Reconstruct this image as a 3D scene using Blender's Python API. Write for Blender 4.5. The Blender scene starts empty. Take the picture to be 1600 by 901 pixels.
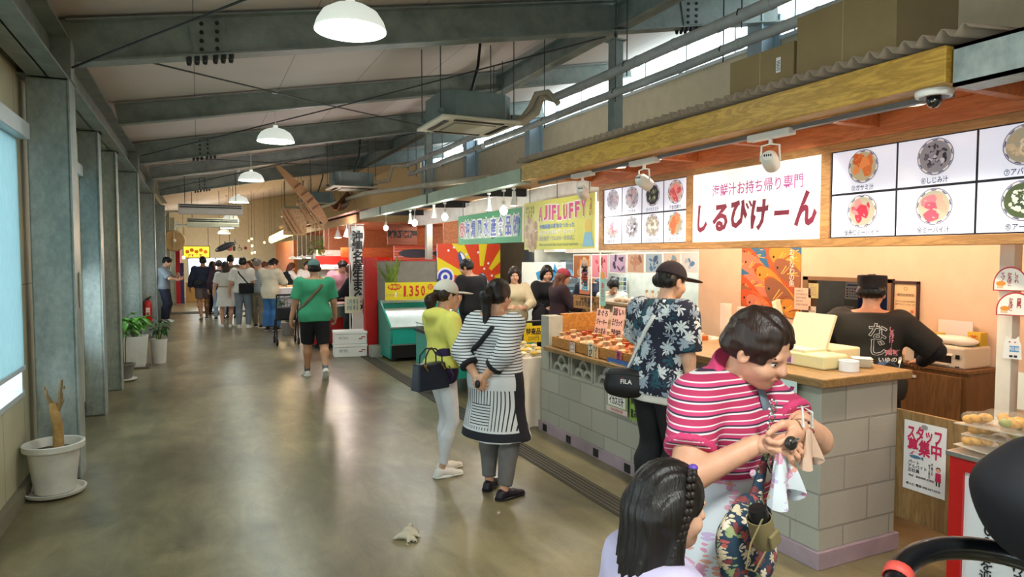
import bpy, math, random
import numpy as np
from mathutils import Vector, Matrix
SC = bpy.context.scene
COL = SC.collection
random.seed(7)
PI = math.pi
# ------------------------------------------------------------------ camera, world, exposure
EYE = 1.75
F = 1040.0
YAW, PIT = math.radians(25.2), math.radians(2.78)
FW = Vector((math.sin(YAW) * math.cos(PIT), math.cos(YAW) * math.cos(PIT), -math.sin(PIT)))
RT = Vector((math.cos(YAW), -math.sin(YAW), 0))
UP = RT.cross(FW)
cd = bpy.data.cameras.new('camera')
cam = bpy.data.objects.new('camera', cd)
COL.objects.link(cam)
cd.sensor_width = 36
cd.lens = F / 1600 * 36
cd.clip_start = 0.05
cam.matrix_world = Matrix(((RT.x, UP.x, -FW.x, 0), (RT.y, UP.y, -FW.y, 0), (RT.z, UP.z, -FW.z, EYE), (0, 0, 0, 1)))
SC.camera = cam
SC.view_settings.view_transform = 'Standard'
SC.view_settings.look = 'None'
SC.view_settings.gamma = 1
SC.view_settings.use_curve_mapping = False
SC.view_settings.exposure = .92
W = bpy.data.worlds.new('daylight')
SC.world = W
W.use_nodes = True
W.node_tree.nodes['Background'].inputs[0].default_value = (0.84, 0.94, 1.0, 1)
W.node_tree.nodes['Background'].inputs[1].default_value = 3.0
cy = SC.cycles
cy.max_bounces = 7
cy.diffuse_bounces = 4
cy.glossy_bounces = 3
cy.transmission_bounces = 6
cy.transparent_max_bounces = 8
cy.caustics_reflective = False
cy.caustics_refractive = False
cy.sample_clamp_indirect = 4
cy.use_denoising = True

def lin(h):
    if not isinstance(h, str): return tuple(h)
    h = h.lstrip('#')
    c = [int(h[i:i + 2], 16) / 255 for i in (0, 2, 4)]
    return tuple(x / 12.92 if x <= .04045 else ((x + .055) / 1.055) ** 2.4 for x in c)

def lamp(kind, name, loc, power, col=(1, 1, 1), size=.3, to=None, spot=None, shape=None, sy=None, spread=None):
    l = bpy.data.lights.new(name, kind)
    l.energy = power; l.color = col
    if kind == 'AREA':
        l.size = size
        if shape: l.shape = shape
        if sy: l.size_y = sy
        if spread: l.spread = math.radians(spread)
    else:
        l.shadow_soft_size = size
    if spot:
        l.spot_size = math.radians(spot); l.spot_blend = .6
    o = bpy.data.objects.new(name, l)
    COL.objects.link(o); o.location = loc
    d = (Vector(to) - Vector(loc)) if to is not None else Vector((0, 0, -1))
    o.rotation_euler = d.to_track_quat('-Z', 'Y').to_euler()
    return o

# ------------------------------------------------------------------ materials
MATS = {}
def nn(nt, t, **kw):
    n = nt.nodes.new(t)
    for k, v in kw.items():
        if k.startswith('i_'):
            n.inputs[k[2:].replace('_', ' ')].default_value = v
        else: setattr(n, k, v)
    return n
def ramp(nt, fac, stops, mode='LINEAR'):
    r = nn(nt, 'ShaderNodeValToRGB'); r.color_ramp.interpolation = mode
    e = r.color_ramp.elements
    while len(e) > 1: e.remove(e[-1])
    e[0].position = stops[0][0]; e[0].color = (*lin(stops[0][1]), 1)
    for p, c in stops[1:]:
        x = e.new(p); x.color = (*lin(c), 1)
    nt.links.new(fac, r.inputs[0]); return r.outputs[0]
def coords(nt, scale=(1, 1, 1), kind='Object', rot=(0, 0, 0)):
    t = nn(nt, 'ShaderNodeTexCoord'); m = nn(nt, 'ShaderNodeMapping')
    m.inputs['Scale'].default_value = scale; m.inputs['Rotation'].default_value = rot
    nt.links.new(t.outputs[kind], m.inputs[0]); return m.outputs[0]
def noise(nt, vec, scale, detail=3, rough=.5, dist=0):
    n = nn(nt, 'ShaderNodeTexNoise'); n.inputs['Scale'].default_value = scale; n.inputs['Detail'].default_value = detail
    n.inputs['Roughness'].default_value = rough; n.inputs['Distortion'].default_value = dist
    if vec is not None: nt.links.new(vec, n.inputs['Vector'])
    return n.outputs['Fac']
def mixc(nt, fac, a, b, mode='MIX'):
    m = nn(nt, 'ShaderNodeMix', data_type='RGBA', blend_type=mode)
    for s, v in ((0, fac), (6, a), (7, b)):
        if hasattr(v, 'links') or hasattr(v, 'is_linked'): nt.links.new(v, m.inputs[s])
        elif s == 0: m.inputs[0].default_value = v
        else: m.inputs[s].default_value = (*lin(v), 1)
    return m.outputs[2]
def mth(nt, op, a, b=0.0, c=None):
    m = nn(nt, 'ShaderNodeMath', operation=op)
    for i, v in enumerate((a, b) if c is None else (a, b, c)):
        if hasattr(v, 'is_linked'): nt.links.new(v, m.inputs[i])
        else: m.inputs[i].default_value = v
    return m.outputs[0]
def M(name, col='#808080', r=.5, met=0, var=.08, vs=6, bump=0, bs=80, em=0, alpha=1, tr=0, coat=0, fn=None, stretch=(1, 1, 1), spec=.5, sss=0, ior=1.45):
    """principled procedural material; fn(nt) may return a colour socket (or (colour, height))"""
    if name in MATS: return MATS[name]
    m = bpy.data.materials.new(name); m.use_nodes = True
    nt = m.node_tree; b = nt.nodes['Principled BSDF']
    b.inputs['Roughness'].default_value = r; b.inputs['Metallic'].default_value = met
    b.inputs['Specular IOR Level'].default_value = spec; b.inputs['IOR'].default_value = ior
    b.inputs['Alpha'].default_value = alpha; b.inputs['Transmission Weight'].default_value = tr
    b.inputs['Coat Weight'].default_value = coat
    if sss:
        b.inputs['Subsurface Weight'].default_value = sss; b.inputs['Subsurface Radius'].default_value = (.02, .008, .004)
    c = None; hgt = None
    if fn:
        c = fn(nt)
        if isinstance(c, tuple): c, hgt = c
    elif var:
        f = noise(nt, coords(nt, stretch), vs, 4, .6)
        L = lin(col)
        lo = tuple(max(0, x * (1 - var * 1.6)) for x in L); hi = tuple(min(1, x * (1 + var * 1.6)) for x in L)
        c = ramp(nt, f, [(.3, lo), (.7, hi)])
    if c is not None: nt.links.new(c, b.inputs['Base Color'])
    else: b.inputs['Base Color'].default_value = (*lin(col), 1)
    if em:
        b.inputs['Emission Strength'].default_value = em
        if c is not None: nt.links.new(c, b.inputs['Emission Color'])
        else: b.inputs['Emission Color'].default_value = (*lin(col), 1)
    if bump:
        if hgt is None: hgt = noise(nt, coords(nt, stretch), bs, 3)
        bp = nn(nt, 'ShaderNodeBump'); bp.inputs['Strength'].default_value = bump; bp.inputs['Distance'].default_value = .01
        nt.links.new(hgt, bp.inputs['Height']); nt.links.new(bp.outputs[0], b.inputs['Normal'])
    MATS[name] = m; return m
def flat(col, r=.55, em=0):
    return M('print_' + col.strip('#') + ('_lit%d' % round(em * 100) if em else ''), col, r, var=0, em=em)
def wood(name, a, b, r=.5, axis='x', scale=1.0, coat=0):
    st = {'x': (.12, 1, 1), 'y': (1, .12, 1), 'z': (1, 1, .12)}[axis]
    st = tuple(s * scale * 6 for s in st)
    def fn(nt):
        v = coords(nt, st)
        w = noise(nt, v, 2.2, 5, .6, 1.6)
        g = noise(nt, v, 14, 3, .7)
        f = mth(nt, 'ADD', mth(nt, 'MULTIPLY', w, .8), mth(nt, 'MULTIPLY', g, .25))
        bands = mth(nt, 'FRACT', mth(nt, 'MULTIPLY', f, 5))
        tri = mth(nt, 'ABSOLUTE', mth(nt, 'SUBTRACT', bands, .5))
        return ramp(nt, mth(nt, 'ADD', mth(nt, 'MULTIPLY', tri, 1.0), mth(nt, 'MULTIPLY', g, .5)), [(.2, b), (.75, a)]), f
    return M(name, a, r, fn=fn, bump=.12, coat=coat)

# ------------------------------------------------------------------ mesh builder
class G:
    def __init__(s, T=None):
        s.v = []; s.f = []; s.m = []; s.mats = []; s.T = T; s.sm = []
    def mi(s, mat):
        if mat not in s.mats: s.mats.append(mat)
        return s.mats.index(mat)
    def add(s, vs, fs, mat, smooth=False):
        o = len(s.v)
        if s.T is not None: vs = [s.T @ Vector(p) for p in vs]
        s.v += [tuple(p) for p in vs]
        i = s.mi(mat)
        for f in fs:
            s.f.append([o + k for k in f]); s.m.append(i); s.sm.append(smooth)
        return s
    def box(s, x0, x1, y0, y1, z0, z1, mat):
        v = [(x0, y0, z0), (x1, y0, z0), (x1, y1, z0), (x0, y1, z0), (x0, y0, z1), (x1, y0, z1), (x1, y1, z1), (x0, y1, z1)]
        return s.add(v, [(3, 2, 1, 0), (4, 5, 6, 7), (0, 1, 5, 4), (1, 2, 6, 5), (2, 3, 7, 6), (3, 0, 4, 7)], mat)
    def beam(s, a, b, w, h, mat, up=(0, 0, 1)):
        a = Vector(a); b = Vector(b); d = (b - a).normalized(); u = Vector(up)
        x = d.cross(u).normalized() * w / 2; z = x.cross(d).normalized() * h / 2
        v = [a - x - z, a + x - z, b + x - z, b - x - z, a - x + z, a + x + z, b + x + z, b - x + z]
        return s.add(v, [(3, 2, 1, 0), (4, 5, 6, 7), (0, 1, 5, 4), (1, 2, 6, 5), (2, 3, 7, 6), (3, 0, 4, 7)], mat)
    def tube(s, pts, r, mat, n=8, cap=True):
        pts = [Vector(p) for p in pts]; N = len(pts)
        rs = r if isinstance(r, (list, tuple)) else [r] * N
        t0 = (pts[1] - pts[0]).normalized()
        u = t0.orthogonal().normalized(); vs = []
        for i, p in enumerate(pts):
            t = (pts[min(i + 1, N - 1)] - pts[max(i - 1, 0)]).normalized()
            u = (u - t * u.dot(t)).normalized(); w = t.cross(u)
            for k in range(n):
                a = 2 * PI * k / n
                vs.append(p + (u * math.cos(a) + w * math.sin(a)) * rs[i])
        fs = [(i * n + k, i * n + (k + 1) % n, (i + 1) * n + (k + 1) % n, (i + 1) * n + k) for i in range(N - 1) for k in range(n)]
        s.add(vs, fs, mat, True)
        if cap:
            o = len(s.v)
            s.f.append([o - N * n + k for k in range(n)][::-1]); s.m.append(s.mi(mat)); s.sm.append(False)
            s.f.append([o - n + k for k in range(n)]); s.m.append(s.mi(mat)); s.sm.append(False)
        return s
    def lathe(s, prof, c, mat, n=24, ax=None):
        """prof: list of (r, z) about an axis through c (default z)"""
        q = Vector((0, 0, 1)).rotation_difference(Vector(ax).normalized()) if ax is not None else None
        vs = []; c = Vector(c)
        for r, z in prof:
            for k in range(n):
                a = 2 * PI * k / n; p = Vector((r * math.cos(a), r * math.sin(a), z))
                vs.append(c + (q @ p if q else p))
        fs = [(i * n + k, i * n + (k + 1) % n, (i + 1) * n + (k + 1) % n, (i + 1) * n + k) for i in range(len(prof) - 1) for k in range(n)]
        return s.add(vs, fs, mat, True)
    def cyl(s, c, r, z0, z1, mat, n=20, r2=None):
        r2 = r if r2 is None else r2
        c = Vector((c[0], c[1], 0))
        return s.lathe([(0, z0), (r, z0), (r, z0), (r2, z1), (r2, z1), (0, z1)], c, mat, n)
    def ell(s, c, r, mat, n=12, R=None):
        vs = []; c = Vector(c)
        if not isinstance(r, (tuple, list)): r = (r, r, r)
        m_ = max(6, n // 2)
        for i in range(m_ + 1):
            t = PI * i / m_
            for k in range(n):
                a = 2 * PI * k / n
                p = Vector((r[0] * math.sin(t) * math.cos(a), r[1] * math.sin(t) * math.sin(a), -r[2] * math.cos(t)))
                vs.append(c + (R @ p if R else p))
        fs = [(i * n + k, i * n + (k + 1) % n, (i + 1) * n + (k + 1) % n, (i + 1) * n + k) for i in range(m_) for k in range(n)]
        return s.add(vs, fs, mat, True)
    def poly(s, pts, mat): return s.add(pts, [tuple(range(len(pts)))], mat)
    # --- drawing on a panel plane: local x right, y up, z towards the viewer
    def rect(s, x0, x1, y0, y1, mat, z=.001): return s.poly([(x0, y0, z), (x1, y0, z), (x1, y1, z), (x0, y1, z)], mat)
    def disc(s, x, y, r, mat, z=.001, n=20, ry=None, rot=0, a0=0, a1=2 * PI):
        ry = r if ry is None else ry; c, q = math.cos(rot), math.sin(rot); P = []
        for k in range(n):
            a = a0 + (a1 - a0) * k / (n if a1 - a0 > 6.28 else n - 1)
            X, Y = r * math.cos(a), ry * math.sin(a); P.append((x + X * c - Y * q, y + X * q + Y * c, z))
        return s.poly(P, mat)
    def pts(s, P, mat, z=.001): return s.poly([(p[0], p[1], z) for p in P], mat)
    def ring(s, x, y, r0, r1, mat, z=.001, n=28, a0=0, a1=2 * PI):
        vs = []
        for k in range(n + 1):
            a = a0 + (a1 - a0) * k / n
            vs += [(x + r0 * math.cos(a), y + r0 * math.sin(a), z), (x + r1 * math.cos(a), y + r1 * math.sin(a), z)]
        return s.add(vs, [(2 * k, 2 * k + 1, 2 * k + 3, 2 * k + 2) for k in range(n)], mat)
    def line(s, P, w, mat, z=.001):
        for a, b in zip(P[:-1], P[1:]):
            d = Vector((b[0] - a[0], b[1] - a[1], 0))
            if d.length < 1e-6: continue
            n_ = Vector((-d.y, d.x, 0)).normalized() * w / 2; e = d.normalized() * w * .3
            a_ = Vector((a[0], a[1], z)) - e; b_ = Vector((b[0], b[1], z)) + e
            s.add([a_ - n_, b_ - n_, b_ + n_, a_ + n_], [(0, 1, 2, 3)], mat)
        return s
    def text(s, t, x, y, h, mat, z=.002, w=None, bold=0, vert=False, rot=0, shear=0, align='c'):
        """text centred at x,y with glyph height h; w squeezes it to that width; vert stacks the characters downwards"""
        if vert:
            for i, ch in enumerate(t):
                if ch in 'ー-': s.rect(x - h * .06, x + h * .06, y - i * h * 1.06 - h * .35, y - i * h * 1.06 + h * .35, mat, z)
                elif ch != ' ': s.text(ch, x, y - i * h * 1.06, h, mat, z, bold=bold)
            return s
        c = bpy.data.curves.new('t', 'FONT'); c.body = t; c.size = 1; c.resolution_u = 2; c.offset = bold; c.shear = shear
        o = bpy.data.objects.new('t', c); me = o.to_mesh()
        V = [Vector(p.co) for p in me.vertices]; P = [tuple(p.vertices) for p in me.polygons]
        o.to_mesh_clear(); bpy.data.objects.remove(o); bpy.data.curves.remove(c)
        if not V: return s
        x0 = min(p.x for p in V); x1 = max(p.x for p in V); y0 = min(p.y for p in V); y1 = max(p.y for p in V)
        k = h / .82; kx = k if w is None else w / max(1e-6, x1 - x0)
        cyy = .34 if any(ord(ch) > 0x2fff for ch in t) else (y0 + y1) / 2
        if all(ord(ch) < 0x2fff for ch in t): k = h / max(1e-6, y1 - y0); kx = k if w is None else kx
        off = {'c': (x0 + x1) / 2, 'l': x0, 'r': x1}[align]
        ca, sa = math.cos(rot), math.sin(rot); out = []
        for p in V:
            X, Y = (p.x - off) * kx, (p.y - cyy) * k
            out.append((x + X * ca - Y * sa, y + X * sa + Y * ca, z))
        return s.add(out, P, mat)
    def build(s, name, parent=None, bevel=0, loc=None, label=None, cat=None, group=None, kind=None, subd=0, smooth=None, sol=0, seg=2):
        me = bpy.data.meshes.new(name)
        L = Vector(loc) if loc is not None else None
        me.from_pydata([tuple(Vector(p) - L) for p in s.v] if L is not None else s.v, [], s.f)
        for m in s.mats: me.materials.append(m)
        me.polygons.foreach_set('material_index', s.m)
        me.polygons.foreach_set('use_smooth', [True] * len(s.f) if smooth else s.sm)
        me.update()
        if any(s.sm) or smooth: me.set_sharp_from_angle(angle=math.radians(smooth if smooth and smooth is not True else 40))
        o = bpy.data.objects.new(name, me); COL.objects.link(o)
        if parent: o.parent = parent
        if L is not None: o.location = L
        if bevel:
            b = o.modifiers.new('bevel', 'BEVEL'); b.width = bevel; b.segments = seg; b.limit_method = 'ANGLE'; b.angle_limit = math.radians(50)
        if sol:
            b = o.modifiers.new('solid', 'SOLIDIFY'); b.thickness = sol; b.offset = 0
        if subd:
            b = o.modifiers.new('subd', 'SUBSURF'); b.levels = subd; b.render_levels = subd
        return tag(o, label, cat, group, kind)
def tag(o, label=None, cat=None, group=None, kind=None):
    if label: o['label'] = label
    if cat: o['category'] = cat
    if group: o['group'] = group
    if kind: o['kind'] = kind
    return o
def thing(name, label, cat, loc=(0, 0, 0), rz=0, group=None):
    o = bpy.data.objects.new(name, None); COL.objects.link(o)
    o.empty_display_size = .1; o.location = loc; o.rotation_euler = (0, 0, rz)
    return tag(o, label, cat, group)
def dup(root, loc=None, rz=None, label=None, group=None, parent=None):
    r = root.copy(); COL.objects.link(r)
    if parent: r.parent = parent
    if loc is not None: r.location = loc
    if rz is not None: r.rotation_euler = (0, 0, rz)
    if label: r['label'] = label
    if group: r['group'] = group
    for ch in list(root.children): dup(ch, parent=r)
    return r
def plane(o, u, v=(0, 0, 1)):
    """matrix of a drawing plane: origin o, u to the right, v up"""
    u = Vector(u).normalized(); v = Vector(v); v = (v - u * v.dot(u)).normalized(); n = u.cross(v); o = Vector(o)
    return Matrix(((u.x, v.x, n.x, o.x), (u.y, v.y, n.y, o.y), (u.z, v.z, n.z, o.z), (0, 0, 0, 1)))
def at(u, v, d):
    """floor point under the photo direction (u, v) at horizontal range d, with its height"""
    r = RT * ((u - 800) / F) - UP * ((v - 450.5) / F) + FW
    return r * (d / math.hypot(r.x, r.y)) + Vector((0, 0, EYE))
# ------------------------------------------------------------------ smooth solids: distance fields to one mesh
def C(a, b, ra, rb=None, s=(1, 1, 1), planes=(), k=.02):
    a = np.array(a, float); b = np.array(b, float); rb = ra if rb is None else rb; s = np.array(s, float)
    R = max(ra, rb) * s
    def fn(P):
        q = P / s; A = a / s; B = b / s; ab = B - A
        t = np.clip(((q - A) @ ab) / max(1e-9, ab @ ab), 0, 1)
        d = (np.linalg.norm(q - A - t[..., None] * ab, axis=-1) - (ra + (rb - ra) * t)) * s.min()
        for p, n in planes:
            n = np.array(n, float); n /= np.linalg.norm(n); d = np.maximum(d, (P - np.array(p, float)) @ n)
        return d
    return ('add', fn, np.minimum(a, b) - R, np.maximum(a, b) + R, k)
def E(c, r, R=None, planes=(), k=.02, op='add'):
    c = np.array(c, float); r = np.array(r, float); Rm = np.array(R) if R is not None else np.eye(3)
    ext = np.full(3, r.max()) if R is not None else r
    def fn(P):
        q = (P - c) @ Rm
        k0 = np.linalg.norm(q / r, axis=-1); k1 = np.linalg.norm(q / (r * r), axis=-1)
        d = k0 * (k0 - 1) / np.maximum(k1, 1e-9)
        for p, n in planes:
            n = np.array(n, float); n /= np.linalg.norm(n); d = np.maximum(d, (P - np.array(p, float)) @ n)
        return d
    return (op, fn, c - ext, c + ext, k)
def surf(prims, h, fold=None):
    lo = np.min([p[2] for p in prims if p[0] == 'add'], 0) - 2.5 * h; hi = np.max([p[3] for p in prims if p[0] == 'add'], 0) + 2.5 * h
    n = np.maximum(4, np.ceil((hi - lo) / h).astype(int) + 1)
    ax = [lo[i] + h * np.arange(n[i]) for i in range(3)]
    Fd = np.full(n, .12)
    for op, fn, a, b, k in prims:
        m = k + 3 * h + .02
        i0 = np.clip(((a - m - lo) / h).astype(int), 0, n - 1); i1 = np.clip(((b + m - lo) / h).astype(int) + 2, 1, n)
        if np.any(i1 <= i0): continue
        sl = tuple(slice(i0[i], i1[i]) for i in range(3))
        P = np.stack(np.meshgrid(*[ax[i][sl[i]] for i in range(3)], indexing='ij'), -1)
        d = fn(P); f = Fd[sl]
        if op == 'cut':
            d = -d; hh = np.maximum(k - np.abs(f - d), 0) / k; Fd[sl] = np.maximum(f, d) + hh * hh * k / 4
        else:
            hh = np.maximum(k - np.abs(f - d), 0) / k; Fd[sl] = np.minimum(f, d) - hh * hh * k / 4
    if fold is not None:
        P = np.stack(np.meshgrid(*ax, indexing='ij'), -1); Fd = Fd + fold(P)
    s = Fd < 0
    c = np.zeros(n - 1, int)
    for i in (0, 1):
        for j in (0, 1):
            for k in (0, 1): c += s[i:n[0] - 1 + i, j:n[1] - 1 + j, k:n[2] - 1 + k]
    msk = (c > 0) & (c < 8)
    I = np.argwhere(msk); idx = np.full(n - 1, -1); idx[msk] = np.arange(len(I))
    acc = np.zeros((len(I), 3)); cnt = np.zeros(len(I))
    for a in range(3):
        o1, o2 = [q for q in range(3) if q != a]
        for p in (0, 1):
            for q in (0, 1):
                J = I.copy(); J[:, o1] += p; J[:, o2] += q; K = J.copy(); K[:, a] += 1
                fa = Fd[tuple(J.T)]; fb = Fd[tuple(K.T)]; x = (fa < 0) != (fb < 0)
                t = np.where(x, fa / np.where(fa - fb == 0, 1, fa - fb), 0)
                pos = J.astype(float); pos[:, a] += t
                acc[x] += pos[x]; cnt[x] += 1
    V = lo + h * acc / np.maximum(cnt, 1)[:, None]
    Q = []
    for a in range(3):
        o1, o2 = [(1, 2), (2, 0), (0, 1)][a]
        J = np.argwhere(np.diff(s.astype(np.int8), axis=a) != 0)
        ok = (J[:, o1] > 0) & (J[:, o2] > 0) & (J[:, o1] < n[o1] - 1) & (J[:, o2] < n[o2] - 1); J = J[ok]
        ins = s[tuple(J.T)]
        def cell(d1, d2):
            K = J.copy(); K[:, o1] += d1; K[:, o2] += d2; return idx[tuple(K.T)]
        q = np.stack([cell(-1, -1), cell(0, -1), cell(0, 0), cell(-1, 0)], 1)
        q[~ins] = q[~ins][:, ::-1]; Q.append(q)
    Q = np.concatenate(Q); Q = Q[(Q >= 0).all(1)]
    return V, Q
class S:
    """collects smooth surfaces (and G pieces) into one mesh"""
    def __init__(s): s.g = G()
    def add(s, prims, h, mat, fold=None):
        V, Q = surf(prims, h, fold)
        if len(Q): s.g.add([Vector(p) for p in V], Q.tolist(), mat, True)
        return s
    def build(s, name, parent, **k): return s.g.build(name, parent, smooth=k.pop('smooth', 60), **k)
def folds(amp, fx=16, fz=9, ph=0):
    return lambda P: amp * (np.sin(P[..., 0] * fx + 2.1 * np.sin(P[..., 2] * fz + ph) + P[..., 1] * 9 + ph) + .6 * np.sin(P[..., 2] * fz * 2.3 + P[..., 0] * 11 + ph * 2)) * .5

def ik(a, b, l1, l2, pole):
    a = np.array(a, float); b = np.array(b, float); d = b - a; L = np.linalg.norm(d)
    if L > (l1 + l2) * .999: b = a + d / L * (l1 + l2) * .999; d = b - a; L = np.linalg.norm(d)
    u = d / L; x = (l1 * l1 - l2 * l2 + L * L) / (2 * L); y = math.sqrt(max(0, l1 * l1 - x * x))
    p = np.array(pole, float); p = p - u * (p @ u); p /= max(1e-9, np.linalg.norm(p))
    return a + u * x + p * y, b
def rotm(yaw, pitch, roll):
    """head frame: yaw to its left, pitch down positive"""
    from mathutils import Euler
    return np.array(Matrix.Rotation(yaw, 3, 'Z') @ Matrix.Rotation(-pitch, 3, 'X') @ Matrix.Rotation(roll, 3, 'Y'))

SKIN = {}
def skin(tone): return M('skin_' + tone.strip('#'), tone, .5, var=.05, vs=30, sss=.06)
EYEW = EYED = LIP = None
def hand(out, w, fdir, pn, H, side, mat, curl=.5, h=.0042, thumb=.5):
    """hand at wrist w: fingers along fdir, palm facing pn; thumb on the side given by side*cross(fdir,pn)"""
    f = np.array(fdir, float); f /= np.linalg.norm(f); p = np.array(pn, float); p -= f * (p @ f); p /= np.linalg.norm(p)
    t = np.cross(f, p) * side; s = H / 1.65
    def L(x, y, z): return np.array(w) + (f * x + t * y + p * z) * s
    pr = [C(L(-.03, 0, 0), L(.02, 0, 0), .023 * s, .024 * s, k=.015),
          C(L(.03, .018, 0), L(.075, .026, 0), .015 * s, .0125 * s, k=.016), C(L(.03, -.014, 0), L(.072, -.026, 0), .015 * s, .0115 * s, k=.016),
          C(L(.03, .004, 0), L(.078, .004, 0), .0155 * s, .0125 * s, k=.016)]
    for i, (y, l) in enumerate(((.030, .068), (.0105, .076), (-.009, .071), (-.027, .056))):
        a = curl * .75; x, z = .078 - abs(y - .008) * .15, .0; cur = L(x, y, z); ang = 0
        for j, fr in enumerate((.45, .32, .23)):
            ang += a * (1.0, 1.15, .9)[j]
            nx = x + math.cos(ang) * l * fr; nz = z + math.sin(ang) * l * fr
            nxt = L(nx, y * (1 + .06 * j), nz)
            pr.append(C(cur, nxt, (.0098, .0088, .008)[j] * s, (.0088, .008, .0068)[j] * s, k=.004)); cur = nxt; x, z = nx, nz
    a = thumb
    pts_ = [L(.012, .022, .006), L(.04, .045 + .012 * (1 - a), .014 + .012 * a), L(.066, .05 + .014 * (1 - a), .02 + .02 * a), L(.088, .047 + .016 * (1 - a), .022 + .03 * a)]
    for j in range(3): pr.append(C(pts_[j], pts_[j + 1], (.0145, .0115, .0098)[j] * s, (.0115, .0098, .008)[j] * s, k=.008))
    out.add(pr, h, mat)

def person(label, loc, face, H=1.65, build=1.0, sex='f', lean=0., bend=0., headr=(0, 0, 0), hands=None, feet=None, drop=0., tone='#d9a583',
           hair=None, clothes=(), shoes=None, cap=None, group=None, detail=1, wide=1.0, belly=0, eyes=True, kid=0, z0=0):
    """face=(fx,fy) facing; hands=((target,pole,fdir,palm,curl) left/right or None); feet=((x,y,z,turn),...) ; clothes: list of dicts"""
    rz = math.atan2(-face[0], face[1])
    root = thing('person', label, 'person', (loc[0], loc[1], z0), rz, group)
    hb = .0105 if detail == 2 else (.0135 if detail == 1 else .019)
    hh = .0055 if detail == 2 else (.0075 if detail == 1 else .011)
    hd = .0036 if detail == 2 else (.005 if detail == 1 else .0075)
    sk = skin(tone); s = H; bb = build
    V = lambda x, y, z: np.array([x, y, z], float)
    dn = V(0, math.sin(lean), math.cos(lean)); d2 = V(0, math.sin(lean + bend), math.cos(lean + bend))
    Pv = V(0, 0, (.541 - drop) * s); Wa = Pv + dn * .094 * s; Ch = Wa + (dn + d2) / 2 * .106 * s; Nk = Ch + d2 * .085 * s
    sw = (.108 if sex == 'm' else .098) * s * wide; hw = .052 * s
    Sh = [Ch + d2 * .062 * s + V(x * sw, -.005 * s, 0) for x in (-1, 1)]
    Rh = rotm(*headr); hu = Rh @ V(0, 0, 1); hf = Rh @ V(0, 1, 0); hs = Rh @ V(1, 0, 0)
    ks = 1 + .28 * kid
    Hn = Nk + (d2 * .6 + hu * .4) * .045 * s + hf * .008 * s
    Hc = Hn + (hu * .062 + hf * .012) * s * ks
    hp = lambda x, y, z: Hc + (hs * x + hf * y + hu * z) * s * ks
    J = dict(root=root, P=Pv, W=Wa, C=Ch, N=Nk, H=Hc, Sh=Sh, hp=hp, d=d2, s=s, Rh=Rh)
    ua, fa = .168 * s, .142 * s
    El = []; Wr = []; HD = []
    for i, x in enumerate((-1, 1)):
        hd_ = hands[i] if hands else None
        if hd_ is None: hd_ = (Sh[i] + V(x * .075 * s, .02 * s, -.295 * s), (x * .4, -1, 0), (x * .05, .12, -1), (-x, .1, 0), .5)
        e, w = ik(Sh[i], hd_[0], ua, fa, hd_[1]); El.append(e); Wr.append(w); HD.append(hd_)
    Hp = [Pv + V(x * hw, 0, -.02 * s) for x in (-1, 1)]
    Kn = []; An = []; FT = []
    for i, x in enumerate((-1, 1)):
        ft = feet[i] if feet else (x * .06 * s, 0, 0, x * -.15)
        a = V(ft[0], ft[1], ft[2] + .045 * s); k_, a = ik(Hp[i], a, .245 * s, .24 * s, (x * .12 + math.sin(-ft[3]) * .5, 1, 0)); Kn.append(k_); An.append(a); FT.append(ft)
    J.update(El=El, Wr=Wr, Hp=Hp, Kn=Kn, An=An)
    # body -----------------------------------------------------------
    tw = (1.0 if sex == 'm' else .95) * wide
    def torso(o, planes=(), bel=belly):
        B = bb * s
        pr = [C(Hp[0] + V(0, -.012 * s, .02 * s), Hp[1] + V(0, -.012 * s, .02 * s), .066 * B + o, k=.04, s=(1, .92, 1), planes=planes),
              C(Pv + dn * .02 * s, Wa, .078 * B + o, .066 * B * (1.05 if sex == 'm' else 1) + o, s=(1.18, .82, 1), planes=planes, k=.05),
              C(Wa, Ch, .068 * B + o, .078 * B + o, s=(1.18 * tw, .84, 1), planes=planes, k=.05),
              C(Ch + V(-.045 * s, 0, .02 * s), Ch + V(.045 * s, 0, .02 * s), .066 * B + o, planes=planes, k=.05, s=(1, .95, 1)),
              C(Ch + d2 * .045 * s, Nk - d2 * .01 * s, .05 * B + o, .034 * s + o * .6, planes=planes, k=.05, s=(1.5, .9, 1)),
              C(Sh[0], Sh[1], .036 * B + o, k=.05, planes=planes)]
        if sex == 'f' and not kid:
            pr += [E(Ch + V(x * .038 * s, .052 * s * bb, .0 * s) - d2 * .005 * s, (.04 * B + o, .038 * B + o, .042 * B + o), k=.04, planes=planes) for x in (-1, 1)]
        if bel: pr.append(E(Wa + V(0, .03 * s, -.01 * s), (.085 * B + o, .085 * s * bel + o, .09 * s + o), k=.06, planes=planes))
        return pr
    def arm(i, o, t=2.0, k=.03, lo=0.):
        a, b, c = Sh[i], El[i], Wr[i]; B = s * (.5 + .5 * bb); pr = []
        if t <= 1:
            e = a + (b - a) * t
            pr.append(C(a, b, .033 * B + o, .026 * B + o * 1.15, planes=[(e, b - a)], k=k))
        else:
            e = b + (c - b) * (t - 1)
            pr.append(C(a, b, .033 * B + o, .026 * B + o, k=k)); pr.append(C(b, c, .0255 * B + o, .0165 * B + o, planes=[(e, c - b)] if t < 2 else (), k=k * .7))
        return pr
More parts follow.
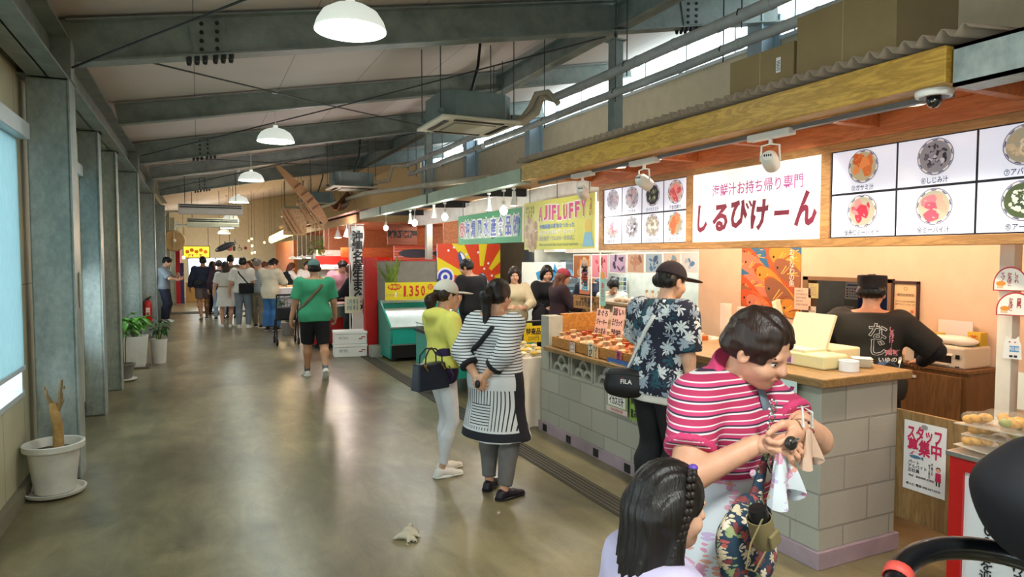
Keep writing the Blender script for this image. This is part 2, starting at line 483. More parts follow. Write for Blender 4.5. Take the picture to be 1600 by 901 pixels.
    def leg(i, o, t=2.0, fl=0., k=.03):
        a, b, c = Hp[i], Kn[i], An[i]; B = s * bb; pr = []
        thick = .052 * B
        if t <= 1:
            e = a + (b - a) * t
            pr.append(C(a, b, thick + o, .034 * B + o + fl, planes=[(e, b - a)], k=k))
        else:
            e = b + (c - b) * (t - 1); m_ = b + (c - b) * .3 + V(0, -.012 * s, 0); pl = [(e, c - b)] if t < 2 or fl else []
            pr.append(C(a, b, thick + o, .033 * B + o + fl * .4, k=k))
            pr.append(C(b, m_, .032 * B + o + fl * .5, .0325 * B + o + fl * .7, k=k, planes=pl)); pr.append(C(m_, c, .032 * B + o + fl * .7, .0195 * B + o + fl, k=k, planes=pl))
        return pr
    bd = S()
    cov = [c['t'] for c in clothes]
    pr = torso(0)
    for i in (0, 1): pr += arm(i, 0) + leg(i, 0)
    pr.append(C(Nk - d2 * .02 * s, Hn + hu * .02 * s, .035 * s * (1.08 if sex == 'm' else .95), .031 * s, k=.025))
    bd.add(pr, hb, sk)
    hw_ = 1 if sex == 'm' else .97
    head = [E(hp(0, -.008, .012), (.0445 * s * ks * hw_, .057 * s * ks, .053 * s * ks), Rh, k=.03),
            E(hp(0, .014, -.03), (.036 * s * ks * hw_, .04 * s * ks, .048 * s * ks), Rh, k=.03),
            C(hp(0, .036, -.062), hp(0, .040, -.060), .0135 * s * ks, k=.025),
            C(Hn - hu * .01 * s, hp(0, -.012, -.03), .03 * s, .03 * s, k=.02)]
    if detail:
        head += [C(hp(0, .052, -.004), hp(0, .060, -.022), .0055 * s * ks, .0088 * s * ks, k=.012), E(hp(-.02, .036, -.03), (.017 * s, .016 * s, .015 * s), Rh, k=.02), E(hp(.02, .036, -.03), (.017 * s, .016 * s, .015 * s), Rh, k=.02),
                 C(hp(-.02, .046, .006), hp(.02, .046, .006), .007 * s * ks, k=.014), C(hp(-.009, .0535, -.0405), hp(.009, .0535, -.0405), .0045 * s * ks, k=.008)]
        head += [E(hp(-.018, .052, -.008), (.0085 * s, .008 * s, .006 * s), Rh, op='cut', k=.012), E(hp(.018, .052, -.008), (.0085 * s, .008 * s, .006 * s), Rh, op='cut', k=.012)]
    for x in (-1, 1): head += [E(hp(x * .0455, -.004, -.014), (.007 * s * ks, .013 * s * ks, .020 * s * ks), Rh, k=.006), E(hp(x * .050, .001, -.012), (.004 * s * ks, .006 * s * ks, .011 * s * ks), Rh, op='cut', k=.004)]
    bd.add(head, hh, sk)
    for i, x in enumerate((-1, 1)):
        hand(bd, Wr[i], HD[i][2], HD[i][3], s, x, sk, HD[i][4], hd, HD[i][5] if len(HD[i]) > 5 else .5)
    if detail:
        lip = M('lips', '#a86458', .45, var=0); ew = M('eye_white', '#e8e2da', .25, var=0); ed = M('iris', '#1c100b', .2, var=0); br = M('brow', '#1d1512', .8, var=0)
        Rm = Matrix(Rh.tolist())
        for x in (-1, 1):
            bd.g.ell(hp(x * .018, .0405, -.0085), .0076 * s * ks, ew, 12); bd.g.ell(hp(x * .018, .0461, -.0085), .0032 * s * ks, ed, 10)
            bd.g.tube([hp(x * .009, .0515, .0068), hp(x * .018, .0505, .0088), hp(x * .028, .0445, .0065)], .0016 * s * ks, br, 6)
            bd.g.tube([hp(x * .0105, .0458, -.0045), hp(x * .018, .0482, -.0025), hp(x * .0265, .0425, -.0048)], .001 * s * ks, br, 5)
        bd.g.ell(hp(0, .0575, -.0385), (.0115 * s * ks, .0035 * s, .0024 * s), lip, 10, Rm); bd.g.ell(hp(0, .0565, -.0425), (.0095 * s * ks, .0035 * s, .0028 * s), lip, 10, Rm)
    if feet and feet[0][0] is None: pass
    if shoes is None or shoes.get('bare'):
        for i in (0, 1):
            a = An[i]; t = FT[i][3]; f = V(-math.sin(t), math.cos(t), 0)
            bd.add([C(a + V(0, 0, -.01 * s), a + f * -.012 * s + V(0, 0, -.03 * s), .02 * s, .02 * s), C(a + V(0, 0, -.02 * s), a + f * .095 * s + V(0, 0, -.033 * s), .022 * s, .013 * s)], .009, sk)
    body = bd.build('body', root)
    # clothes --------------------------------------------------------
    for c in clothes:
        t = c['t']; m = c['m']; o = c.get('o', .012) ; sf = S(); fo = folds(c.get('fold', .004), ph=H * 7 + len(label))
        if t == 'top':
            hem = Pv + dn * c.get('hem', -.03) * s
            pl = [(hem, -dn)]
            if c.get('neck', 1): pl.append((Nk + d2 * c.get('nk', -.004) * s - V(0, .0, 0), d2))
            pr = torso(o, pl)
            if c.get('hem', -.03) < .02: pr.append(C(Wa, Pv - dn * .06 * s, .07 * bb * s + o, .084 * bb * s + o + c.get('flare', .006), s=(1.15, .86, 1), planes=pl, k=.04))
            if c.get('skirt'):
                pr.append(C(Wa, hem - dn * .02, .068 * bb * s + o, c['skirt'] * s, s=(1.1, .85, 1), planes=pl, k=.05))
            if c.get('sl', .6) > 0:
                for i in (0, 1): pr += arm(i, c.get('so', o), c.get('sl', .6))
            if c.get('hood'): pr += [E(Nk + V(0, -.05 * s, .0), (.075 * s, .05 * s, .04 * s), k=.03), C(Nk + V(-.05 * s, -.02 * s, .005 * s), Nk + V(.05 * s, -.02 * s, .005 * s), .022 * s, k=.03)]
            if c.get('collar'):
                for q in range(9):
                    a0 = -2.5 + 5.0 * q / 9; a1 = -2.5 + 5.0 * (q + 1) / 9
                    g = lambda a: Nk + d2 * .012 * s + V(math.sin(a + PI) * .045 * s, -math.cos(a + PI) * -.043 * s, -.012 * s * math.cos(a + PI) * -1)
                    pr.append(C(g(a0), g(a1), .012 * s, k=.01))
            sf.add(pr, hb, m, fo)
            if c.get('rib') is not None:
                rb = c['rib']
                for i in (0, 1):
                    a, b = Sh[i], El[i]; e0 = a + (b - a) * (c.get('sl', .6) - .10); e1 = a + (b - a) * (c.get('sl', .6) + .005)
                    B = s * (.5 + .5 * bb); q = c.get('sl', .6)
                    sf.add([C(a, b, .033 * B + c.get('so', o) + .0045, .026 * B + c.get('so', o) * 1.15 + .0045, planes=[(e1, b - a), (e0, a - b)])], hb, rb)
            nm = c.get('n', 'shirt')
        elif t == 'legs':
            tt = c.get('len', 1.97); pl = [(Wa - dn * .015 * s, dn)]
            ow = min(o, .012)
            pr = [C(Hp[0] + V(0, -.012 * s, .02 * s), Hp[1] + V(0, -.012 * s, .02 * s), .066 * bb * s + ow, k=.04, s=(1, .92, 1)),
                  C(Pv, Wa, .078 * bb * s + ow, .066 * bb * s + ow, s=(1.18, .82, 1), planes=pl, k=.04)]
            for i in (0, 1): pr += leg(i, o, tt, c.get('fl', 0.), k=.02)
            sf.add(pr, hb, m, fo); nm = c.get('n', 'trousers')
        elif t == 'skirt':
            top = Wa - dn * .01 * s; hem = V(0, 0, c['z'] * s); pl = [(top, dn), (hem, V(0, 0, -1))]
            pr = torso(o, pl)[:2] + [C(Wa, hem, .07 * bb * s + o, c['r'] * s, s=(1.12, .9, 1), planes=pl, k=.04)]
            sf.add(pr, hb, m, folds(c.get('fold', .01), 26, 2)); nm = c.get('n', 'skirt')
        o_ = sf.build(nm, root)
        if c.get('l'): o_['label'] = c['l']
        J[nm] = o_
    # shoes ----------------------------------------------------------
    if shoes:
        sm = shoes['m']; so = shoes.get('sole', M('white_sole', '#e6e4de', .6))
        for i in (0, 1):
            a = An[i]; t = FT[i][3]; tp = FT[i][4] if len(FT[i]) > 4 else 0
            f = V(-math.sin(t) * math.cos(tp), math.cos(t) * math.cos(tp), -math.sin(tp)); u = V(-math.sin(t) * math.sin(tp), math.cos(t) * math.sin(tp), math.cos(tp)); sd = np.cross(f, u)
            q = lambda x, y, z: a + (sd * x + f * y + u * z) * s
            g = S(); fl = q(0, 0, -.0445); pl = [(fl + u * .012, -u)]
            up = [C(q(0, -.018, -.018), q(0, -.022, -.032), .0225 * s, .024 * s, planes=pl), C(q(0, .0, -.015), q(0, .05, -.03), .022 * s, .023 * s, planes=pl), C(q(-.004, .05, -.032), q(.004, .098, -.036), .0235 * s, .017 * s, planes=pl, s=(1, 1, 1))]
            if shoes.get('sandal'): up = [C(q(-.02, .05, -.03), q(.02, .05, -.03), .012 * s, planes=pl), C(q(0, -.01, -.033), q(0, .09, -.036), .017 * s, .015 * s, planes=pl)]
            g.add(up, .0075 if detail else .011, sm)
            pl2 = [(fl + u * .014, u), (fl - u * 0.0, -u)]
            sp = [C(q(0, -.022, -.036), q(0, .02, -.036), .028 * s, .026 * s, planes=pl2), C(q(0, .02, -.036), q(-.002, .09, -.036), .026 * s, .028 * s, planes=pl2)]
            sh = g.build('shoe', root)
            if shoes.get('l'): sh['label'] = shoes['l']
            S().add(sp, .008 if detail else .012, so).build('sole', sh)
            if shoes.get('lace') and detail:
                lg = G()
                for j in range(4):
                    y = .022 + .013 * j; z = .004 - .0085 * j
                    lg.tube([q(-.016, y, z - .01), q(0, y + .004, z), q(.016, y, z - .01)], .0022, shoes['lace'], 6)
                lg.build('lace', sh)
    # hair -----------------------------------------------------------
    if hair:
        hm = hair['m']; st = hair['st']; t = (.003 if cap else .0085) * s; g = S()
        pl_f = [(hp(0, .046, .01), hf * 1.0 + hu * -.1)] if st != 'x' else []
        cut = [E(hp(0, .072, hair.get('cz', -.03)), (hair.get('cw', .041) * s * ks, .05 * s * ks, .062 * s * ks), Rh, op='cut', k=.012)]
        base = [E(hp(0, -.009, .013), (.0445 * s * ks + t, .0565 * s * ks + t, .053 * s * ks + t), Rh, k=.02)]
        if st == 'short':
            base += [C(hp(-.03, -.04, -.01), hp(.03, -.04, -.01), .026 * s * ks, k=.02)]
            cut += [E(hp(0, .02, -.07), (.06 * s, .062 * s, .055 * s), Rh, op='cut', k=.01), E(hp(0, -.05, -.095), (.07 * s, .06 * s, .042 * s), Rh, op='cut', k=.01)]
            if hair.get('vol'): base += [C(hp(-.025, .03, .05), hp(.025, .035, .048), .016 * s * ks, k=.03), C(hp(-.04, -.01, .03), hp(.04, -.01, .03), .02 * s * ks, k=.03)]
        elif st in ('long', 'bob', 'pony', 'bun'):
            base += [C(hp(-.028, -.035, -.01), hp(.028, -.035, -.01), .03 * s * ks, k=.03)]
            if st in ('long', 'bob'):
                L_ = hair.get('len', .16); sp = hair.get('sp', 1)
                for x in (-1, 1):
                    base += [C(hp(x * .042, -.012, 0), hp(x * .046 * sp, -.012, -L_ * .5), .018 * s * ks, .018 * s * ks, k=.03),
                             C(hp(x * .046 * sp, -.012, -L_ * .5), hp(x * .044 * sp, -.014, -L_), .018 * s * ks, .011 * s * ks, k=.03)]
                base += [C(hp(-.028, -.045, -.02), hp(-.03 * sp, -.05, -L_), .026 * s * ks, .015 * s * ks, k=.03), C(hp(.028, -.045, -.02), hp(.03 * sp, -.05, -L_), .026 * s * ks, .015 * s * ks, k=.03), C(hp(0, -.05, -.02), hp(0, -.054, -L_ * 1.03), .03 * s * ks, .016 * s * ks, k=.03)]
            else:
                cut += [E(hp(0, -.03, -.1), (.07 * s, .08 * s, .048 * s), Rh, op='cut', k=.012), E(hp(0, .03, -.07), (.06 * s, .052 * s, .055 * s), Rh, op='cut', k=.01)]
        fz = lambda P: .0022 * np.sin(((P - Hc) @ Rh)[..., 0] * 330 / s + 3 * np.sin(((P - Hc) @ Rh)[..., 2] * 20))
        fz2 = (lambda P: fz(P) + .004 * np.sin(P[..., 0] * 60 + 2 * np.sin(P[..., 2] * 55)) * np.sin(P[..., 1] * 66 + P[..., 2] * 40)) if st == 'short' and not cap else fz
        g.add(base + cut, hh * 1.1, hm, fz2 if detail else None)
        if st == 'pony':
            L_ = hair.get('len', .12); z = hair.get('pz', .0)
            A = hp(0, -.062, z + .01)
            g.add([E(A, (.016 * s, .016 * s, .016 * s), k=.02), C(A, hp(0, -.088, z - .02), .016 * s, .028 * s, k=.02), C(hp(0, -.088, z - .02), hp(0, -.082, z - L_), .028 * s, .014 * s, k=.03)], hh * 1.1, hm, fz)
        if st == 'bun': g.add([E(hp(0, -.07, .03), (.028 * s, .024 * s, .028 * s))], hh, hm)
        J['hair'] = g.build('hair', root)
    if cap:
        cm = cap['m']; g = S(); z = cap.get('z', .012); sc = cap.get('k', 1)
        if cap.get('st') == 'beanie':
            g.add([E(hp(0, -.01, .014), (.0555 * s, .068 * s, .062 * s), Rh, planes=[(hp(0, 0, z - .002), -hu)], k=.01), E(hp(0, 0, -.03), (.044 * s, .054 * s, .03 * s), Rh, op='cut')], hh, cm); J['cap'] = g.build('cap', root)
        elif cap.get('st') == 'flat':
            g.add([C(hp(0, -.012, z), hp(0, -.014, .05), .055 * s, .058 * s, s=(.98, 1.12, 1), planes=[(hp(0, 0, z), -hu), (hp(0, 0, .064), hu - hf * .1)])], hh, cm); J['cap'] = g.build('cap', root)
        else:
            g.add([E(hp(0, -.008, .012), (.0545 * s * sc, .0665 * s * sc, .062 * s * sc), Rh, planes=[(hp(0, 0, z), -hu - hf * .12)], k=.01)], hh, cm)
            J['cap'] = g.build('cap', root)
            b = S(); bl = cap.get('b', .062)
            b.add([E(hp(0, .05 + bl * .4, z + .004), (.046 * s, (.02 + bl) * s * .8, .0062 * s), Rh, planes=[(hp(0, .045, z), -hf)]), E(hp(0, .05 + bl * .4, z - .012), (.05 * s, .09 * s, .012 * s), Rh, op='cut', k=.004)], .005, cap.get('bm', cm))
            bo = b.build('brim', J['cap'])
    return J
# ------------------------------------------------------------------ common materials
def galv_fn(nt):
    v = coords(nt, (1, 1, .6)); n1 = noise(nt, v, 3, 5, .65); n2 = noise(nt, v, 26, 3, .6)
    f = mth(nt, 'ADD', mth(nt, 'MULTIPLY', n1, .7), mth(nt, 'MULTIPLY', n2, .35))
    return ramp(nt, f, [(.32, '#76827f'), (.5, '#8f9a96'), (.72, '#b4bcb6')]), n2
GALV = M('galvanised_steel', r=.42, met=.15, fn=galv_fn, bump=.05)
def galvd_fn(nt):
    v = coords(nt, (1, 1, 1)); n1 = noise(nt, v, 4, 5, .65)
    return ramp(nt, n1, [(.3, '#75807b'), (.7, '#99a29c')])
GALVD = M('weathered_galvanised_steel', r=.5, met=.12, fn=galvd_fn)
def ceil_fn(nt):
    v = coords(nt)
    b = nn(nt, 'ShaderNodeTexBrick'); b.offset = 0
    for k, x in (('Scale', 1.0), ('Mortar Size', .006), ('Brick Width', 1.0), ('Row Height', 3.1), ('Mortar Smooth', .3)): b.inputs[k].default_value = x
    b.inputs['Color1'].default_value = b.inputs['Color2'].default_value = (*lin('#dcd5ce'), 1); b.inputs['Mortar'].default_value = (*lin('#a39c96'), 1)
    nt.links.new(v, b.inputs[0])
    return mixc(nt, noise(nt, v, 1.2, 4), b.outputs[0], mixc(nt, 1.0, b.outputs[0], '#efe8e4', 'MULTIPLY'))
CEILM = M('ceiling_board', r=.8, fn=ceil_fn)
def panel_fn(nt):
    v = coords(nt); s = nn(nt, 'ShaderNodeSeparateXYZ'); nt.links.new(v, s.inputs[0])
    f = mth(nt, 'FRACT', mth(nt, 'MULTIPLY', s.outputs[1], 1.0 / .6)); g = mth(nt, 'LESS_THAN', f, .02)
    f2 = mth(nt, 'LESS_THAN', mth(nt, 'FRACT', mth(nt, 'ADD', mth(nt, 'MULTIPLY', s.outputs[2], .62), .05)), .006)
    return mixc(nt, mth(nt, 'MAXIMUM', g, f2), ramp(nt, noise(nt, v, 3, 4), [(.3, '#b9b596'), (.7, '#c6c2a6')]), '#8f8b70')
CREAM = M('cream_wall_panel', r=.55, fn=panel_fn)
CREAM2 = M('cream_plaster', '#c8bfa4', .75, var=.04)
def floor_fn(nt):
    v = coords(nt); n1 = noise(nt, v, .9, 6, .62, .6); n2 = noise(nt, coords(nt, (1, .35, 1)), 5, 5, .65, .8); n3 = noise(nt, v, 60, 2)
    f = mth(nt, 'ADD', mth(nt, 'MULTIPLY', n1, .55), mth(nt, 'ADD', mth(nt, 'MULTIPLY', n2, .38), mth(nt, 'MULTIPLY', n3, .1)))
    return ramp(nt, f, [(.36, '#4c4631'), (.5, '#6d654a'), (.63, '#8b8161')]), mth(nt, 'ADD', mth(nt, 'MULTIPLY', n2, 1.0), mth(nt, 'MULTIPLY', n3, .12))
FLOORM = M('polished_concrete', r=.2, fn=floor_fn, bump=0, spec=1.0)
_nt = FLOORM.node_tree
_rr = nn(_nt, 'ShaderNodeMapRange'); _rr.inputs['From Min'].default_value = .3; _rr.inputs['From Max'].default_value = .7; _rr.inputs['To Min'].default_value = .285; _rr.inputs['To Max'].default_value = .33
_nt.links.new(noise(_nt, coords(_nt), 2.2, 5, .6), _rr.inputs['Value']); _nt.links.new(_rr.outputs[0], _nt.nodes['Principled BSDF'].inputs['Roughness'])
WHITE = M('white_enamel', '#e9e7e0', .35, var=0)
WPL = M('white_plastic', '#dcdad2', .45, var=.03)
BLK = M('black_plastic', '#121214', .4, var=0)
DARK = M('dark_steel', '#2c2e30', .5, met=.4)
CHROME = M('chrome', '#c8cacc', .15, met=1, var=0)
STEEL = M('stainless_steel', '#a9acab', .3, met=.9, var=.05)
PIPEG = M('grey_pipe_lagging', '#aeb0ac', .6)
PIPEB = M('beige_pipe_cover', '#bcb39c', .6)
ROD = M('threaded_rod', '#4a4c4c', .5, met=.5, var=0)
def glass_mat():
    m = bpy.data.materials.new('window_glass'); m.use_nodes = True; nt = m.node_tree; nt.nodes.clear()
    o = nn(nt, 'ShaderNodeOutputMaterial'); t = nn(nt, 'ShaderNodeBsdfTransparent'); d = nn(nt, 'ShaderNodeBsdfGlossy'); x = nn(nt, 'ShaderNodeMixShader')
    t.inputs[0].default_value = (.93, .97, .97, 1); d.inputs['Roughness'].default_value = .02; x.inputs[0].default_value = .06
    nt.links.new(t.outputs[0], x.inputs[1]); nt.links.new(d.outputs[0], x.inputs[2]); nt.links.new(x.outputs[0], o.inputs[0]); return m
GLASS = glass_mat()
def blind_mat():
    m = bpy.data.materials.new('blind_cloth'); m.use_nodes = True; nt = m.node_tree; nt.nodes.clear()
    o = nn(nt, 'ShaderNodeOutputMaterial'); t = nn(nt, 'ShaderNodeBsdfTranslucent'); d = nn(nt, 'ShaderNodeBsdfDiffuse'); x = nn(nt, 'ShaderNodeMixShader')
    c = ramp(nt, noise(nt, coords(nt, (1, 8, 1)), 12, 3), [(.3, '#afc6ca'), (.7, '#bdd2d5')])
    nt.links.new(c, t.inputs[0]); nt.links.new(c, d.inputs[0]); x.inputs[0].default_value = .42
    nt.links.new(t.outputs[0], x.inputs[1]); nt.links.new(d.outputs[0], x.inputs[2]); nt.links.new(x.outputs[0], o.inputs[0]); return m
BLIND = blind_mat()

# ------------------------------------------------------------------ room shell
XL, XR, YN, YF = -1.2, 6.6, -6.0, 31.0
cz = lambda x: 3.58 + .19 * (x + .9)
G().box(XL - .3, XR + .3, YN - .2, YF + .3, -.2, 0, FLOORM).build('floor', kind='structure')
g = G(); a, b = XL - .3, XR + .3
g.add([(a, YN - .2, cz(a)), (b, YN - .2, cz(b)), (b, YF + .3, cz(b)), (a, YF + .3, cz(a)), (a, YN - .2, cz(a) + .15), (b, YN - .2, cz(b) + .15), (b, YF + .3, cz(b) + .15), (a, YF + .3, cz(a) + .15)],
      [(0, 3, 2, 1), (4, 5, 6, 7), (0, 1, 5, 4), (1, 2, 6, 5), (2, 3, 7, 6), (3, 0, 4, 7)], CEILM)
g.build('ceiling', kind='structure')
WINS = [(-4.4, -2.6), (-1.6, .2), (1.2, 3.0), (4.15, 5.95), (6.75, 8.45), (10.6, 12.0), (13.9, 15.6), (17.9, 19.6)]
ZB, ZT = .72, 2.62
g = G(); y = YN - .2
for y0, y1 in WINS:
    g.box(XL - .15, XL, y, y0, 0, 3.7, CREAM); g.box(XL - .15, XL, y0, y1, 0, ZB, CREAM); g.box(XL - .15, XL, y0, y1, ZT, 3.7, CREAM); y = y1
g.box(XL - .15, XL, y, YF + .3, 0, 3.7, CREAM)
g.build('wall_left', kind='structure')
AL = M('white_aluminium', '#c9d2d6', .4, met=.2, var=0)
for n, (y0, y1) in enumerate(WINS):
    w = G()
    for q in ((y0, y0 + .04), (y1 - .04, y1), ((y0 + y1) / 2 - .02, (y0 + y1) / 2 + .02)): w.box(XL - .1, XL + .012, q[0], q[1], ZB, ZT, AL)
    w.box(XL - .1, XL + .02, y0, y1, ZB, ZB + .04, AL); w.box(XL - .1, XL + .012, y0, y1, ZT - .04, ZT, AL)
    w = w.build('window_%d' % (n + 1), kind='structure')
    G().box(XL - .085, XL - .08, y0 + .03, y1 - .03, ZB + .03, ZT - .03, GLASS).build('window_pane', w)
    if n < 1: continue
    low = .95 if n in (3, 1, 2) else 1.62
    t = thing('roller_blind', ['', 'blind behind', 'blind beside', 'pale blue roller blind drawn almost to the sill at the nearest left window', 'pale blue roller blind showing as a strip just past the nearest column', 'pale blue roller blind drawn half down over the window behind the potted plants', 'pale roller blind at the window just before the fire extinguisher column', 'roller blind at the farthest left window'][n], 'blind', (XL, (y0 + y1) / 2, 0), 0, 'roller blinds on the left wall')
    h = (y1 - y0) / 2
    G().box(.022, .027, -h + .03, h - .03, low, 2.62, BLIND).build('blind_cloth', t)
    G().box(0, .1, -h - .02, h + .02, 2.6, 2.72, AL).build('head_box', t, bevel=.008)
    G().box(.014, .036, -h + .03, h - .03, low - .03, low, AL).build('bottom_bar', t)
    if n in (1, 2): bpy.data.objects.remove(t.children[0]); [bpy.data.objects.remove(c) for c in list(t.children)]; bpy.data.objects.remove(t)
# right outer wall with the clerestory strip
ZC0, ZC1 = 4.46, 4.98
g = G().box(XR, XR + .15, YN - .2, YF + .3, 0, ZC0, CREAM2).box(XR, XR + .15, YN - .2, YF + .3, ZC1, 5.2, CREAM2)
g.box(XR, XR + .15, 21, YF + .3, ZC0, ZC1, CREAM2).build('wall_right', kind='structure')
g = G().box(XR + .1, XR + .105, YN, 21, ZC0, ZC1, GLASS)
w9 = G().box(XR - .02, XR + .12, YN, 21, ZC0 - .03, ZC0 + .02, AL).box(XR - .02, XR + .12, YN, 21, ZC1 - .02, ZC1 + .03, AL)
for y in range(-6, 22, 1): w9.box(XR + .03, XR + .1, y - .012, y + .012, ZC0, ZC1, AL)
w9 = w9.build('window_9', kind='structure'); g.build('window_pane', w9)
G().box(XL - .3, XR + .3, YN - .2, YN, 0, 5.2, CREAM2).build('wall_front', kind='structure')
# far end wall with two bright windows
FWY = YF
g = G().box(XL - .3, XR + .3, FWY, FWY + .2, 1.66, 5.2, CREAM2).box(XL - .3, XR + .3, FWY, FWY + .2, 0, .95, CREAM2)
g.box(XL - .3, -.42, FWY, FWY + .2, .95, 1.66, CREAM2).box(1.62, XR + .3, FWY, FWY + .2, .95, 1.66, CREAM2)
g.build('wall_back', kind='structure')
w = G()
for x in (-.42, .08, .62, 1.1, 1.58): w.box(x, x + .05, FWY - .03, FWY + .1, .92, 1.68, AL)
w.box(-.45, 1.66, FWY - .03, FWY + .1, 1.64, 1.7, AL).box(-.45, 1.66, FWY - .04, FWY + .1, .9, .96, AL)
w = w.build('window_10', kind='structure'); G().box(-.42, 1.62, FWY + .06, FWY + .065, .95, 1.66, GLASS).build('window_pane', w)
for y0, y1, x, z0, z1, sx in ((1.2, 20, XR + .2, ZC0, ZC1, 1),):
    pass
for (loc, to, sx, sy) in [((XL - .14, (a + b) / 2, (ZB + ZT) / 2), (9, (a + b) / 2, (ZB + ZT) / 2), b - a, ZT - ZB) for a, b in WINS] + [((XR + .14, 7.5, 4.69), (0, 7.5, 4.69), 27, .42), ((.6, FWY + .15, 1.3), (.6, 0, 1.3), 2.0, .7)]:
    p = lamp('AREA', 'window_portal', loc, 1, size=sx, to=to, shape='RECTANGLE', sy=sy); p.data.cycles.is_portal = True
# skirting kerb along the left wall, drain channel and kerb before the stalls
KERB = M('kerb_concrete', '#7b7462', .7)
G().box(XL, XL + .05, YN, YF, 0, .1, KERB).build('baseboard_left', kind='structure')
g = G().box(2.52, 2.72, YN, YF, .0, .006, M('drain_rubber', '#3b3730', .6))
for k in range(5): g.box(2.535 + k * .036, 2.55 + k * .036, YN, YF, .006, .012, M('drain_bar', '#4c463c', .5))
g.build('trim_1', kind='structure')
G().box(-.9, 3.2, 22.4, 23.2, 0, .012, M('dark_mat', '#26282a', .8)).build('door_mat', label='long black mat lying across the aisle under the far shoppers', cat='mat')

# ------------------------------------------------------------------ steel frame
def ibeam(g, a, b, h, w, mat, tw=.012, tf=.014):
    a = Vector(a); b = Vector(b); d = (b - a).normalized(); x = d.cross(Vector((0, 0, 1))).normalized(); z = x.cross(d)
    g.beam(a, b, tw, h, mat); o = z * (h / 2 - tf / 2)
    g.beam(a + o, b + o, w, tf, mat); g.beam(a - o, b - o, w, tf, mat)
def rafter(Y, h, w, lab, splice):
    t = thing('roof_rafter', lab, 'rafter', (0, Y, 0), 0, 'steel rafters under the roof')
    g = G(); zc = lambda x: cz(x) - .03 - h / 2
    ibeam(g, (-.85, 0, zc(-.85)), (XR - .05, 0, zc(XR - .05)), h, w, GALVD); g.build('web_and_flanges', t)
    for x in splice:
        g = G(); s = Vector((1, 0, .19)).normalized(); n = Vector((0, 0, 1))
        for sd in (-1, 1):
            c = Vector((x, sd * .014, zc(x)))
            g.beam(c - s * .14, c + s * .14, .016, h - .07, GALVD)
            for i in (-1, 1):
                for j in range(4):
                    p = c + s * (i * .06) + n * (-(h - .12) / 2 + j * (h - .12) / 3)
                    g.lathe([(0, .022), (.016, .022), (.02, .0), (.02, 0)], p, DARK, 6, ax=(0, sd, 0))
        for i in range(6):
            q = Vector((x, 0, zc(x) - h / 2)) + s * (-.16 + i * .062 + (.02 if i > 2 else 0))
            for sd in (-1, 1): g.lathe([(0, -.045), (.015, -.045), (.021, -.02), (.021, 0)], q + Vector((0, sd * w * .32, 0)), DARK, 6)
        g.build('splice_plate', t)
    return t
rafter(6.2, .33, .17, 'nearest steel rafter with bolted splice plates above the first pendant lamp', (.12, 5.2))
rafter(9.3, .25, .12, 'slim steel rafter between the first and second pendant lamps', ())
rafter(12.4, .33, .17, 'steel rafter with splice just beyond the second pendant lamp', (.12, 5.2))
rafter(15.5, .25, .12, 'slim steel rafter beyond the third pendant lamp', ())
rafter(18.6, .33, .17, 'steel rafter above the white ceiling-hung air conditioners', (.12,))
rafter(0, .33, .17, 'rafter', ()) if False else None
g = G(); ibeam(g, (4.2, YN, 4.34), (4.2, 22, 4.34), .26, .16, GALVD); g.build('ridge_girder', label='long steel girder running the length of the hall above the grey pipes', cat='girder')
g = G(); ibeam(g, (-1.0, YN, 3.27), (-1.0, 24, 3.27), .34, .26, GALVD)
g.build('eave_girder', label='long steel girder along the top of the left wall columns', cat='girder')
COLS = [(6.12, .24, .29, 'nearest and widest grey steel column, right behind the dead potted plant'), (8.5, .2, .2, 'slim grey steel post just past the yellow notice'), (10.0, .2, .22, 'grey steel post beside the red alarm lamp'),
        (12.35, .24, .3, 'grey steel column behind the white planter'), (16.3, .24, .32, 'grey steel column where the fire extinguisher stands'), (20.3, .24, .36, 'grey steel column behind the man in the dark cap'),
        (23.3, .2, .36, 'far grey steel column after the black mat'), (26.6, .2, .4, 'farthest but one grey steel column'), (29.4, .2, .44, 'farthest grey steel column by the red stall')]
for y, d, w, lab in COLS:
    t = thing('steel_column', lab, 'column', (XL, y, 0), 0, 'steel columns on the left wall')
    w += .03; g = G().box(.05, w, 0, d, 0, 3.1, GALV); g.build('shaft', t, bevel=.012, seg=2)
    g = G().box(w, w + .012, -.012, d + .012, 0, 3.1, GALV).box(.0, w + .03, -.02, d + .02, 3.1, 3.118, GALVD); g.build('flange', t)
    if y in (6.12, 12.35, 16.3): G().box(.06, w + .02, .04, d - .03, 3.118, 3.56, GALVD).build('stub', t)
def box_post(x, y, z0, z1, w, lab, grp='posts rising behind the stalls'):
    t = thing('steel_post', lab, 'post', (x, y, z0), 0, grp)
    G().box(-w / 2, w / 2, -w / 2, w / 2, 0, z1 - z0, GALVD).build('shaft', t, bevel=.008)
    G().box(-w * .7, w * .7, -w * .7, w * .7, z1 - z0 - .015, z1 - z0, GALVD).tube([(0, 0, z1 - z0), (0, 0, z1 - z0 + .09)], .018, DARK).build('top_bolt', t)
box_post(4.17, 6.2, 2.63, 4.1, .12, 'square steel post rising above the corrugated roof under the girder')
box_post(4.05, 12.4, 0, 4.1, .12, 'square steel post rising behind the greenish stall beam')
LBL = M('daylit_blue_steel', '#9fb6c4', .45, met=.1, var=.04)  # clerestory daylight falling on the steel is put into this pale blue colour
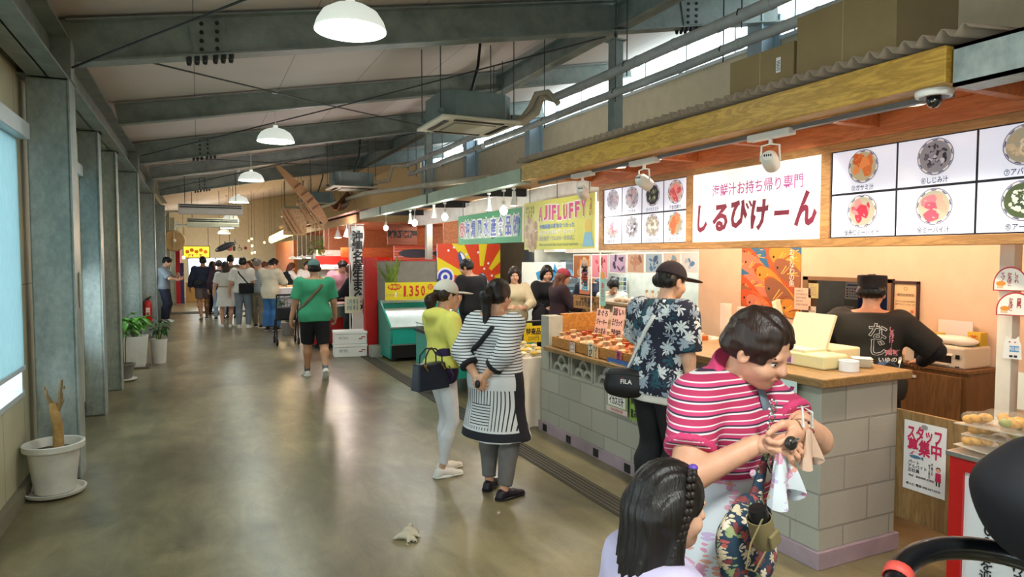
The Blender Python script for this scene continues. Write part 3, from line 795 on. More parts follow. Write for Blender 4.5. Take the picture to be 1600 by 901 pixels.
for y, lab in ((6.3, 'pale steel column at the right clerestory above the cardboard boxes'), (12.6, 'pale blue steel column standing against the clerestory left of the roof corner'), (16.2, 'pale blue steel column against the clerestory beyond the big air conditioner'), (19.8, 'farthest pale steel column at the clerestory')):
    g = G().box(XR - .3, XR - .02, y - .02, y + .02, 0, 4.75, LBL).box(XR - .32, XR - .3, y - .12, y + .12, 0, 4.75, LBL).box(XR - .03, XR, y - .12, y + .12, 0, 4.75, LBL)
    g.build('steel_column', label=lab, cat='column', group='columns on the clerestory wall', loc=(XR, y, 0))
for i, (a, b, lab) in enumerate((((-.8, 6.25, 3.4), (4.1, 12.3, 4.2), 'thin bracing rod running from the nearest column up to the far girder'), ((-.8, 12.3, 3.36), (4.1, 6.3, 4.16), 'thin bracing rod crossing over the second pendant lamp'),
                                 ((-.85, 6.15, 3.2), (4.1, .2, 4.2), 'thin bracing rod running to the top edge from the nearest column'), ((-.8, 12.5, 3.4), (4.1, 18.4, 4.2), 'bracing rod in the second roof bay'), ((-.8, 18.4, 3.36), (4.1, 12.5, 4.2), 'bracing rod crossing the second roof bay'))):
    G().tube([a, [(p + q) / 2 - (.02 if k == 2 else 0) for k, (p, q) in enumerate(zip(a, b))], b], .009, ROD, 6).build('bracing_rod', label=lab, cat='rod', group='bracing rods below the ceiling')

# ------------------------------------------------------------------ pendant lamps in a row
GLOW = M('lamp_glow', '#f4fff6', .5, var=0, em=30)
SHADE = M('lamp_shade_opal', '#dfe6dc', .4, var=0, em=.35)
lampn = ['white dome pendant lamp nearest to the camera, under the first rafter', 'second dome pendant lamp from the camera, above the aisle', 'third dome pendant lamp, beyond the second rafter', 'fourth dome pendant lamp, beside the ceiling-hung air conditioner', 'fifth dome pendant lamp, far down the aisle', 'sixth dome pendant lamp, far down the aisle', 'seventh dome pendant lamp, at the end of the row']
def pendant(y, z, lab):
    t = thing('pendant_lamp', lab, 'lamp', (.95, y, z), 0, 'dome pendant lamps along the aisle')
    R = .235
    G().lathe([(R, 0), (R * 1.0, .012), (R * .93, .06), (R * .78, .115), (R * .5, .155), (R * .22, .175), (.03, .18), (.03, .21), (0, .21)], (0, 0, 0), SHADE, 32).build('lamp_shade', t)
    G().lathe([(R * .975, .004), (R * .6, -.004), (0, -.008)], (0, 0, 0), GLOW, 32).build('diffuser', t)
    top = cz(.95) - z - .01
    G().tube([(0, 0, .2), (0, 0, top)], .006, WPL, 6).build('cord', t)
    G().lathe([(0, top), (.05, top), (.04, top - .05), (.012, top - .06)], (0, 0, 0), WPL, 16).build('ceiling_rose', t)
    return t
pend = [pendant(y, z, l) for (y, z), l in zip(((4.55, 3.25), (9.3, 3.25), (13.8, 3.2), (18.2, 3.1), (22.8, 2.9), (26, 2.75), (29, 2.65)), lampn)]
for y in (-.1, -4.4):
    lamp('AREA', 'pendant_lamp_light', (.95, y, 3.2), 55, (.96, 1, .95), .45, shape='DISK')
# ------------------------------------------------------------------ air conditioners
ACB = M('ac_grey_sheet', '#76837f', .5, met=.2); ACP = M('ac_cream_panel', '#e2dcc4', .5, var=0); ACG = M('ac_grille', '#8d8b7c', .6, var=0)
def cassette(x, y, z, lab):
    t = thing('ceiling_air_conditioner', lab, 'air conditioner', (x, y, z), 0, 'cassette air conditioners hung over the stall fronts')
    c = .12; a = .42
    P = [(-a + c, -a), (a - c, -a), (a, -a + c), (a, a - c), (a - c, a), (-a + c, a), (-a, a - c), (-a, -a + c)]
    g = G(); n = 8; g.add([(p[0], p[1], .04) for p in P] + [(p[0], p[1], .33) for p in P], [tuple(range(8))[::-1], tuple(range(8, 16))] + [(i, (i + 1) % 8, 8 + (i + 1) % 8, 8 + i) for i in range(8)], ACB)
    g.build('casing', t)
    G().box(-.48, .48, -.48, .48, 0, .035, ACP).build('face_panel', t, bevel=.012)
    g = G().box(-.26, .26, -.26, .26, -.014, 0, ACG)
    for k in range(14): g.box(-.25, .25, -.25 + k * .037, -.24 + k * .037, -.02, -.014, ACP)
    g.build('grille', t)
    g = G()
    for s in (-1, 1): g.box(-.3, .3, s * .37 - .03, s * .37 + .03, -.008, .0, BLK).box(s * .37 - .03, s * .37 + .03, -.3, .3, -.008, .0, BLK)
    g.build('air_slot', t)
    for sx in (-1, 1):
        for sy in (-1, 1): G().tube([(sx * .45, sy * .34, .1), (sx * .45, sy * .34, cz(x + sx * .45) - z)], .006, ROD, 6).box(sx * .45 - .03, sx * .45 + .03, sy * .34 - .03, sy * .34 + .03, .08, .12, ACB).build('hanger_rod', t)
    G().tube([(.05, .1, .33), (.12, .15, .5), (.22, .2, .8), (.25, .2, cz(x + .2) - z)], .018, BLK, 8).build('cable', t)
    return t
cassette(2.92, 7.45, 3.27, 'big cassette air conditioner with cream panel hanging nearest the camera')
cassette(3.05, 14.7, 3.2, 'second cassette air conditioner hanging beyond the greenish stall beam')
cassette(3.05, 19.5, 3.2, 'third cassette air conditioner far down the aisle')
cassette(3.1, 24, 3.1, 'farthest cassette air conditioner, small above the lanterns')
def suspended_ac(y, z, x0, x1, lab, front):
    t = thing('suspended_air_conditioner', lab, 'air conditioner', ((x0 + x1) / 2, y, z), 0, 'white air conditioners hung across the aisle')
    w = (x1 - x0) / 2
    g = G(); pr = [(-.02, .0), (-.08, .1), (-.06, .22), (.5, .24), (.55, .1), (.45, 0)]
    g.add([(-w, p[0], p[1]) for p in pr] + [(w, p[0], p[1]) for p in pr], [tuple(range(6)), tuple(range(6, 12))[::-1]] + [(i, i + 6, (i + 1) % 6 + 6, (i + 1) % 6) for i in range(6)], front)
    g.build('casing', t, bevel=.01)
    g = G().box(-w + .03, w - .03, -.095, -.07, .13, .155, BLK).box(-w + .03, w - .03, -.085, -.06, .18, .2, BLK); g.build('air_outlet', t)
    for s in (-1, 1): G().tube([(s * w * .8, .25, .24), (s * w * .8, .25, cz((x0 + x1) / 2) - z - .05)], .008, ROD, 6).build('hanger_rod', t)
    G().tube([(-w, .2, .05), (-w - .25, .2, .05), (-w - .28, .2, -.05)], .02, WPL, 8).build('drain_pipe', t)
suspended_ac(17.2, 2.74, -.4, .98, 'white ceiling-hung air conditioner with black outlet across the aisle', WPL)
suspended_ac(18.9, 2.5, -.25, .98, 'second hung air conditioner just below and behind the first', M('ac_beige', '#b9b49c', .5))
# ------------------------------------------------------------------ pipes under the roof
def hung_pipe(x, z, y0, y1, r, mat, lab, off):
    t = thing('insulated_pipe', lab, 'pipe', (x, 0, z), 0, 'insulated pipes hung along the stall fronts')
    P = [(0, y0 + (y1 - y0) * k / 12, .006 * math.sin(k * 1.7)) for k in range(13)]
    g = G().tube(P, r, mat, 12)
    for k in range(1, 12): g.tube([(0, P[k][1] - .015, P[k][2]), (0, P[k][1] + .015, P[k][2])], r * 1.08, mat, 12)
    g.build('pipe_run', t)
    for k in range(7):
        y = y0 + off + k * 1.55
        if y > y1 - .1: break
        g = G().tube([(.0, y, -r - .05), (.0, y, cz(x) - z - .02)], .006, ROD, 6); g.tube([(0, y, r), (r * .8, y, r * .8), (r * 1.1, y, 0), (0, y, -r * 1.1), (-r * 1.1, y, 0), (-r * .8, y, r * .8), (0, y, r)], .005, DARK, 5); g.build('hanger', t)
hung_pipe(3.9, 3.64, .4, 7.1, .05, PIPEG, 'upper grey insulated pipe running above the corrugated roof', .55)
hung_pipe(3.9, 3.42, .4, 9.2, .042, PIPEG, 'lower grey insulated pipe running above the corrugated roof', .75)
hung_pipe(3.9, 3.6, 8.2, 13.4, .045, PIPEG, 'upper insulated pipe beyond the big air conditioner', .4)
hung_pipe(3.9, 3.4, 9.3, 13.2, .04, PIPEG, 'lower insulated pipe beyond the big air conditioner', .3)
def pipe(pts, r, mat, lab): G().tube(pts, r, mat, 10).build('branch_pipe', label=lab, cat='pipe', group='bent branch pipes at the air conditioners')
pipe([(3.9, 7.1, 3.64), (3.88, 7.2, 3.68), (3.8, 7.25, 3.68), (3.75, 7.28, 3.5), (3.6, 7.35, 3.38), (3.3, 7.4, 3.36)], .05, PIPEB, 'beige bent pipe dropping into the side of the big air conditioner')
pipe([(3.9, 7.0, 3.56), (3.84, 7.15, 3.72), (3.72, 7.22, 3.7), (3.68, 7.3, 3.55), (3.62, 7.4, 3.44), (3.34, 7.5, 3.44)], .035, PIPEB, 'thin beige looped pipe above the big air conditioner joint')
pipe([(3.9, 13.3, 3.6), (3.86, 13.7, 3.64), (3.75, 13.9, 3.64), (3.72, 14.1, 3.36), (3.45, 14.4, 3.33)], .04, PIPEB, 'beige bent pipe at the second air conditioner')
G().tube([(4.05, 9.4, 2.95), (3.2, 13.9, 3.06), (3.1, 19.4, 3.1)], .05, PIPEB, 10).build('drain_pipe', label='long sloping beige pipe above the greenish stall beam', cat='pipe')
# ------------------------------------------------------------------ helpers for planes facing the aisle
def ux(u, v, X):
    r = RT * ((u - 800) / F) - UP * ((v - 450.5) / F) + FW
    return r * (X / r.x) + Vector((0, 0, EYE))
def uy(u, v, Y):
    r = RT * ((u - 800) / F) - UP * ((v - 450.5) / F) + FW
    return r * (Y / r.y) + Vector((0, 0, EYE))
def aisle(X, y, z): return plane((X, y, z), (0, -1, 0))       # drawing plane facing the aisle (-X); x runs towards the camera
def facing(x, Y, z): return plane((x, Y, z), (1, 0, 0))       # drawing plane facing the camera side (-Y)
PINE = wood('varnished_pine', '#c79d42', '#9c762c', .45, 'y', 1.0, .0)
PINEX = wood('varnished_pine_board', '#b8813a', '#8d5a24', .45, 'y', .8, .1)
OAK = wood('worktop_wood', '#9a7a4c', '#7a5c36', .4, 'y', 1.0)
PLY = wood('weathered_plywood', '#8b7048', '#70572f', .6, 'z', .7)
PLYD = wood('cabinet_wood', '#7d5a34', '#674726', .5, 'z', .8)
ORW = wood('orange_board', '#c67c4c', '#a8613a', .5, 'y', .6)
TAN = wood('tan_plywood', '#b18a5c', '#9d774b', .6, 'y', .7)
FRAME = wood('sign_frame_wood', '#b08552', '#8f673c', .5, 'y', 1.0)
def block_fn(nt):
    v = coords(nt); s = nn(nt, 'ShaderNodeSeparateXYZ'); nt.links.new(v, s.inputs[0])
    c = nn(nt, 'ShaderNodeCombineXYZ'); nt.links.new(mth(nt, 'ADD', s.outputs[0], s.outputs[1]), c.inputs[0]); nt.links.new(mth(nt, 'ADD', s.outputs[2], -.02), c.inputs[1])
    b = nn(nt, 'ShaderNodeTexBrick'); b.offset = .5
    for k, x in (('Scale', 1.0), ('Mortar Size', .007), ('Brick Width', .395), ('Row Height', .2), ('Mortar Smooth', .4), ('Bias', .0)): b.inputs[k].default_value = x
    b.inputs['Color1'].default_value = (*lin('#abab9e'), 1); b.inputs['Color2'].default_value = (*lin('#9c9d91'), 1); b.inputs['Mortar'].default_value = (*lin('#82817a'), 1)
    nt.links.new(c.outputs[0], b.inputs[0]); n = noise(nt, v, 5, 5, .65); n2 = noise(nt, v, 120, 2)
    return mixc(nt, mth(nt, 'MULTIPLY', n, .5), b.outputs[0], '#b4b2a4'), mth(nt, 'ADD', mth(nt, 'MULTIPLY', b.outputs[1], -1.0), mth(nt, 'MULTIPLY', n2, .5))
BLOCK = M('concrete_block', r=.85, fn=block_fn, bump=.35)
BLOCKP = M('plain_block', '#a6a69a', .85, var=.08, bump=.25, bs=90)
LILAC = M('lilac_kerb_paint', '#a2909a', .6)
PLASTER = M('peach_plaster', '#d8bda0', .8, var=.03)
BEIGE = M('beige_board', '#c2aa8a', .6, var=.04)
PAPER = flat('#e8e6e0', .7); INK = flat('#1a1a1c', .6)
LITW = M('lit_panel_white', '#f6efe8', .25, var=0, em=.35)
RED = M('red_paint', '#b1120f', .4, var=.03)

# ------------------------------------------------------------------ soup stall: counter
CT = thing('stall_counter', 'concrete block soup counter with openwork blocks and a wooden top', 'counter', (3.1, 2.57, 0))
def cbox(x0, x1, y0, y1, z0, z1, m, n, bev=.004, parent=None):
    return G().box(x0 - 3.1, x1 - 3.1, y0 - 2.57, y1 - 2.57, z0, z1, m).build(n, parent or CT, bevel=bev)
cbox(3.1, 3.26, 2.73, 5.9, .1, .63, BLOCK, 'block_wall'); cbox(3.1, 3.26, 3.13, 4.12, .63, 1.03, BLOCK, 'block_wall')
cbox(3.1, 3.74, 2.57, 2.73, .1, 1.03, BLOCK, 'block_wall'); cbox(3.1, 3.26, 5.74, 5.9, .63, 1.16, BLOCKP, 'end_pillar')
cbox(3.08, 3.76, 2.55, 5.92, 0, .1, LILAC, 'kerb')
for k in range(7): G().box(-.024, .0, .35 + k * .47, .43 + k * .47, .015, .085, BLK).build('weep_hole', CT)
cbox(3.05, 3.8, 2.52, 4.12, 1.03, 1.08, OAK, 'worktop', .006); cbox(3.04, 3.8, 4.12, 5.74, .83, .87, OAK, 'display_shelf', .005)
cbox(3.7, 3.8, 4.12, 5.9, .87, 1.0, BEIGE, 'shelf_back'); 
cbox(3.26, 3.72, 5.76, 5.8, 1.0, 1.18, PINEX, 'end_board'); cbox(3.26, 3.72, 5.78, 5.82, .87, 1.0, BEIGE, 'end_board')
cbox(3.72, 3.8, 2.73, 4.1, .1, 1.03, PLY, 'back_panel')
def fret(y, z, h=.2, parent=CT):
    g = G(); w = .385
    B = lambda y0, y1, z0, z1: g.box(0, .12, y0, y1, z0, z1, BLOCKP)
    B(0, .03, 0, h); B(w - .03, w, 0, h); B(.03, w - .03, 0, .02); B(.03, w - .03, h - .02, h)
    def arch(cy, c, r0, r1):
        n = 10; P = []
        for k in range(n + 1):
            a = PI * k / n; P.append((cy + r1 * math.cos(a), c + r1 * math.sin(a), cy + r0 * math.cos(a), c + r0 * math.sin(a)))
        vs = []
        for x in (.02, .1):
            for p in P: vs += [(x, p[0], p[1]), (x, p[2], p[3])]
        N = 2 * (n + 1); fs = []
        for k in range(n):
            a, b, c2, d = 2 * k, 2 * k + 1, 2 * k + 3, 2 * k + 2
            fs += [(a, b, c2, d), (N + d, N + c2, N + b, N + a), (a, d, N + d, N + a), (b, N + b, N + c2, c2)]
        g.add(vs, fs, BLOCKP)
    arch(w * .3, .02, .05, .082); arch(w * .7, .02, .05, .082); arch(w * .5, .095, .05, .08)
    o = g.build('openwork_block', parent); o.location = (.01, y - 2.57, z); return o
for k in range(4): fret(5.345 - k * .4, .63)
for k in range(2): fret(2.73 - .15 + .0 + .0, .43 + k * .2).location = (0.0, .17, .63 + k * .2)
# swing panel and recruiting notice
G().box(3.74, 3.765, 2.02, 2.76, .2, .845, PLY).build('swing_panel', label='plain plywood swing panel closing the gap beside the counter end', cat='panel', bevel=.002)
g = G(aisle(3.737, 2.52, .42))   # right edge runs toward the camera
WN = M('notice_paper', '#d3d7d8', .6, var=.03); PKL = flat('#b5204e')
g.rect(0, .245, -.03, .375, WN, 0); g.text('スタッフ', .12, .305, .075, PKL, w=.2, bold=.035); g.text('募集中', .12, .225, .08, PKL, w=.2, bold=.03)
g.disc(.07, .168, .034, flat('#3d6c8e'), .0015, ry=.01); g.pts([(.1, .168), (.118, .18), (.118, .156)], flat('#3d6c8e'), .0015)
for i, t in enumerate(('パート', 'アルバイト', '正社員')): g.text(t, .03, .135 - i * .024, .019, INK, bold=.02, align='l')
g.text('明るく元気な方', .155, .14, .011, INK, vert=True); g.text('長く働ける方', .17, .15, .011, INK, vert=True)
g.text('時給・勤務時間 応相談', .11, .055, .012, INK); g.text('求人係 電話 098-867-0276', .12, .005, .013, INK, w=.2, bold=.02)
g.disc(.205, .13, .014, INK); g.disc(.205, .125, .012, flat('#d59a80'), .0015); g.pts([(.19, .11), (.22, .11), (.222, .06), (.188, .06)], PKL); g.rect(.193, .201, .035, .06, INK); g.rect(.208, .216, .035, .06, INK)
g.disc(.12, .352, .02, flat('#8a8d90'), .0015, ry=.014)
g.build('recruiting_notice', label='white recruiting notice with magenta lettering on the plywood swing panel', cat='notice', sol=.0006)

# ------------------------------------------------------------------ soup stall: canopy
CY = thing('stall_canopy', 'varnished pine canopy beam and boarded ceiling of the soup stall', 'canopy', (2.9, 1.82, 0))
def nbox(x0, x1, y0, y1, z0, z1, m, n, bev=.004):
    return G().box(x0 - 2.9, x1 - 2.9, y0 - 1.82, y1 - 1.82, z0, z1, m).build(n, CY, bevel=bev)
nbox(2.9, 3.06, 1.82, 5.95, 2.49, 2.65, PINE, 'front_beam', .006)
nbox(3.7, 3.82, .4, 5.95, 2.47, 2.6, ORW, 'inner_beam'); nbox(4.6, 4.7, .4, 5.95, 2.47, 2.6, ORW, 'inner_beam')
nbox(3.06, 5.15, .4, 5.95, 2.6, 2.625, ORW, 'ceiling_boards', .0)
for k in range(6): nbox(3.06, 3.7, 1.9 + k * .8, 1.96 + k * .8, 2.52, 2.6, ORW, 'joist')
nbox(3.06, 3.1, 1.9, 5.9, 2.465, 2.49, M('track_grey', '#6f6d6a', .5, met=.3), 'light_track', .0)
# corrugated roofing sheet
g = G(); nY = 420; y0, y1 = 1.7, 5.95; vs = []
CORR = M('corrugated_sheet', '#8f7f6c', .6, var=.06); 
for j, (x, z) in enumerate(((2.85, 2.682), (3.4, 2.73), (4.1, 2.79))):
    for i in range(nY + 1):
        y = y0 + (y1 - y0) * i / nY; vs.append((x, y, z + .02 * math.sin(2 * PI * y / .085)))
g.add(vs, [(j * (nY + 1) + i, j * (nY + 1) + i + 1, (j + 1) * (nY + 1) + i + 1, (j + 1) * (nY + 1) + i) for j in range(2) for i in range(nY)], CORR, True)
g.build('corrugated_roof', label='brown corrugated sheet lying along the top of the pine canopy beam', cat='roofing', sol=.005)
CARD = M('cardboard', '#8a7650', .8, var=.04); CARDL = M('cardboard_tape', '#a08c62', .5)
for y0, y1, z1, lab, x1 in ((2.9, 3.42, 3.02, 'cardboard box with a white label, left of the pair on the stall roof', 3.75), (2.26, 2.88, 3.14, 'bigger cardboard box, right of the pair on the stall roof', 3.7)):
    t = thing('cardboard_box', lab, 'box', (3.2, y0, 2.73), 0, 'cardboard boxes on the stall roof')
    G().box(0, x1 - 3.2, 0, y1 - y0, 0, z1 - 2.73, CARD).build('carton', t, bevel=.004)
    G().box(.2, .26, -.002, y1 - y0 + .002, z1 - 2.732, z1 - 2.728, CARDL).box(-.001, .0, (y1 - y0) / 2 - .004, (y1 - y0) / 2 + .004, 0, z1 - 2.73, CARDL).build('tape', t)
    if y0 > 2.8:
        g = G(aisle(3.199 - 3.2, .13, .13)); g.rect(0, .035, 0, .09, PAPER)
        for k in range(7): g.rect(.006, .03, .012 + k * .009, .016 + k * .009, INK, .002)
        g.build('shipping_label', t)
t = thing('steel_beam', 'galvanised channel beam with a white cable clip, top right beyond the pine beam', 'beam', (2.92, 1.8, 2.47))
G().box(0, .02, -5, 0, 0, .17, GALV).box(0, .16, -5, 0, 0, .015, GALV).box(0, .16, -5, 0, .155, .17, GALV).build('channel', t)
G().box(.04, .13, -.68, -.62, -.03, 0, WPL).build('cable_clip', t)
t = thing('neighbour_roof', 'orange-brown varnished eave board of the next stall at the top right corner', 'eave board', (2.7, .4, 2.75))
G().box(.12, .9, -3, 1.24, .06, .085, PINEX).box(.1, .14, -3, 1.24, .04, .16, wood('orange_fascia', '#b56a22', '#964f14', .35, 'y', .7, .4)).build('fascia', t)
# downlights, track spots, camera
WARM = M('downlight_glow', '#fff0d0', .5, var=0, em=18)
dl = thing('downlight', 'glowing round downlight under the pine beam, first from the right', 'downlight', (3.17, 2.14, 2.495), 0, 'downlights under the pine beam')
G().lathe([(.058, .0), (.052, -.008), (.045, -.004)], (0, 0, 0), WHITE, 24).build('trim_ring', dl); G().lathe([(.05, -.004), (0, -.006)], (0, 0, 0), WARM, 24).build('diffuser', dl)
DL = [(3.15, 2.6, 'second from the right'), (3.16, 3.1, 'third from the right, over the bowl-sign corner'), (3.18, 4.19, 'fourth from the right, beside the white spotlight'), (3.2, 4.69, 'fifth from the right'), (3.2, 5.4, 'farthest')]
for x, y, l in DL: dup(dl, (x, y, 2.495), 0, 'glowing round downlight under the pine beam, ' + l)
for x, y in [(3.17, 2.14)] + [(a, b) for a, b, _ in DL]: lamp('SPOT', 'downlight_lamp', (x, y, 2.48), 26, (1, .82, .6), .05, (x + .1, y, 0), 130)
for y in (2.2, 3.4, 4.6, 5.4): lamp('POINT', 'stall_lamp', (4.3, y, 2.25), 20, (1, .8, .58), .15)
def spotlight(loc, aim, lab, lit):
    t = thing('track_spotlight', lab, 'spotlight', loc, 0, 'white track spotlights of the soup stall')
    G().box(-.03, .03, -.16, .16, .03, .07, WPL).build('driver_box', t, bevel=.006)
    d = (Vector(aim) - Vector(loc)).normalized(); c = Vector((0, 0, -.1))
    g = G().tube([(0, 0, .03), (0, 0, -.0)], .012, WPL, 10); s = d.cross(Vector((0, 0, 1))).normalized()
    for q in (-1, 1): g.tube([Vector((0, 0, 0)), s * q * .05 + Vector((0, 0, -.01)), s * q * .055 + c], .006, WPL, 8)
    g.build('yoke', t)
    g = G().lathe([(0, -.07), (.03, -.068), (.048, -.04), (.05, .02), (.047, .06), (.043, .06), (.043, .045)], c, WPL, 24, ax=d)
    for k in range(4): g.ell(c - d * .07 + s * (-.018 + .012 * k), (.004, .004, .008), BLK, 8)
    g.build('lamp_head', t)
    G().lathe([(.043, .05), (0, .052)], c, WARM, 20, ax=d).build('lens', t)
    lamp('SPOT', 'spotlight_beam', Vector(loc) + c + d * .09, lit, (1, .93, .86), .04, aim, 75)
spotlight((3.06, 2.93, 2.41), (3.76, 3.35, 2.1), 'white track spotlight in front of the red-lettered stall sign', 11)
spotlight((3.06, 4.16, 2.41), (3.76, 4.3, 2.1), 'white track spotlight over the left bowl menu panel', 4)
spotlight((3.06, 5.05, 2.41), (3.76, 5.7, 2.0), 'glowing white track spotlight left of the bowl menu, near the yellow banner', 5)
t = thing('dome_camera', 'white dome security camera under the right end of the pine beam', 'camera', (3.0, 1.93, 2.49))
G().lathe([(0, 0), (.075, 0), (.078, -.012), (.072, -.028), (.06, -.03)], (0, 0, 0), WHITE, 28).build('mount', t); G().lathe([(.062, -.028), (.02, -.034), (0, -.034)], (0, 0, 0), BLK, 24).build('bezel', t)
G().ell((0, 0, -.045), .032, M('smoked_dome', '#1a1512', .05, var=0, coat=1), 16).build('lens_dome', t)

# ------------------------------------------------------------------ soup stall: menu signs
SB = thing('menu_sign_board', 'long wooden sign board hanging above the soup counter with bowl photos', 'sign', (3.75, 1.2, 1.83))
HB = .63
g = G().box(.012, .05, 0, 4.62, 0, HB, FRAME).build('backing', SB)
g = G()
for y0, y1 in ((0, 4.62),): g.box(-.03, .05, y0, y1, -.02, .035, FRAME).box(-.03, .05, y0, y1, HB - .04, HB + .02, FRAME)
for y in (0, 1.86, 3.2, 4.55): g.box(-.03, .05, y, y + .07, .035, HB - .04, FRAME)
g.build('frame', SB, bevel=.004)
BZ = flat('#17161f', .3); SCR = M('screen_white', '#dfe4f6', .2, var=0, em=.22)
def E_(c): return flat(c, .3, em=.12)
LB = E_('#222233')
def bowl(g, x, y, r, kind, seed):
    R = random.Random(seed)
    g.disc(x, y, r, E_('#3a3540'), .001, 32); g.disc(x, y, r * .965, E_('#d9d6dc'), .0014, 32)
    for k in range(9):
        a = k * .698 + .2; g.pts([(x + r * .95 * math.cos(a - .2), y + r * .95 * math.sin(a - .2)), (x + r * .95 * math.cos(a + .2), y + r * .95 * math.sin(a + .2)), (x + r * .87 * math.cos(a + .12), y + r * .87 * math.sin(a + .12)), (x + r * .87 * math.cos(a - .12), y + r * .87 * math.sin(a - .12))], E_('#4a5484'), .0018)
    broth, cols, n, sz = {'crab': ('#b9ad8c', ('#d0703a', '#c55f2c', '#e08a4f'), 12, .38), 'clam': ('#8c8a92', ('#3a3a44', '#5a5864', '#8d8a98', '#c2bfca', '#26262e'), 46, .2), 'fugu': ('#a8a08a', ('#c9b394', '#b29b7c', '#ddcdb2'), 26, .24),
                          'lobster': ('#a9a497', ('#c4404a', '#d9656a', '#e9b4ae', '#b93640'), 22, .3), 'redfish': ('#b2ac98', ('#b5344a', '#cf5a6a', '#d98a8a'), 9, .42), 'grouper': ('#b3b09a', ('#b4566c', '#c57886', '#d6a08f'), 8, .46),
                          'aosa': ('#4c5a3c', ('#dfe2d4', '#e8eadf', '#33452c', '#cfd3c2'), 60, .11), 'prawn': ('#a8a88a', ('#cf7a34', '#d98c3f', '#b9642a'), 14, .34), 'ink': ('#22232a', ('#8c9078', '#5c634c', '#b1b69a', '#1b1b20'), 22, .2),
                          'grey': ('#a8a3ae', ('#8d8494', '#b3aab8', '#70687c', '#c8a8ac'), 16, .34), 'pink': ('#c9a8a0', ('#d9646a', '#e58c86', '#c94c58', '#eab0a4'), 14, .36), 'pale': ('#9c958c', ('#d5ccc0', '#c0b6a6', '#efe8dc', '#8a8378'), 38, .2),
                          'king': ('#94917c', ('#d8603c', '#e57a50', '#c54a2c'), 9, .44), 'rose': ('#a39a9a', ('#d05a74', '#e694a2', '#f3dfe0'), 7, .42)}[kind]
    g.disc(x, y, r * .86, E_(broth), .0022, 28)
    z = .0026
    for i in range(n):
        a = R.random() * 6.28; d = r * .6 * math.sqrt(R.random()); s = r * sz * (.55 + .6 * R.random()); c = R.choice(cols)
        P = []; rot = R.random() * 3; el = .45 + .5 * R.random(); m = 9
        for k in range(m):
            t = 2 * PI * k / m; q = s * (.8 + .35 * R.random()); X, Y = q * math.cos(t), q * el * math.sin(t)
            P.append((x + d * math.cos(a) + X * math.cos(rot) - Y * math.sin(rot), y + d * math.sin(a) + X * math.sin(rot) + Y * math.cos(rot)))
        g.pts(P, E_(c), z); z += .00005
        if n < 30: g.disc(P[0][0] * .3 + P[4][0] * .7, P[0][1] * .3 + P[4][1] * .7, s * .22, E_(cols[-1]), z, 7, ry=s * .1, rot=rot); z += .00005
    if kind == 'fugu':
        for i in range(14):
            a = .2 + i * .13; q = r * (.6 + .5 * R.random()); g.disc(x + r * .35 + q * .6 * math.cos(a), y + r * .25 + q * .6 * math.sin(a), r * .17, E_(R.choice(('#2f7a34', '#3f9440', '#246228'))), .005 + i * .0001, 6)
def menu(y_left, y_right, items, name, lab):
    """y_left > y_right: a 4 x 2 block of bowl photos"""
    w = y_left - y_right; h = HB - .075
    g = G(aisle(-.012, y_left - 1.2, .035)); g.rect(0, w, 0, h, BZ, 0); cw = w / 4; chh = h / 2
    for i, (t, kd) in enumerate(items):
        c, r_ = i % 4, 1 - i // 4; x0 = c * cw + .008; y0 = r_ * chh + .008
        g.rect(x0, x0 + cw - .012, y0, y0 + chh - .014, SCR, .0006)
        X = x0 + cw / 2 - .006; bowl(g, X, y0 + chh * .56, chh * .37, kd, i + len(items[0][0]) * 3 + int(y_left * 7))
        g.text(t, X, y0 + chh * .085, chh * .115, LB, .003, w=min(cw * .8, chh * .115 * len(t) * .95), bold=.01)
    o = g.build(name, SB); o['label'] = lab
menu(4.55 + 1.2, 3.27 + 1.2, [('①あらじる汁', 'grey'), ('②マチ汁', 'grey'), ('③イカスミ汁', 'ink'), ('④金目鯛汁', 'pink'), ('⑨あかまち汁', 'rose'), ('⑩あさり汁', 'clam'), ('⑪はまぐり汁', 'pale'), ('⑫あカンダイ汁', 'king')], 'menu_panel', 'left menu panel with eight soup bowls')
menu(1.86 + 1.2, 1.27, [('⑤ガサミ汁', 'crab'), ('⑥しじみ汁', 'clam'), ('⑦アバサー汁', 'fugu'), ('⑧イセエビ汁', 'lobster'), ('⑬赤仁ミーバイ汁', 'redfish'), ('⑭ミーバイ汁', 'grouper'), ('⑮アーサ汁', 'aosa'), ('⑯エビ汁', 'prawn')], 'menu_panel', 'right menu panel with eight soup bowls')
g = G(aisle(-.012, 3.2, .035)); w = 3.2 - 1.93; h = HB - .075
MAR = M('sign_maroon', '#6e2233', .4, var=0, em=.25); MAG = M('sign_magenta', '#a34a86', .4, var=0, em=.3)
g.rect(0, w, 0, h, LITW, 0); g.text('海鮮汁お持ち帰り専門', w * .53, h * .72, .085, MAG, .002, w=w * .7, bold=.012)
x = .085
for ch, s, dy in (('し', .2, -.0), ('る', .2, 0), ('び', .2, .02), ('け', .2, .0), ('ー', .16, 0), ('ん', .22, .02)):
    if ch == 'び': g.line([(x + .105, h * .5), (x + .125, h * .44)], .018, MAR, .002).line([(x + .135, h * .53), (x + .155, h * .47)], .018, MAR, .002); ch = 'ひ'
    g.text(ch, x + .03, h * .33 + dy, s, MAR, .002, bold=.042, w=s * .86 if ch not in 'し' else s * .6, shear=.12); x += .205
g.build('name_panel', SB)['label'] = 'bright white name panel with maroon brush lettering'
G(aisle(-.035, .2 + .43, .0)).box(0, .2, .0, .07, -.002, .012, M('masking_foam', '#d8d0ae', .7)).build('foam_strip', SB)

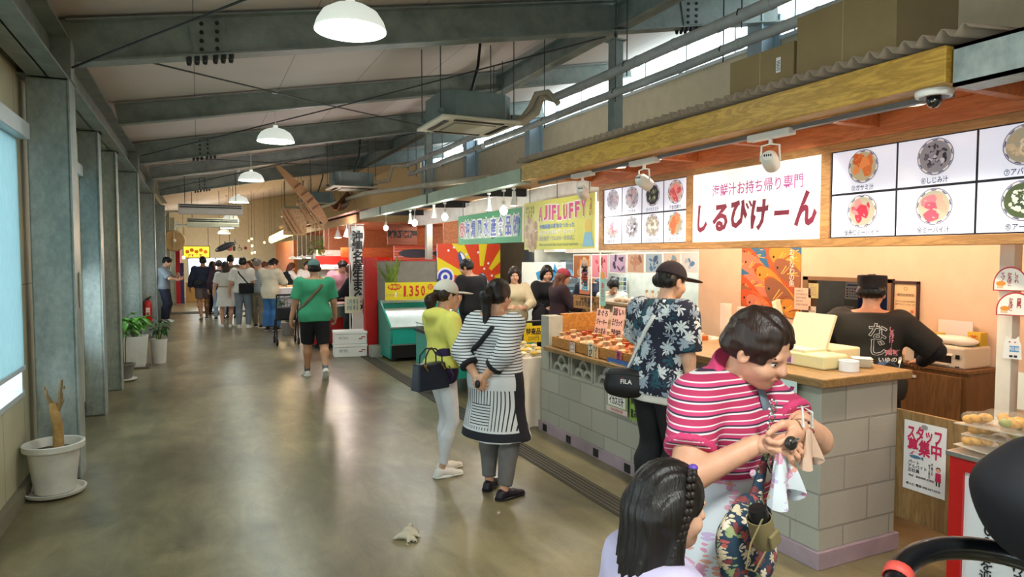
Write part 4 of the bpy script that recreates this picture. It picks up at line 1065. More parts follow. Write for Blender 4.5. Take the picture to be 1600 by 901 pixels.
# ------------------------------------------------------------------ soup stall: back wall and what is on it
BX = 5.15
W0 = ux(1262, 437, BX); W1 = ux(1393, 437, BX); zs0, zs1 = .93, W0.z
g = G().box(BX, BX + .1, -1.0, W1.y, 0, 2.6, PLASTER).box(BX, BX + .1, W0.y, 5.95, 0, 2.6, PLASTER).box(BX, BX + .1, W1.y, W0.y, 0, zs0, PLASTER).box(BX, BX + .1, W1.y, W0.y, zs1, 2.6, PLASTER)
g.build('wall_stall', kind='structure')
G().box(BX + .1, XR, 5.0, 5.08, 0, 2.6, M('grey_partition', '#8f8f8a', .6)).box(BX + 1.2, BX + 1.25, 1.0, 5.0, 0, 2.6, M('grey_partition')).box(BX, BX + 1.3, 0, 6, 2.6, 2.64, BEIGE).build('wall_store', kind='structure')
lamp('POINT', 'store_room_lamp', (BX + .6, 3.6, 2.4), 9, (1, .95, .85), .1)
BRN = M('brown_window_trim', '#7b5e3e', .5)
g = G()
for y0, y1, z0, z1 in ((W1.y - .03, W1.y + .02, zs0, zs1 + .03), (W0.y - .02, W0.y + .04, zs0, zs1 + .03), (W1.y - .03, W0.y + .04, zs1, zs1 + .035), (W1.y - .03, W0.y + .04, zs0 - .04, zs0)): g.box(BX - .02, BX + .1, y0, y1, z0, z1, BRN)
g.build('window_11', kind='structure')
g = G().box(0, .3, -.06, .06, 0, 1.6, M('navy_plastic', '#27386e', .4)); g.build('blue_bin', loc=None, label='tall dark blue bin seen through the serving window', cat='bin').location = (BX + .8, W0.y + .02, 0)
def sheet(X, u0, v0, u1, v1, mat, name, lab, cat, draw=None, group=None):
    a = ux(u0, v0, X); b = ux(u1, v1, X); g = G(aisle(X - .004, a.y, b.z)); w, h = a.y - b.y, a.z - b.z
    g.rect(0, w, 0, h, mat, 0)
    if draw: draw(g, w, h)
    return g.build(name, label=lab, cat=cat, group=group, sol=.001)
def scribble(n, col=INK, m=.12):
    def d(g, w, h):
        for k in range(n):
            y = h * (.88 - .78 * k / n); L = .5 + .4 * ((k * 37) % 10) / 10
            x = w * m
            while x < w * L:
                q = w * (.03 + .05 * ((k * 13 + int(x * 999)) % 7) / 7); g.rect(x, min(x + q, w * .92), y - h * .25 / n, y + h * .12 / n, col); x += q + w * .03
    return d
sheet(BX + 1.2, 1300, 441, 1318, 458, PAPER, 'wall_memo', 'small white memo with a red pin on the grey wall behind the serving window', 'paper', scribble(3, flat('#8a8a92')))
sheet(BX + 1.2, 1321, 440, 1352, 469, PAPER, 'calendar', 'calendar with red holiday marks behind the serving window', 'calendar', lambda g, w, h: [g.rect(w * .1, w * .9, h * .78, h * .86, flat('#4a52a0'))] + [g.rect(w * (.08 + .13 * i), w * (.16 + .13 * i), h * (.12 + .15 * j), h * (.2 + .15 * j), flat('#b3433f' if i == 0 or (i * j) % 5 == 4 else '#a5a4c4')) for i in range(7) for j in range(4)])
sheet(BX + 1.2, 1303, 476, 1334, 507, PAPER, 'wall_notice', 'large blank white paper behind the serving window', 'paper', scribble(3, flat('#c9c9c8')))
sheet(BX + 1.2, 1373, 441, 1386, 473, PAPER, 'wall_list', 'tall white list behind the serving window, right of the staff member\'s cap', 'paper', scribble(6, flat('#9a9aa2')))
def fishes(g, w, h):
    R = random.Random(4)
    cols = ('#c8501e', '#d66a26', '#b8462a', '#d08a2c', '#8f5a3a', '#c9785a', '#48627a', '#2f6a92', '#c07a5c')
    z = .001
    for i in range(26):
        x = w * R.random(); y = h * (1 - (i + .5) / 26 * .98); s = w * (.22 + .18 * R.random()); rot = -.5 + .5 * (R.random() - .5); c = cols[R.randrange(9)] if i > 3 else cols[7]
        P = []
        for k in range(16):
            t = 2 * PI * k / 16; X, Y = s * math.cos(t), s * .36 * math.sin(t) * (1.1 - .2 * math.cos(t)); P.append((min(w, max(0, x + X * math.cos(rot) - Y * math.sin(rot))), min(h, max(0, y + X * math.sin(rot) + Y * math.cos(rot)))))
        g.pts(P, flat(c), z); z += .0001
        e = [P[(k) % 16] for k in (1, 3, 5)]
        cx = sum(p[0] for p in P) / 16; cyy = sum(p[1] for p in P) / 16
        for k in range(5):
            q = [(cx + (p[0] - cx) * (.85 - .1 * k), cyy + (p[1] - cyy) * (.5)) for p in (P[2 + k], P[3 + k])]; g.line([q[0], (cx - s * .1 * k, cyy)], w * .012, flat(('#e8a24a', '#d9c04a', '#8f2f18')[k % 3]), z)
        g.disc(P[9][0] * .75 + cx * .25, P[9][1] * .75 + cyy * .25, w * .018, flat('#161616'), z + .00005, 8); z += .0001
sheet(BX, 1160, 384, 1250, 498, flat('#b4552b'), 'fish_poster', 'big orange poster crowded with tropical fish on the peach wall', 'poster', lambda g, w, h: (fishes(g, w, h), g.text('おきなわの魚', w * .87, h * .9, w * .075, flat('#efe9dc'), .006, vert=True)))
t = thing('framed_certificate', 'framed certificate right of the serving window', 'certificate', (BX, 0, 0))
a = ux(1395, 438, BX); b = ux(1437, 500, BX); w, h = a.y - b.y, a.z - b.z
g = G(aisle(-.002, a.y, b.z)); CF = M('dark_brown_frame', '#3b2015', .35)
for q in ((0, w, 0, .022), (0, w, h - .022, h), (0, .022, 0, h), (w - .022, w, 0, h)): g.box(q[0], q[1], q[2], q[3], 0, .02, CF)
g.build('frame', t, bevel=.003)
g = G(aisle(-.002, a.y, b.z)); g.rect(.02, w - .02, .02, h - .02, flat('#d9b98c'), .004); g.ring(w / 2, h * .8, .012, .016, flat('#9a7a4a'), .006)
g.text('優良店認定証', w / 2, h * .63, .02, INK, .006, w=w * .6); g.text('あなたのお店は衛生管理が', w / 2, h * .46, .011, INK, .006, w=w * .7); g.text('良好であることを証します', w / 2, h * .38, .011, INK, .006, w=w * .7); g.disc(w * .75, h * .2, .014, flat('#c9684a'), .006)
g.build('certificate_sheet', t)
for i, (q, c, l) in enumerate((((1242, 449, 1267, 485), '#d8bfa8', 'pinkish memo sheet taped left of the serving window, upper'), ((1244, 489, 1262, 505), '#d9c4ae', 'pinkish memo sheet taped left of the serving window, lower'), ((1264, 442, 1279, 466), '#b7ad72', 'yellowish note pinned on the serving window corner'), ((1264, 478, 1275, 504), '#c9c2b4', 'small grey card hanging on the serving window post'))):
    sheet(BX - .06, *q, flat(c), 'memo_sheet', l, 'paper', scribble(5, flat('#a58f80')), 'memo sheets by the serving window')
# cabinet, printer and things on it
CB = thing('wooden_cabinet', 'low brown wooden cabinet under the printer', 'cabinet', (4.8, 2.79, 0))
G().box(0, .34, 0, 1.5, 0, .93, PLYD).build('body', CB, bevel=.003); G().box(-.01, .34, -.01, 1.5, .93, .955, PLYD).build('top', CB, bevel=.003)
g = G().box(-.012, 0, .04, .5, .1, .9, PLYD).build('door', CB, bevel=.003); G().box(-.016, -.012, .36, .44, .85, .87, WPL).build('label_strip', g)
g = G().box(-.012, 0, .52, 1.0, .1, .9, PLYD).build('door', CB, bevel=.003)
PR = thing('printer', 'cream inkjet printer standing on the brown cabinet', 'printer', (4.82, 2.83, .955)); CRM = M('printer_cream', '#cfc6b0', .45, var=0)
G().box(0, .31, 0, .44, 0, .15, CRM).build('housing', PR, bevel=.012)
G().box(-.003, .05, .09, .36, .035, .085, BLK).build('paper_slot', PR); G().box(-.02, .01, .1, .35, .02, .03, CRM).build('output_tray', PR)
g = G(); g.add([(-.01, .08, .09), (-.01, .37, .09), (.05, .37, .155), (.05, .08, .155)], [(0, 1, 2, 3)], CRM); g.add([(.012, .2, .118), (.012, .29, .118), (.04, .29, .148), (.04, .2, .148)], [(3, 2, 1, 0)], BLK); g.build('control_panel', PR, sol=.004)
G(aisle(-.004, .06, .04)).rect(0, .03, .03, .06, BLK).rect(0, .03, -.03, -.02, INK).build('badge', PR)
t = thing('plastic_bag', 'folded white plastic bag lying on the printer', 'bag', (4.97, 3.0, 1.106))
S().add([E((0, 0, .035), (.1, .14, .035)), E((-.05, .12, .045), (.07, .1, .02)), E((0, -.08, .03), (.08, .09, .03))], .008, M('white_film', '#e6e2d6', .35, var=.02), folds(.006, 40, 40)).build('folded_bag', t)
def packet(x0, x1, y0, y1, z0, z1, c, n, lab, cat, txt=None):
    o = G().box(x0, x1, y0, y1, z0, z1, M('carton_' + c.strip('#'), c, .5, var=.02))
    if txt: o.T = aisle(x0 - .001, (y0 + y1) / 2, (z0 + z1) / 2); o.text(txt, 0, 0, (z1 - z0) * .5, flat('#b3261f'), .001, w=(y1 - y0) * .6); o.T = None
    return o.build(n, label=lab, cat=cat, bevel=.002)
packet(4.9, 5.1, 3.14, 3.29, .955 + .152, 1.17, '#c9b52c', 'yellow_carton', 'yellow carton lying at the left end of the printer', 'carton', '特')
packet(5.05, 5.13, 2.86, 2.95, 1.106, 1.2, '#c7a935', 'snack_box', 'small yellow box at the right end of the printer', 'box', '茶')
G().box(5.11, 5.115, 2.95, 3.2, 1.106, 1.27, flat('#d5d2ce')).build('leaflet', label='white leaflets standing against the wall behind the printer', cat='leaflet')

# ------------------------------------------------------------------ things on the soup counter
ZC = 1.08
def tag1(g, n, lab, cat, loc, rz=0, group=None, **k):
    o = g.build(n, label=lab, cat=cat, group=group, **k); o.location = loc; o.rotation_euler = (0, 0, rz); return o
t = thing('cash_register', 'cream cash register with a tilted customer display on the counter', 'register', (3.56, 3.08, ZC), .0)
YC = M('register_cream', '#d9cfa6', .5, var=.02)
G().box(-.0, .26, -.2, .2, 0, .09, YC).build('drawer_unit', t, bevel=.01)
g = G(); g.add([(-.06, -.2, .08), (-.06, .1, .08), (.03, .1, .3), (.03, -.2, .3)], [(0, 3, 2, 1)], YC); g.build('screen_back', t, sol=.02)
t = thing('card_terminal', 'pale upright display screen seen edge-on beside the register', 'display', (3.7, 3.4, ZC), 2.2)
g = G(); g.add([(-.01, -.12, .1), (-.01, .12, .1), (.05, .12, .36), (.05, -.12, .36)], [(0, 1, 2, 3)], M('screen_frame', '#cfcfa8', .4)); g.build('screen', t, sol=.025); G().box(-.04, .06, -.05, .05, 0, .12, YC).build('foot', t, bevel=.01)
t = thing('document_tray', 'pale yellow plastic box of slips on the worktop edge', 'tray', (3.3, 2.72, ZC), 0)
FY = M('frosted_yellow', '#d8d0a0', .35, alpha=1, var=.03)
G().box(0, .2, 0, .5, 0, .085, FY).build('box_body', t, bevel=.012); G().box(.01, .19, .15, .48, .085, .1, M('cream_paper', '#ddd3a8', .7)).build('slip_stack', t)
g = G(aisle(-.002, .5, .0)); g.rect(.05, .28, .01, .06, flat('#e4c9c4')); g.text('割引券', .12, .035, .035, flat('#b01f2a'), w=.12, bold=.03); g.rect(.2, .26, .015, .055, flat('#7a4a8a'), .002); g.build('red_label', t)
def roll(): return G().lathe([(.05, .0), (.055, .0), (.055, .06), (.05, .06), (.03, .06), (.03, .0)], (0, 0, 0), M('paper_roll', '#dfe2e6', .6, var=.05), 24)
tag1(roll(), 'paper_roll', 'white paper tub near the front corner of the worktop', 'tub', (3.43, 2.66, ZC + .001))
t = thing('foam_tray_stack', 'stack of white foam trays at the worktop end', 'trays', (3.62, 2.72, ZC))
for k in range(4): G().lathe([(0, 0), (.05, 0), (.075, .016), (.078, .016), (.052, -.002)], (0, 0, .004 + k * .012), M('white_foam', '#e3dfd0', .7, var=.02), 4).build('foam_tray', t)
t = thing('clear_bag', 'crumpled clear plastic bag bulging behind the worktop', 'bag', (4.05, 3.8, .98))
S().add([E((0, 0, .12), (.12, .12, .12))], .012, M('clear_film', '#e8eaea', .15, alpha=.55, var=0), lambda P: .012 * np.sin(P[..., 0] * 60 + 3 * np.sin(P[..., 2] * 44)) * np.cos(P[..., 1] * 52)).build('bag_film', t)
t = thing('back_bench', 'wooden work bench behind the counter', 'bench', (3.85, 3.62, 0))
G().box(0, .6, 0, 2.1, .94, .975, OAK).build('bench_top', t, bevel=.004); G().box(.04, .56, .03, 2.07, 0, .94, BEIGE).build('bench_body', t)
def snackrow(name, lab, loc, rz, L, W, H, mat, n, cols):
    t = thing(name, lab, 'tray', loc, rz)
    g = G().box(0, L, 0, W, 0, .008, mat).box(0, L, 0, .01, 0, H, mat).box(0, L, W - .01, W, 0, H, mat).box(0, .01, 0, W, 0, H, mat).box(L - .01, L, 0, W, 0, H, mat)
    g.build('basket', t, bevel=.003); return t
t = snackrow('yellow_basket', 'yellow plastic basket of wrapped biscuits on the counter by the peach wall', (3.95, 4.32, .975), 0, .22, .62, .06, M('yellow_plastic', '#d9b45a', .45), 6, ())
for i in range(8):
    o = G().ell((0, 0, .02), (.075, .03, .028), M('biscuit_brown', '#94653a', .6, var=.12, vs=40), 10).ell((0, 0, .026), (.08, .034, .026), M('clear_film'), 10)
    tag1(o, 'biscuit_pack', 'clear packet of brown biscuits in the yellow basket', 'packet', (4.06, 4.37 + i * .073, 1.0), 0, 'biscuit packets in the yellow basket')
for i, (x, y, h, l) in enumerate(((3.72, 3.98, .24, 'pale pink stack of paper cups, left of the two by the fish poster'), (3.74, 3.82, .22, 'pale pink stack of paper cups, right of the two by the fish poster'))):
    g = G().lathe([(0, 0), (.03, 0), (.042, .1), (.043, .1)] + [q for k in range(6) for q in ((.044, .1 + k * h * .16), (.042, .11 + k * h * .16))] + [(.044, h), (.03, h + .03), (0, h + .035)], (0, 0, 0), M('pale_pink_paper', '#e3c9b6', .6, var=.02), 20)
    tag1(g, 'cup_stack', l, 'cups', (x, y, ZC), 0, 'cup stacks on the counter')
# wooden display trays with snacks and cards
TRW = wood('tray_wood', '#c08a42', '#a16c2c', .5, 'y', 1.2)
yy = 5.68
for i, (w, l) in enumerate(((.37, 'leftmost wooden display tray on the low shelf, nearest the block pillar'), (.37, 'second wooden display tray from the pillar, behind the white cards'), (.37, 'third wooden display tray from the pillar'), (.32, 'rightmost wooden display tray, beside the floral shirt'))):
    t = thing('display_tray', l, 'tray', (3.1, yy - w, .87), 0, 'wooden display trays on the low shelf')
    w -= .01
    G().box(0, .4, 0, w, 0, .01, TRW).box(0, .012, 0, w, 0, .1, TRW).box(.39, .4, 0, w, 0, .13, TRW).box(0, .4, 0, .01, 0, .1, TRW).box(0, .4, w - .01, w, 0, .1, TRW).build('tray_box', t, bevel=.002)
    R = random.Random(i)
    for k in range(9):
        x, y = .08 + .12 * (k % 3), w * (.2 + .3 * (k // 3)); c = R.choice(('#d8b690', '#c98a5c', '#e3d2b8', '#d0997a', '#b9603c'))
        g = G().ell((0, 0, .05), (.05, .05, .05), M('snack_' + c.strip('#'), c, .5, var=.25, vs=40), 10).lathe([(.012, .09), (.03, .12), (.035, .13)], (0, 0, 0), M('snack_' + c.strip('#')), 9)
        g.ell((.0, .0, .098), (.013, .013, .012), flat(R.choice(('#8c86c8', '#c94a3c', '#9aa2d8', '#e6e0d4'))), 8)
        tag1(g, 'snack_bag', 'tied bag of snacks in %s' % l.split(',')[0].replace(' on the low shelf', ''), 'snack bag', (3.1 + x, yy - w + y, .882 + (.02 if k % 2 else 0)), R.random(), 'snack bags in the display trays %d' % i)
    yy -= w + .03
def card(X, y, z, w, h, c, lines, lab, name='price_card', ink='#1a1a1c', tilt=0, cat='card', vert=None):
    g = G(plane((X, y, z), (0, -1, 0), (tilt, 0, 1)))
    g.rect(0, w, 0, h, flat(c), 0)
    if vert: g.text(vert, w / 2, h - h * .5 / max(1, len(vert)) - h * .04, h * .8 / len(vert), flat(ink), .001, vert=True, bold=.03)
    else:
        for i, tx in enumerate(lines): g.text(tx, w / 2, h * (1 - (i + .5) / len(lines)), h * .62 / len(lines), flat(ink), .001, w=w * .82, bold=.03)
    return g.build(name, label=lab, cat=cat, sol=.0015)
card(3.085, 5.3, .83, .085, .13, '#e0d8d0', ['もずく', 'スープ', '450円'], 'white and pink price card on the leftmost display tray', ink='#8c2a35')
card(3.085, 4.98, .82, .075, .17, '#dcd8c4', [], 'white card with brush lettering on the display tray front', vert='てびち')
card(3.085, 4.895, .82, .075, .16, '#e0bd90', [], 'orange card with lettering beside the white brush card', vert='ソーキ')
card(3.085, 4.56, .81, .09, .17, '#c46a80', [], 'pink price card hanging on the rightmost display tray', vert='あおさ', ink='#5a1430')
card(3.52, 5.58, .98, .22, .26, '#e6b7a6', ['まぐろ', 'ジャーキー', 'おつまみ'], 'pink hand-lettered placard, left of the two above the trays', ink='#4a1a24', tilt=.15, name='placard')
card(3.5, 5.28, .98, .2, .3, '#e2b2a2', ['旨い', 'まぐろっぺ', '珍味'], 'pink hand-lettered placard, right of the two above the trays', ink='#3a1620', tilt=.15, name='placard')
t = thing('orange_display_box', 'orange wooden tiered box behind the snack trays', 'box', (3.48, 4.18, .87))
G().box(.02, .25, 0, .48, 0, .24, M('orange_lacquer', '#c8692c', .4, var=.04)).build('tier', t, bevel=.006)
G(aisle(.018, .36, .07)).rect(0, .09, 0, .07, flat('#d9a35e')).rect(.12, .3, -.01, .11, flat('#d8b274')).text('おすすめ', .21, .07, .03, INK, w=.14).text('ひとくち', .21, .03, .025, INK, w=.12).build('wooden_tag', t)
t = thing('orange_bowl', 'large orange plastic bowl above the snack trays', 'bowl', (3.66, 4.5, 1.1))
G().lathe([(0, 0), (.1, 0), (.16, .1), (.175, .12), (.165, .122), (.1, .02)], (0, 0, 0), M('orange_plastic', '#cf4f22', .35, var=0), 28).build('bowl_shell', t)
for k in range(6): tag1(G().box(-.12, .12, -.035, .035, 0, .008, M('sachet_%d' % (k % 3), ('#b9c8c0', '#d8a08c', '#dcd8c8')[k % 3], .4)), 'flat_sachet', 'flat sachets fanned out on the orange display box', 'sachet', (3.62, 4.25 + k * .06, 1.112 + k * .011), .3 + k * .12, 'flat sachets on the orange box')
t = thing('wooden_signboard', 'orange wooden board on a post advertising fish sold by weight', 'sign', (3.95, 6.2, .87))
a = ux(896, 460, 3.95); b = ux(941, 486, 3.95); w, h = a.y - b.y, a.z - b.z
g = G(aisle(0, a.y - 6.2, b.z - .87)); g.box(0, w, 0, h, -.02, 0, PINEX); g.text('沖縄 直送', w * .5, h * .7, .05, INK, .001, w=w * .5, bold=.02); g.text('おさかな量り売り', w * .5, h * .38, .055, INK, .001, w=w * .8, bold=.02); g.text('くわしくは店員まで', w * .68, h * .12, .022, INK, .001)
g.build('board', t); G().box(-.0, .04, (a.y + b.y) / 2 - 6.22, (a.y + b.y) / 2 - 6.18, -.87, b.z - .87, PINEX).build('post', t)
t = thing('okinawa_poster', 'blue and yellow poster about local products hanging on the counter front', 'poster', (3.07, 4.66, .47))
g = G(aisle(.0, 0, 0)); w, h = .3, .44
g.rect(0, w, 0, h, flat('#8fa06a'), 0); g.rect(0, w, h * .55, h, flat('#7aa6c4'), .0004); g.rect(0, w, h * .88, h, flat('#3a64b0'), .0008)
for x, y, r, c in ((.05, .33, .035, '#a8cfe0'), (.25, .3, .04, '#7fb0d8'), (.04, .2, .04, '#c9b85a'), (.26, .18, .04, '#b0a850')): g.disc(x, y, r, flat(c), .001, 14)
g.text('沖縄の恵みをいただこう', w / 2, h * .9, .026, flat('#d6d03a'), .0015, w=w * .8)
for tx, y, s in (('県産品で', .335, .055), ('おきなわを', .27, .055), ('元気に!', .205, .06)): g.text(tx, w * .52, y, s, flat('#eeeeea'), .0018, w=w * .72, bold=.09); g.text(tx, w * .52, y, s, INK, .0024, w=w * .68, bold=.02)
g.rect(.02, w - .03, .05, .14, PAPER, .002); g.text('イカスミ汁', w * .48, .095, .06, INK, .003, w=w * .68, bold=.03); g.rect(0, w, 0, .04, flat('#dcc8c4'), .002); g.text('県産品奨励月間', w / 2, .02, .02, flat('#b04a4a'), .003)
g.build('poster_sheet', t, sol=.001)
card(3.072, 4.33, .46, .1, .2, '#8cb04a', ['海の', '恵み'], 'green leaflet hanging on the counter front beside the blue poster', 'green_leaflet', cat='leaflet')
card(3.045, 2.85, .88, .16, .16, '#cfe0dc', ['//'], 'pale card with two magenta strokes hanging from the worktop edge', 'hanging_card', ink='#a8246a')
# pickled bottles on the pass-through and photos above it
# white square post with fan signs
PO = thing('white_post', 'white square post rising beside the printer cabinet', 'post', (3.95, 2.08, 0))
G().box(0, .075, 0, .075, 0, 2.6, M('white_post_paint', '#d5cdbd', .5, var=.03)).build('shaft', PO, bevel=.003)
G().tube([(.03, -.01, 2.5), (-.03, -.03, 2.46), (.02, -.04, 2.43), (.09, 0, 2.46), (-.02, -.02, 2.52), (-.09, .0, 2.35), (-.1, .02, 2.22), (-.02, .0, 2.1)], .005, M('grey_cord', '#6a6a6a', .6), 6).build('tied_cord', PO)
def fan_sign(X, y, z, w, h, lab, lines, c='#e9e2d8'):
    t = thing('fan_sign', lab, 'sign', (X, y, z), 0, 'red rimmed arch signs on the white post')
    def arch(w, h): return [(-w / 2, 0)] + [(-w / 2 * math.cos(a), h * .25 + h * .75 * math.sin(a)) for a in [PI * k / 14 for k in range(15)]] + [(w / 2, 0)]
    g = G(plane((0, 0, 0), (.35, -1, 0))); g.pts(arch(w, h), flat('#b3272b'), 0); g.pts([(x, y + h * .04) for x, y in arch(w * .92, h * .9)], flat(c), .001)
    for i, tx in enumerate(lines): g.text(tx, -w * .02 + (i - (len(lines) - 1) / 2) * -w * .2, h * .68, h * .13, flat('#a11f28'), .002, vert=True, bold=.03)
    g.disc(w * -.27, h * .3, h * .17, flat('#d98a2a'), .0022, 14, ry=h * .1); g.rect(-w * .38, -w * .2, h * .1, h * .22, flat('#d9b98c'), .0022)
    g.build('arch_board', t, sol=.003)
fan_sign(3.9, 2.07, 1.565, .15, .13, 'upper white arch sign with red rim on the white post', ('しぐれ', 'かまぼこ', 'てづくり'))
fan_sign(3.9, 2.04, 1.435, .17, .125, 'lower white arch sign with red rim on the white post', ('西南門', 'かまぼこ'))
a = ux(1569, 530, 3.93); g = G(plane(a + Vector((-.01, 0, -.1)), (.25, -1, 0)))
g.pts([(0, 0), (.085, 0), (.08, .08), (.072, .1), (.07, .125), (.055, .108), (.028, .108), (.012, .125), (.01, .1), (.004, .08)], flat('#dedad4'), 0); g.rect(.03, .072, .038, .07, flat('#4a8ab8'), .001); g.text('招福', .051, .054, .018, PAPER, .002); g.disc(.03, .09, .004, flat('#b0323a'), .001); g.disc(.054, .09, .004, flat('#b0323a'), .001)
g.rect(.03, .045, .008, .02, INK, .001); g.rect(.05, .065, .008, .02, INK, .001)
g.build('lucky_cat_card', label='white cat shaped card hanging on the white post', cat='card', sol=.002)
card(3.965, 2.05, .93, .07, .2, '#d8d5c4', [], 'cream switch plate low on the white post', 'switch_plate', cat='plate')
G().box(4.25, 4.6, 1.9, 1.92, 1.0, 1.55, M('red_patterned_cloth', fn=lambda nt: ramp(nt, noise(nt, coords(nt), 18, 2), [(.4, '#a32a30'), (.55, '#c98a5a'), (.7, '#7f2430')], 'CONSTANT'))).build('patterned_curtain', label='red patterned cloth hanging at the right edge behind the white post', cat='cloth')
fan_sign(3.85, 1.86, .88, .14, .17, 'white arch sign with red rim standing behind the fried snack packs', ('丸い', 'てんぷら'))
# snack stand with red border
ST = thing('snack_stand', 'red framed white display stand piled with fried snack packs', 'stand', (3.1, .6, 0))
G().box(.015, .6, 0, 1.27, 0, .84, flat('#d9dde0')).build('carcass', ST)
g = G(); 
for q in ((0, .06, 0, .84), (1.21, 1.27, 0, .84)): g.box(0, .02, q[0], q[1], q[2], q[3], RED)
g.box(0, .02, .06, 1.21, .78, .84, RED).box(0, .02, .06, 1.21, 0, .07, RED).box(.02, .6, 1.262, 1.275, 0, .84, RED); g.build('red_frame', ST)
G().box(-.012, .62, -.01, 1.285, .84, .862, STEEL).build('metal_top', ST, bevel=.003)
g = G(aisle(.012, 1.27, 0)); 
for i, tx in enumerate(('創業100年を迎えました', 'おかげさまで', 'これからも')): g.text(tx[2:] if i == 0 else tx, .165 + .13 * i, .6 - i * .06, .05, INK, .002, vert=True, bold=.015)
g.build('lettering', ST)
FRY = M('fried_batter', '#cf9334', .55, var=.22, vs=30, bump=.3, bs=70); FRG = M('fried_green', '#9c9a4e', .55, var=.2, vs=30)
def snackpack(seed):
    R = random.Random(seed); t = thing('fried_snack_pack', 'x', 'snack pack', (0, 0, 0), 0, 'fried snack packs on the red stand')
    g = G()
    for k in range(20): g.ell((R.uniform(-.12, .12), R.uniform(-.085, .085), .02 + .02 * R.random()), (.03, .022, .02), FRG if R.random() < .12 else FRY, 8)
    g.build('fried_pieces', t)
    g = G().box(-.155, .155, -.11, .11, .0, .004, M('clear_tray', '#e8e4d8', .1, alpha=.35, var=0)).build('tray_base', t)
    S().add([C((-.11, -.065, .03), (.11, -.065, .03), .035), C((-.11, .065, .03), (.11, .065, .03), .035), E((0, 0, .03), (.15, .1, .038))], .012, M('pack_film', '#fff6e4', .08, alpha=.1, var=0), folds(.004, 50, 40)).build('film_wrap', t)
    return t
sp0 = snackpack(1); pos = ['back', 'middle', 'front']
n = 0
for c in range(4):
    for r in range(3):
        o = sp0 if n == 0 else dup(sp0)
        o.location = (3.27 + .05 * (r % 2) + (.02 if c == 1 else 0), 1.74 - c * .24, .866 + r * .056); o.rotation_euler = (0, .06 * (r - 1), PI / 2 + .15 * math.sin(n * 2.3)); n += 1
        o['label'] = 'clear pack of golden fried snacks, %s of the %s pile on the red stand' % (('bottom', 'middle', 'topmost')[r], ('first', 'second', 'third', 'fourth')[c])
# ------------------------------------------------------------------ along the left wall
POTW = M('white_pot', '#d9d7cf', .45, var=.05, vs=9)
t = thing('flower_pot', 'white ribbed plastic pot on a saucer holding a dead sawn-off trunk', 'pot', (-.99, 5.8, 0))
G().lathe([(0, .004), (.15, .004), (.19, .02), (.2, .045), (.185, .045), (.17, .02), (0, .02)], (0, 0, 0), POTW, 32).build('saucer', t)
g = G().lathe([(0, .03), (.125, .03), (.13, .04), (.165, .34), (.172, .34), (.195, .345), (.198, .385), (.19, .39), (.175, .385), (.165, .34), (.16, .32), (0, .32)], (0, 0, 0), POTW, 40); g.build('pot_body', t)
G().lathe([(0, .33), (.163, .325)], (0, 0, 0), M('dry_soil', '#5a4c38', .95, var=.2, vs=30), 28).build('soil', t)
BARK = M('dead_wood', '#a8844e', .85, var=.18, vs=14, bump=.3, bs=40)
P = G().tube([(.03, 0, .3), (.03, 0, .5), (.01, 0, .62), (.0, .0, .68)], [.036, .034, .03, .022], BARK, 12).tube([(.02, .0, .6), (.05, .01, .68), (.05, .01, .76), (.06, .02, .84)], [.02, .018, .012, .008], M('dead_twig', '#7c6440', .9, var=.2, vs=14), 8).tube([(.05, .0, .69), (.07, .0, .68)], .016, M('dead_twig'), 6).tube([(.0, 0, .66), (-.03, -.01, .73), (-.035, 0, .78)], [.018, .012, .006], M('dead_twig'), 8)
for k, a in ((.5, -.045), (.46, .075)): P.ell((a, 0, .74 + k * .1), (.008, .006, .014), M('dead_twig'), 6)
P.build('dead_trunk', t)
t = thing('wall_notice', 'narrow clear holder with yellow notices on the edge of the nearest column', 'notice', (-.895, 6.3, 1.36))
G(plane((0, 0, 0), (.6, -1, 0))).rect(-.01, .075, -.02, .26, M('clear_holder', '#dfe3dc', .2, alpha=.7, var=0), 0).rect(.005, .06, .05, .16, flat('#cfae2e')).rect(.005, .06, .17, .23, flat('#c9b860')).rect(.01, .055, .0, .04, flat('#c9c9a0')).build('notice_sheet', t, sol=.002)
p = ux(160, 418, -1.08); t = thing('fire_alarm_lamp', 'round red fire alarm lamp on the left wall', 'alarm', (XL, p.y, p.z))
G().lathe([(.075, 0), (.075, .02), (.05, .03)], (0, 0, 0), RED, 20, ax=(1, 0, 0)).build('base_plate', t); G().ell((.05, 0, 0), (.06, .052, .052), M('alarm_red_lens', '#e01208', .2, var=0, em=.5), 16).build('lens', t)
p = ux(157, 455, -1.1); t = thing('fire_alarm_button', 'narrow red alarm box below the round alarm lamp', 'alarm', (XL, p.y, p.z))
G().box(0, .05, -.05, .05, -.12, .1, RED).build('box_body', t, bevel=.008); G().lathe([(.03, 0), (.03, .01), (0, .012)], (.05, 0, .02), WHITE, 14, ax=(1, 0, 0)).build('push_button', t)
p = at(226, 503, 16.05); t = thing('fire_extinguisher', 'red fire extinguisher hung on the fifth column', 'extinguisher', (-1.0, 16.215, .36))
g = G().lathe([(0, 0), (.07, 0), (.075, .02), (.075, .36), (.06, .42), (.025, .45), (0, .45)], (0, 0, 0), RED, 20); g.build('cylinder', t)
G(plane((0, -.076, .2), (1, 0, 0))).rect(-.04, .04, -.09, .09, flat('#e0cfc8')).text('消火器', 0, .03, .028, RED, .002).rect(-.03, .03, -.07, -.01, flat('#8f4a44'), .002).build('instruction_label', t)
G().cyl((0, 0), .025, .45, .5, BLK).tube([(0, 0, .49), (.06, 0, .53)], .01, BLK).tube([(0, 0, .49), (.07, 0, .5)], .008, BLK).tube([(-.02, 0, .48), (-.09, 0, .42), (-.1, -.01, .2), (-.08, -.02, .12)], .01, BLK).ell((0, .0, .54), (.02, .02, .02), M('gold_pin', '#c9a94a', .3, met=.8), 8).build('valve', t)
